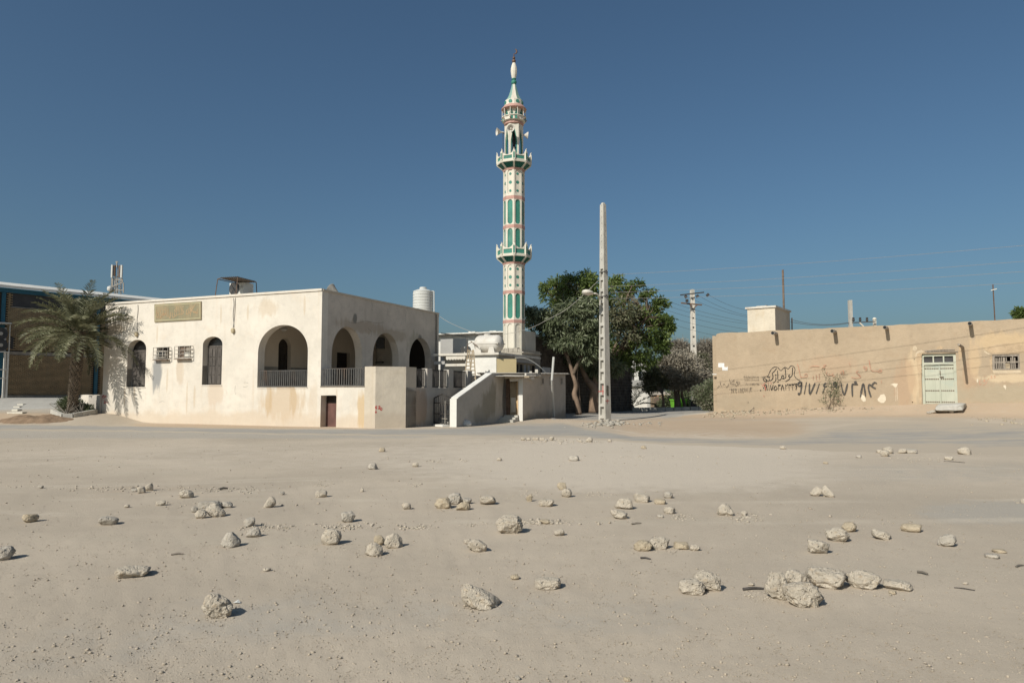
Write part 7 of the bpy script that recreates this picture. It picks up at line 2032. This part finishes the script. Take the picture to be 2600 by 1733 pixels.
for k, (qs, lb) in enumerate((([(575, 1330, 35, 70), (560, 1380, 30, 30)], 'dark oleander shrub left of the palm trunk'), ([(700, 1360, 50, 40), (750, 1365, 40, 30), (665, 1340, 25, 50)], 'dark oleander shrub right of the palm trunk'))):
    p = gp(*K1(qs[0][0], 1395)); t = thing('oleander_shrub', lb, 'shrub', tuple(p), 'shrubs at the palm foot')
    lb_ = [lobe(K1, *q, YP + .5) for q in qs]
    foliage('leaves', lb_, 120, 26, .17, M['leaf_grey'], t, droop=-.25, cr=.22, seed=40 + k, asp=.2, shell=.2)
    twigs(lb_, [p], 16, .02, 'twig', t, 44 + k, 'stem')
# young palm in the lane
yb = at(*K8(180, 1345), 60); yb.z = 0
t = thing('young_palm', 'young palm with a few long fronds in front of the white house', 'palm tree', tuple(yb))
for i, (az, el, L) in enumerate(((1.2, 1.1, 3.6), (1.7, .75, 3.6), (.6, 1.3, 3.2), (2.2, 1.25, 3.0), (4.6, 1.3, 2.4), (1.45, .5, 2.6))):
    frond(yb + Vector((0, 0, .25)), az, el, L, .9, 'frond', t, 'palm_leaf', 60 + i, .55)
MB().lathe(yb, [(.22, 0), (.2, .3), (.1, .5)], 8).build('trunk', M['palm_trunk'], t)

# shrub climbing against the mud wall
sb_ = FT.hit(K12(1560, 700), .7); base = FT.w(sb_[0], 0, .55); base.z = Hf(base.x, base.y)
t = thing('wall_shrub', 'leggy green shrub growing at the foot of the graffiti wall', 'shrub', tuple(base))
Ys = base.y
ls = [lobe(K12, *q, Ys) for q in ((1600, 410, 120, 70), (1540, 520, 80, 60), (1610, 500, 90, 70), (1500, 210, 36, 34), (1480, 245, 30, 20), (1560, 310, 50, 40), (1670, 290, 50, 30), (1725, 280, 35, 30), (1700, 590, 45, 50), (1480, 600, 40, 60), (1520, 620, 50, 50), (1745, 230, 15, 30), (1640, 330, 40, 30))]
foliage('leaves', ls, 95, 7, .08, M['leaf_shrub'], t, droop=.2, cr=.16, seed=50, asp=.4, shell=.2)
for pts in ([(1560, 705), (1580, 600), (1582, 500), (1600, 400), (1570, 320), (1500, 215)], [(1555, 705), (1530, 640), (1510, 560), (1540, 480)], [(1565, 705), (1590, 620), (1640, 540), (1690, 600)], [(1582, 500), (1650, 380), (1690, 300), (1740, 240)]):
    limb(K12, pts, Ys, .018, .006, 'stem', 'bark', t)
vine = [(1740, 150), (1752, 100), (1775, 55), (1800, 5)]
tv = FT.hit(K12(1740, 150))
foliage('leaves', [lobe(K12, x, y, 8, 14, Ys + .45) for x, y in ((1730, 150), (1745, 110), (1765, 75), (1790, 30), (1800, 8))], 12, 7, .06, M['leaf_brown'], t, cr=.06, seed=51)
limb(K12, [(1740, 240), (1738, 180)] + vine, Ys + .45, .008, .004, 'stem', 'bark', t)
# dry stick leaning at the left foot of the wall
a, b_ = at(*K12(505, 765), 40.3), at(*K12(600, 665), 40.9)
tag(MB().tube([a, a.lerp(b_, .5) + Vector((.04, 0, .02)), b_], [.022, .018, .012], 6).build('stick', M['twig'], None), 'dry stick leaning on the debris below the black graffiti', 'stick')
# ------------------------------------------------------------------ loose rocks on the lot
KA = crop(0, 1040, 3.62); KB = crop(650, 1040, 3.62); KC = crop(1300, 1040, 3.62); KD = crop(1950, 1040, 3.62)
KE = crop(400, 1400, 3.9217); KF = crop(1100, 1400, 3.9217); KG = crop(1700, 1400, 2.6144)
_ico = {}
def ico(n):
    if n not in _ico:
        bm = bmesh.new(); bmesh.ops.create_icosphere(bm, subdivisions=n, radius=1.0); bm.verts.ensure_lookup_table()
        _ico[n] = (np.array([v.co[:] for v in bm.verts]), np.array([[v.index for v in f.verts] for f in bm.faces])); bm.free()
    return _ico[n]

def rock_verts(seed, n, rough=1.0, cuts=9):
    V0, F = ico(n); rd = random.Random(seed); o = Vector((seed * 3.7, seed * 1.3, seed * 2.1))
    V = V0.copy()
    lump = np.array([.26 * noise.noise(Vector(v) * 1.1 + o) + .16 * noise.noise(Vector(v) * 2.3 + o) for v in V0])
    V = np.sign(V) * np.abs(V) ** (.62 if cuts == 3 else .82)
    V = V * (1 + lump * (.55 if cuts == 3 else 1))[:, None]
    for _ in range(cuts):
        a = Vector((rd.gauss(0, 1), rd.gauss(0, 1), rd.gauss(0, .8))).normalized(); a = np.array(a); d = rd.uniform(.70, .92)
        e = np.maximum(V @ a - d, 0); V = V - e[:, None] * a[None] * .75
    fine = np.array([rough * (.075 * noise.fractal(Vector(v) * 3.6 + o, .75, 2.1, 5) - .075 * max(0, noise.noise(Vector(v) * 7 + o)) ** 1.3) for v in V0])
    return V * (1 + fine)[:, None], F

def rock(K, x0, x1, y0, y1, label, mt='stone', seed=0, tilt=0.0, lean=0.0, depth=.8, sink=.13, rough=1.0, cuts=7, name='rock', cat='rock', ybase=None, group='loose limestone rocks on the lot'):
    xa, ya = K(x0, y0); xb, yb = K(x1, y1)
    p0 = gp((xa + xb) / 2, yb); Y0 = p0.y
    W = (xb - xa) / FPX * Y0; dY = W * depth
    p = gp((xa + xb) / 2, yb - .0); c = Vector((p.x, p.y, 0)) + Vector((p.x, p.y, 0)).normalized() * dY * .42
    Yc = c.y; ztop = at((xa + xb) / 2, ya, Yc).z; zg = Hf(c.x, c.y); Hh = max(ztop - zg, W * .22)
    # seen from slightly above: the visible height includes part of the top
    big = (xb - xa) > 34
    if (xb - xa) > 1.9 * (yb - ya): cuts = 3
    V, F = rock_verts(seed, 5 if (xb - xa) > 55 else (4 if big else 3), rough, cuts)
    a = math.radians(tilt); R = np.array([[math.cos(a), 0, math.sin(a)], [0, 1, 0], [-math.sin(a), 0, math.cos(a)]])
    V = V * np.array([1, 1, .72]); V = V @ R.T
    lo, hi = V.min(0), V.max(0); V = (V - (lo + hi) / 2) / (hi - lo)
    V[:, 2] += .5
    tp = TAPER.get(seed, 0)
    if tp: V[:, :2] *= (1 - tp * np.clip(V[:, 2:3], 0, 1) ** 1.2) / (1 - tp * .25)
    V = V * np.array([W, dY, Hh * (1 + sink)])
    V[:, 0] += lean * V[:, 2]
    V[:, 0] *= W / (V[:, 0].max() - V[:, 0].min()); V[:, 0] -= (V[:, 0].max() + V[:, 0].min()) / 2
    V[:, 2] = np.maximum(V[:, 2], Hh * sink * .4)      # flattened underside
    me = np_mesh(name, V, 3, F, False)
    ph = c.copy(); ph.z = zg - Hh * sink
    ag = math.atan2(ph.x, ph.y)
    o = link(name, me, M[mt], None, tuple(ph)); o.rotation_euler = (0, 0, -ag)
    return tag(o, label, cat, group)

TAPER = {2: .7, 15: .6, 27: .65, 35: .65, 41: .7, 47: .5, 191: .7, 190: .4, 61: .5, 6: .4, 45: .4, 7: .35, 17: .3, 33: .4, 37: .4, 67: .35, 74: .4, 96: .3}
ROCKS = [
 (KE, 443, 735, 405, 668, 'big pitted upright boulder with curved shadow alone at the lower left', 'stone', 1, 25, .05),
 (KF, 270, 672, 315, 577, 'large pale boulder with pointed tip leaning up to the left, centre foreground', 'stone', 2, 10, -.95),
 (KF, 1006, 1272, 254, 380, 'lumpy two knobbed oblong rock right of the pointed centre boulder', 'stone', 3, 0, 0),
 (KF, 768, 858, 224, 281, 'small crumbly yellowish rock between the two centre foreground boulders', 'stone_tan', 4, 0, 0),
 (KG, 62, 242, 180, 288, 'round rock in front, left one of the leaning pair right of centre', 'stone', 5, 0, 0),
 (KG, 155, 348, 122, 268, 'smooth egg shaped boulder behind, right one of the leaning pair', 'stone', 6, 20, .05),
 (KG, 632, 800, 126, 322, 'tall back left boulder of the biggest heap in the right foreground', 'stone', 7, 10, 0),
 (KG, 755, 910, 116, 235, 'rough rear boulder on the biggest heap in the right foreground', 'stone', 8, 0, 0),
 (KG, 750, 1018, 186, 372, 'largest pitted front boulder of the biggest heap in the right foreground', 'stone', 9, 18, 0),
 (KG, 912, 1166, 104, 248, 'long pale boulder directly right of the biggest heap', 'stone', 10, 14, 0),
 (KG, 1172, 1402, 118, 252, 'wedge shaped pale boulder with dark shadow, second right of the biggest heap', 'stone', 11, 12, 0),
 (KG, 1428, 1602, 190, 259, 'low flat rock at the right end of the foreground row', 'stone', 12, 0, 0),
 (KA, 1068, 1370, 1430, 1545, 'log shaped pitted rock lying alone in the left foreground', 'stone', 213, 0, 0),
 (KA, -90, 122, 1252, 1386, 'smooth tilted boulder cut off by the left picture edge', 'stone_grey', 214, -16, .15),
 (KA, 2028, 2210, 1116, 1266, 'dark triangular rock standing alone left of the gravel patch', 'stone_grey', 15, 0, 0),
 (KA, 2235, 2342, 988, 1078, 'upper jagged rock of the pair beside the grey gravel patch', 'stone_grey', 16, -20, .1),
 (KA, 2262, 2398, 1078, 1172, 'lower angular rock of the pair beside the grey gravel patch', 'stone_grey', 17, 0, 0),
 (KA, 212, 347, 952, 1036, 'lone angular rock near the left edge with short shadow', 'stone_tan', 18, 0, 0),
 (KA, 912, 1080, 978, 1060, 'rough greyish elongated rock standing alone in the left middle ground', 'stone_grey', 19, 12, 0),
 (KA, 1645, 1777, 732, 812, 'round knobbly rock above the triangular heap on the left', 'stone', 20, 0, 0),
 (KA, 1332, 1406, 672, 746, 'upright right rock of the small cluster at the far left gravel line', 'stone', 21, 0, 0),
 (KA, 1264, 1334, 700, 767, 'front left rock of the small cluster at the far left gravel line', 'stone', 22, 0, 0),
 (KA, 1208, 1268, 722, 752, 'flat dark sliver left in the small cluster at the far left gravel line', 'stone_grey', 23, 0, 0),
 (KA, 1434, 1518, 830, 881, 'pale flat topped rock left of the triangular heap', 'stone', 24, 0, 0),
 (KA, 1758, 1817, 884, 942, 'small dark leftmost stone of the triangular heap on the left', 'stone_grey', 25, 0, 0),
 (KA, 1790, 1895, 912, 999, 'rough front left rock of the triangular heap on the left', 'stone', 26, 0, 0),
 (KA, 1893, 2068, 855, 986, 'smooth pale triangular slab fronting the heap on the left', 'stone', 27, 28, .1),
 (KA, 1818, 2034, 836, 918, 'dark long rear rock of the triangular heap on the left', 'stone_grey', 28, 0, 0),
 (KA, 2030, 2137, 842, 902, 'dark right rear rock of the triangular heap on the left', 'stone_grey', 29, 0, 0),
 (KA, 1142, 1192, 868, 898, 'tiny pale stone alone left of the rough elongated rock heap', 'stone', 30, 0, 0),
 (KA, 350, 398, 694, 723, 'small dark stone farthest left on the gravel line', 'stone_grey', 31, 0, 0),
 (KB, 1128, 1188, 344, 386, 'small tan stone nearest the stair block across the road', 'stone_tan', 32, 0, 0),
 (KB, 1028, 1120, 485, 549, 'crumbly grey rock just below the small tan stone near the mosque', 'stone_grey', 33, 0, 0),
 (KB, 1432, 1494, 481, 524, 'little pale rock right of the crumbly grey rock near the mosque', 'stone', 34, 0, 0),
 (KB, 68, 180, 792, 901, 'pointed shark fin rock in the left middle ground', 'stone', 35, 12, .3),
 (KB, 545, 654, 736, 804, 'squarish pale rock right of the shark fin rock', 'stone', 36, 0, 0),
 (KB, 1338, 1425, 846, 918, 'small ridged rock left of the central heap', 'stone', 37, 14, .15),
 (KB, 1638, 1799, 803, 911, 'broad tan left rock of the central heap', 'stone_tan', 38, 0, 0),
 (KB, 1763, 1890, 760, 869, 'tall rear rock of the central heap', 'stone_grey', 39, 0, 0),
 (KB, 1888, 1982, 802, 864, 'low grey right rear rock of the central heap', 'stone_grey', 40, 0, 0),
 (KB, 1836, 1973, 836, 926, 'tan pyramid shaped front rock of the central heap', 'stone_tan', 41, 0, 0),
 (KB, 2053, 2206, 784, 874, 'wide pale rock directly right of the central heap', 'stone', 42, 0, 0),
 (KB, 778, 912, 928, 1036, 'knobbly dark pitted rock above the tan gravel streak', 'stone_grey', 43, 0, 0),
 (KB, 595, 783, 1088, 1244, 'large rounded lumpy boulder below the knobbly pitted rock', 'stone', 44, 0, 0),
 (KB, 1178, 1348, 1127, 1271, 'domed boulder, tallest of the trio left of centre', 'stone', 45, 0, 0),
 (KB, 1083, 1183, 1147, 1247, 'small crumbly rear rock of the trio left of centre', 'stone_tan', 46, 0, 0),
 (KB, 997, 1166, 1212, 1346, 'front triangular rock of the trio left of centre', 'stone', 47, 0, 0),
 (KB, 1910, 1982, 1181, 1234, 'small smooth stone touching the ribbed boulder left of centre', 'stone', 48, 0, 0),
 (KB, 1938, 2124, 1184, 1309, 'ribbed boulder below the largest mid ground boulder', 'stone', 49, 14, 0),
 (KB, 2203, 2456, 962, 1141, 'largest rugged boulder in the middle of the lot', 'stone', 50, 0, 0),
 (KB, 62, 137, 1448, 1486, 'small pale shell shaped stone above the upright boulder', 'stone', 51, 0, 0),
 (KC, 518, 617, 418, 469, 'round dark rock alone before the lamp pole', 'stone_grey', 52, 0, 0),
 (KC, 78, 127, 250, 281, 'first pale stone at the left end of the far row', 'stone', 53, 0, 0),
 (KC, 133, 178, 252, 280, 'second stone from the left in the far row', 'stone', 54, 0, 0),
 (KC, 182, 252, 250, 277, 'wide third stone of the far row', 'stone', 55, 0, 0),
 (KC, 252, 302, 254, 280, 'fourth stone of the far row, low and pale', 'stone', 56, 0, 0),
 (KC, 298, 328, 264, 288, 'tiny dark stone in front of the far row', 'stone_grey', 57, 0, 0),
 (KC, 343, 388, 243, 281, 'tallest white stone ending the far row', 'stone', 58, 0, 0),
 (KC, 590, 622, 260, 284, 'left small stone of the pair right of the far row', 'stone_grey', 59, 0, 0),
 (KC, 612, 648, 272, 296, 'right small stone of the pair right of the far row', 'stone', 60, 0, 0),
 (KC, 678, 743, 250, 296, 'white wedge stone below the lamp pole rubble', 'stone', 61, 0, .2),
 (KC, 878, 918, 268, 294, 'last little stone right of the white wedge stone', 'stone', 62, 0, 0),
 (KC, 1182, 1237, 324, 358, 'lone small rock at the road edge right of the lamp pole', 'stone_tan', 63, 0, 0),
 (KC, 413, 502, 664, 736, 'rear jagged pinkish rock of the middle pair above the flat rock', 'stone_tan', 64, 0, 0),
 (KC, 450, 552, 720, 804, 'front smooth rock of the middle pair above the flat rock', 'stone', 65, 0, 0),
 (KC, 243, 390, 816, 889, 'low pale flat rock right of the wide central rock', 'stone', 66, 0, 0),
 (KC, 943, 1113, 806, 913, 'rounded boulder, front left of the right middle group', 'stone', 67, 0, 0),
 (KC, 1115, 1268, 760, 851, 'whitest cracked rock of the right middle group', 'stone', 68, 0, 0),
 (KC, 1305, 1415, 818, 869, 'flat tan rock between the whitest and the dark faced rock', 'stone_tan', 69, 0, 0),
 (KC, 1392, 1478, 746, 813, 'dark faced upright rock at the back of the right middle group', 'stone_grey', 70, 0, 0),
 (KC, 1391, 1502, 885, 956, 'rough pale rock below the flat tan rock', 'stone', 71, 0, 0),
 (KC, 1331, 1392, 960, 991, 'small flat dark stone below the rough pale rock', 'stone_grey', 72, 0, 0),
 (KC, 903, 1063, 912, 1006, 'shoe shaped rock below the rounded boulder of the right middle group', 'stone', 73, 30, -.3),
 (KC, 1883, 2040, 857, 972, 'domed craggy boulder beside the pale gravel patch', 'stone', 74, 0, 0),
 (KC, 383, 483, 1093, 1160, 'small pale rock below the largest mid ground boulder, to its right', 'stone', 75, 0, 0),
 (KC, 1118, 1286, 1195, 1300, 'left long rock of the touching pair in the right middle ground', 'stone_tan', 76, 0, 0),
 (KC, 1253, 1450, 1162, 1282, 'right higher rock of the touching pair in the right middle ground', 'stone', 77, 0, 0),
 (KC, 1485, 1625, 1212, 1284, 'loaf shaped tan rock right of the touching pair', 'stone_tan', 78, 0, 0),
 (KC, 1633, 1730, 1232, 1297, 'small pale rock at the right end beside the loaf shaped rock', 'stone', 79, 0, 0),
 (KD, 1053, 1148, 336, 402, 'larger rear rock of the far cluster before the green door', 'stone', 80, 0, 0),
 (KD, 1033, 1113, 368, 429, 'front rock of the far cluster before the green door', 'stone', 81, 0, 0),
 (KD, 996, 1048, 363, 396, 'small left rock of the far cluster before the green door', 'stone', 82, 0, 0),
 (KD, 1196, 1274, 354, 400, 'left rock of the long low far pair', 'stone', 83, 0, 0),
 (KD, 1262, 1368, 358, 401, 'right darker rock of the long low far pair', 'stone_grey', 84, 0, 0),
 (KD, 1748, 1861, 337, 411, 'blocky pale rock alone farthest right near the road', 'stone', 85, 0, 0),
 (KD, 1623, 1698, 420, 459, 'small tilted rock left of the blocky far right rock', 'stone', 86, 0, 0),
 (KD, 108, 163, 328, 362, 'small rock at the road edge below the graffiti', 'stone', 87, 0, 0),
 (KD, 808, 858, 413, 441, 'tiny dark stone left of the far cluster', 'stone_grey', 88, 0, 0),
 (KD, 508, 551, 476, 496, 'tiny brown stone alone on the pale ground below the wall shrub', 'stone_tan', 89, 0, 0),
 (KD, 388, 498, 697, 792, 'left split rock of the white pair with dark cleft', 'stone', 190, -32, 0),
 (KD, 495, 608, 692, 801, 'right pointed rock of the white pair with dark cleft', 'stone', 191, 38, -.15),
 (KD, 525, 745, 1075, 1215, 'big pale rounded boulder with the tan rock behind it', 'stone', 92, 0, 0),
 (KD, 678, 813, 1028, 1124, 'tan rock tucked behind the big pale rounded boulder', 'stone_tan', 93, 12, 0),
 (KD, 956, 1126, 1098, 1194, 'low smooth pale rock right of the boulder with the tan rock', 'stone', 94, 14, 0),
 (KD, 1228, 1405, 1043, 1123, 'flat brown elongated rock on the right', 'stone_tan', 95, 0, 0),
 (KD, 1568, 1723, 1135, 1259, 'grey angular upright boulder near the bluish track on the right', 'stone_grey', 96, -10, .1),
 (KD, 368, 560, 1192, 1327, 'fractured boulder with brown veins in front of the pale rounded one', 'stone', 97, 0, 0),
 (KD, 1998, 2120, 1320, 1366, 'front flat slab of the pair by the right edge', 'stone_grey', 98, 0, 0),
 (KD, 2065, 2184, 1278, 1314, 'rear tan flat slab of the pair by the right edge', 'stone_tan', 99, 0, 0),
 (KD, 2323, 2365, 812, 857, 'stone half cut off by the right picture edge', 'stone', 100, 0, 0),
 (KF, 808, 868, 1233, 1281, 'small greenish pebble at the bottom edge near centre', 'stone_grey', 101, 0, 0),
 (KF, 1893, 1973, 1243, 1292, 'small tan stone at the bottom edge right of centre', 'stone_tan', 102, 0, 0),
 (KG, 1948, 1980, 198, 218, 'tiny white pebble above the dark twig on the right', 'stone', 103, 0, 0),
 (KG, 520, 562, 203, 226, 'tiny pale pebble above the dark stick beside the biggest heap', 'stone', 104, 0, 0),
 (KG, 1455, 1503, 256, 280, 'small crumb stone before the low flat rock of the foreground row', 'stone_tan', 105, 0, 0),
 (KB, 215, 262, 745, 783, 'small jagged stone up right of the shark fin rock', 'stone_grey', 106, 0, 0),
 (KB, 955, 993, 720, 755, 'tiny round stone above the pitted rocks left of centre', 'stone', 107, 0, 0),
 (KB, 2210, 2258, 436, 468, 'little far stone left of the round dark rock', 'stone', 108, 0, 0),
 (KC, 130, 190, 775, 842, 'small crumbled stone on the gravel left of the low flat rock', 'stone_tan', 109, 0, 0),
 (KC, 782, 812, 1025, 1056, 'tiny pointed stone below the shoe shaped rock', 'stone', 110, 0, 0),
 (KC, 250, 350, 1005, 1050, 'brown crumbling stone on the tan gravel streak right of the largest boulder', 'stone_tan', 111, 0, 0),
 (KC, 2105, 2165, 925, 968, 'small white stone on the gravel by the domed craggy boulder', 'stone', 112, 0, 0),
]
for r in ROCKS:
    K, x0, x1, y0, y1, lb, mt, sd, tl, ln = r
    rock(K, x0, x1, y0, y1, lb, mt, sd, tl, ln, rough=1.25 if sd in (1, 3, 9, 13, 20, 43, 50) else 1.0)

# the broken slab before the green door
def slab():
    t = bpy.data.objects['broken_step']
    V, F = rock_verts(77, 5, .8, 9)
    V = np.sign(V) * np.abs(V) ** .7; lo, hi = V.min(0), V.max(0); V = (V - (lo + hi) / 2) / (hi - lo)
    sa, sb = hp(K11, 585, 1340)[0], hp(K11, 1168, 1340)[0]; z = ddo[0][1]
    V = V * np.array([sb - sa, 1.25, .34]); V[:, 2] += .05 * V[:, 0] - .07 * V[:, 1] * -1
    c = FT.w((sa + sb) / 2, z - .10, .88); Rm = np.array(Matrix((FT.s, -FT.n, Vector((0, 0, 1)))).transposed())
    P = V @ Rm.T
    link('slab', np_mesh('slab', P, 3, F), M['concrete'], t, tuple(c))
slab()
# sticks and litter
def stick(K, x0, y0, x1, y1, r, label, mt='twig', name='stick'):
    a, b = gp(*K(x0, y0)), gp(*K(x1, y1)); up = Vector((0, 0, r * .9))
    tag(MB().tube([a + up, a.lerp(b, .5) + up * 1.6 + Vector((0, .01, 0)), b + up], [r, r * .9, r * .6], 6).build(name, M[mt], None), label, 'stick')
stick(KG, 488, 256, 640, 252, .012, 'dark stick pointing at the left side of the biggest heap', 'old_wood')
stick(KG, 520, 242, 630, 250, .007, 'thin second stick above the dark stick by the biggest heap', 'old_wood')
stick(KG, 1890, 242, 2028, 260, .006, 'thin dark twig alone in the right foreground', 'old_wood')
stick(KC, 1180, 1366, 1275, 1376, .010, 'short dark stick below the touching rock pair', 'old_wood')
stick(KC, 1098, 1054, 1188, 1046, .012, 'pale grey stick below the shoe shaped rock', 'grey_wood')
stick(KA, 1572, 1338, 1690, 1328, .011, 'grey stick lying between log shaped rock and triangular rock', 'grey_wood')
stick(KA, 2012, 738, 2092, 728, .02, 'dark stick on the far left gravel line', 'twig')
stick(KD, 1618, 474, 1812, 488, .012, 'long thin twig before the blocky far right rock', 'twig')
stick(KG, 1645, 140, 1715, 155, .012, 'crumpled dark twig right of the wedge shaped boulder', 'twig')
stick(KD, 2280, 1448, 2352, 1435, .010, 'dark twig at the right picture edge', 'twig')
p = gp(*KE(790, 512)); mb = MB().add([p + Vector((-.03, 0, .004)), p + Vector((.005, -.02, .012)), p + Vector((.035, -.01, .004)), p + Vector((.0, .03, .022))], [(0, 1, 3), (1, 2, 3), (0, 3, 2), (0, 2, 1)])
tag(mb.build('paper_scrap', M['plastic'], None), 'white scrap of paper behind the upright boulder', 'litter')
p = gp(*K4(510, 1478)); tag(MB().lathe(p, [(.22, 0), (.26, .1), (.18, .24), (.05, .3)], 9).build('plastic_bag', M['plastic'], None), 'crumpled white plastic bag at the foot of the stair wall', 'bag')
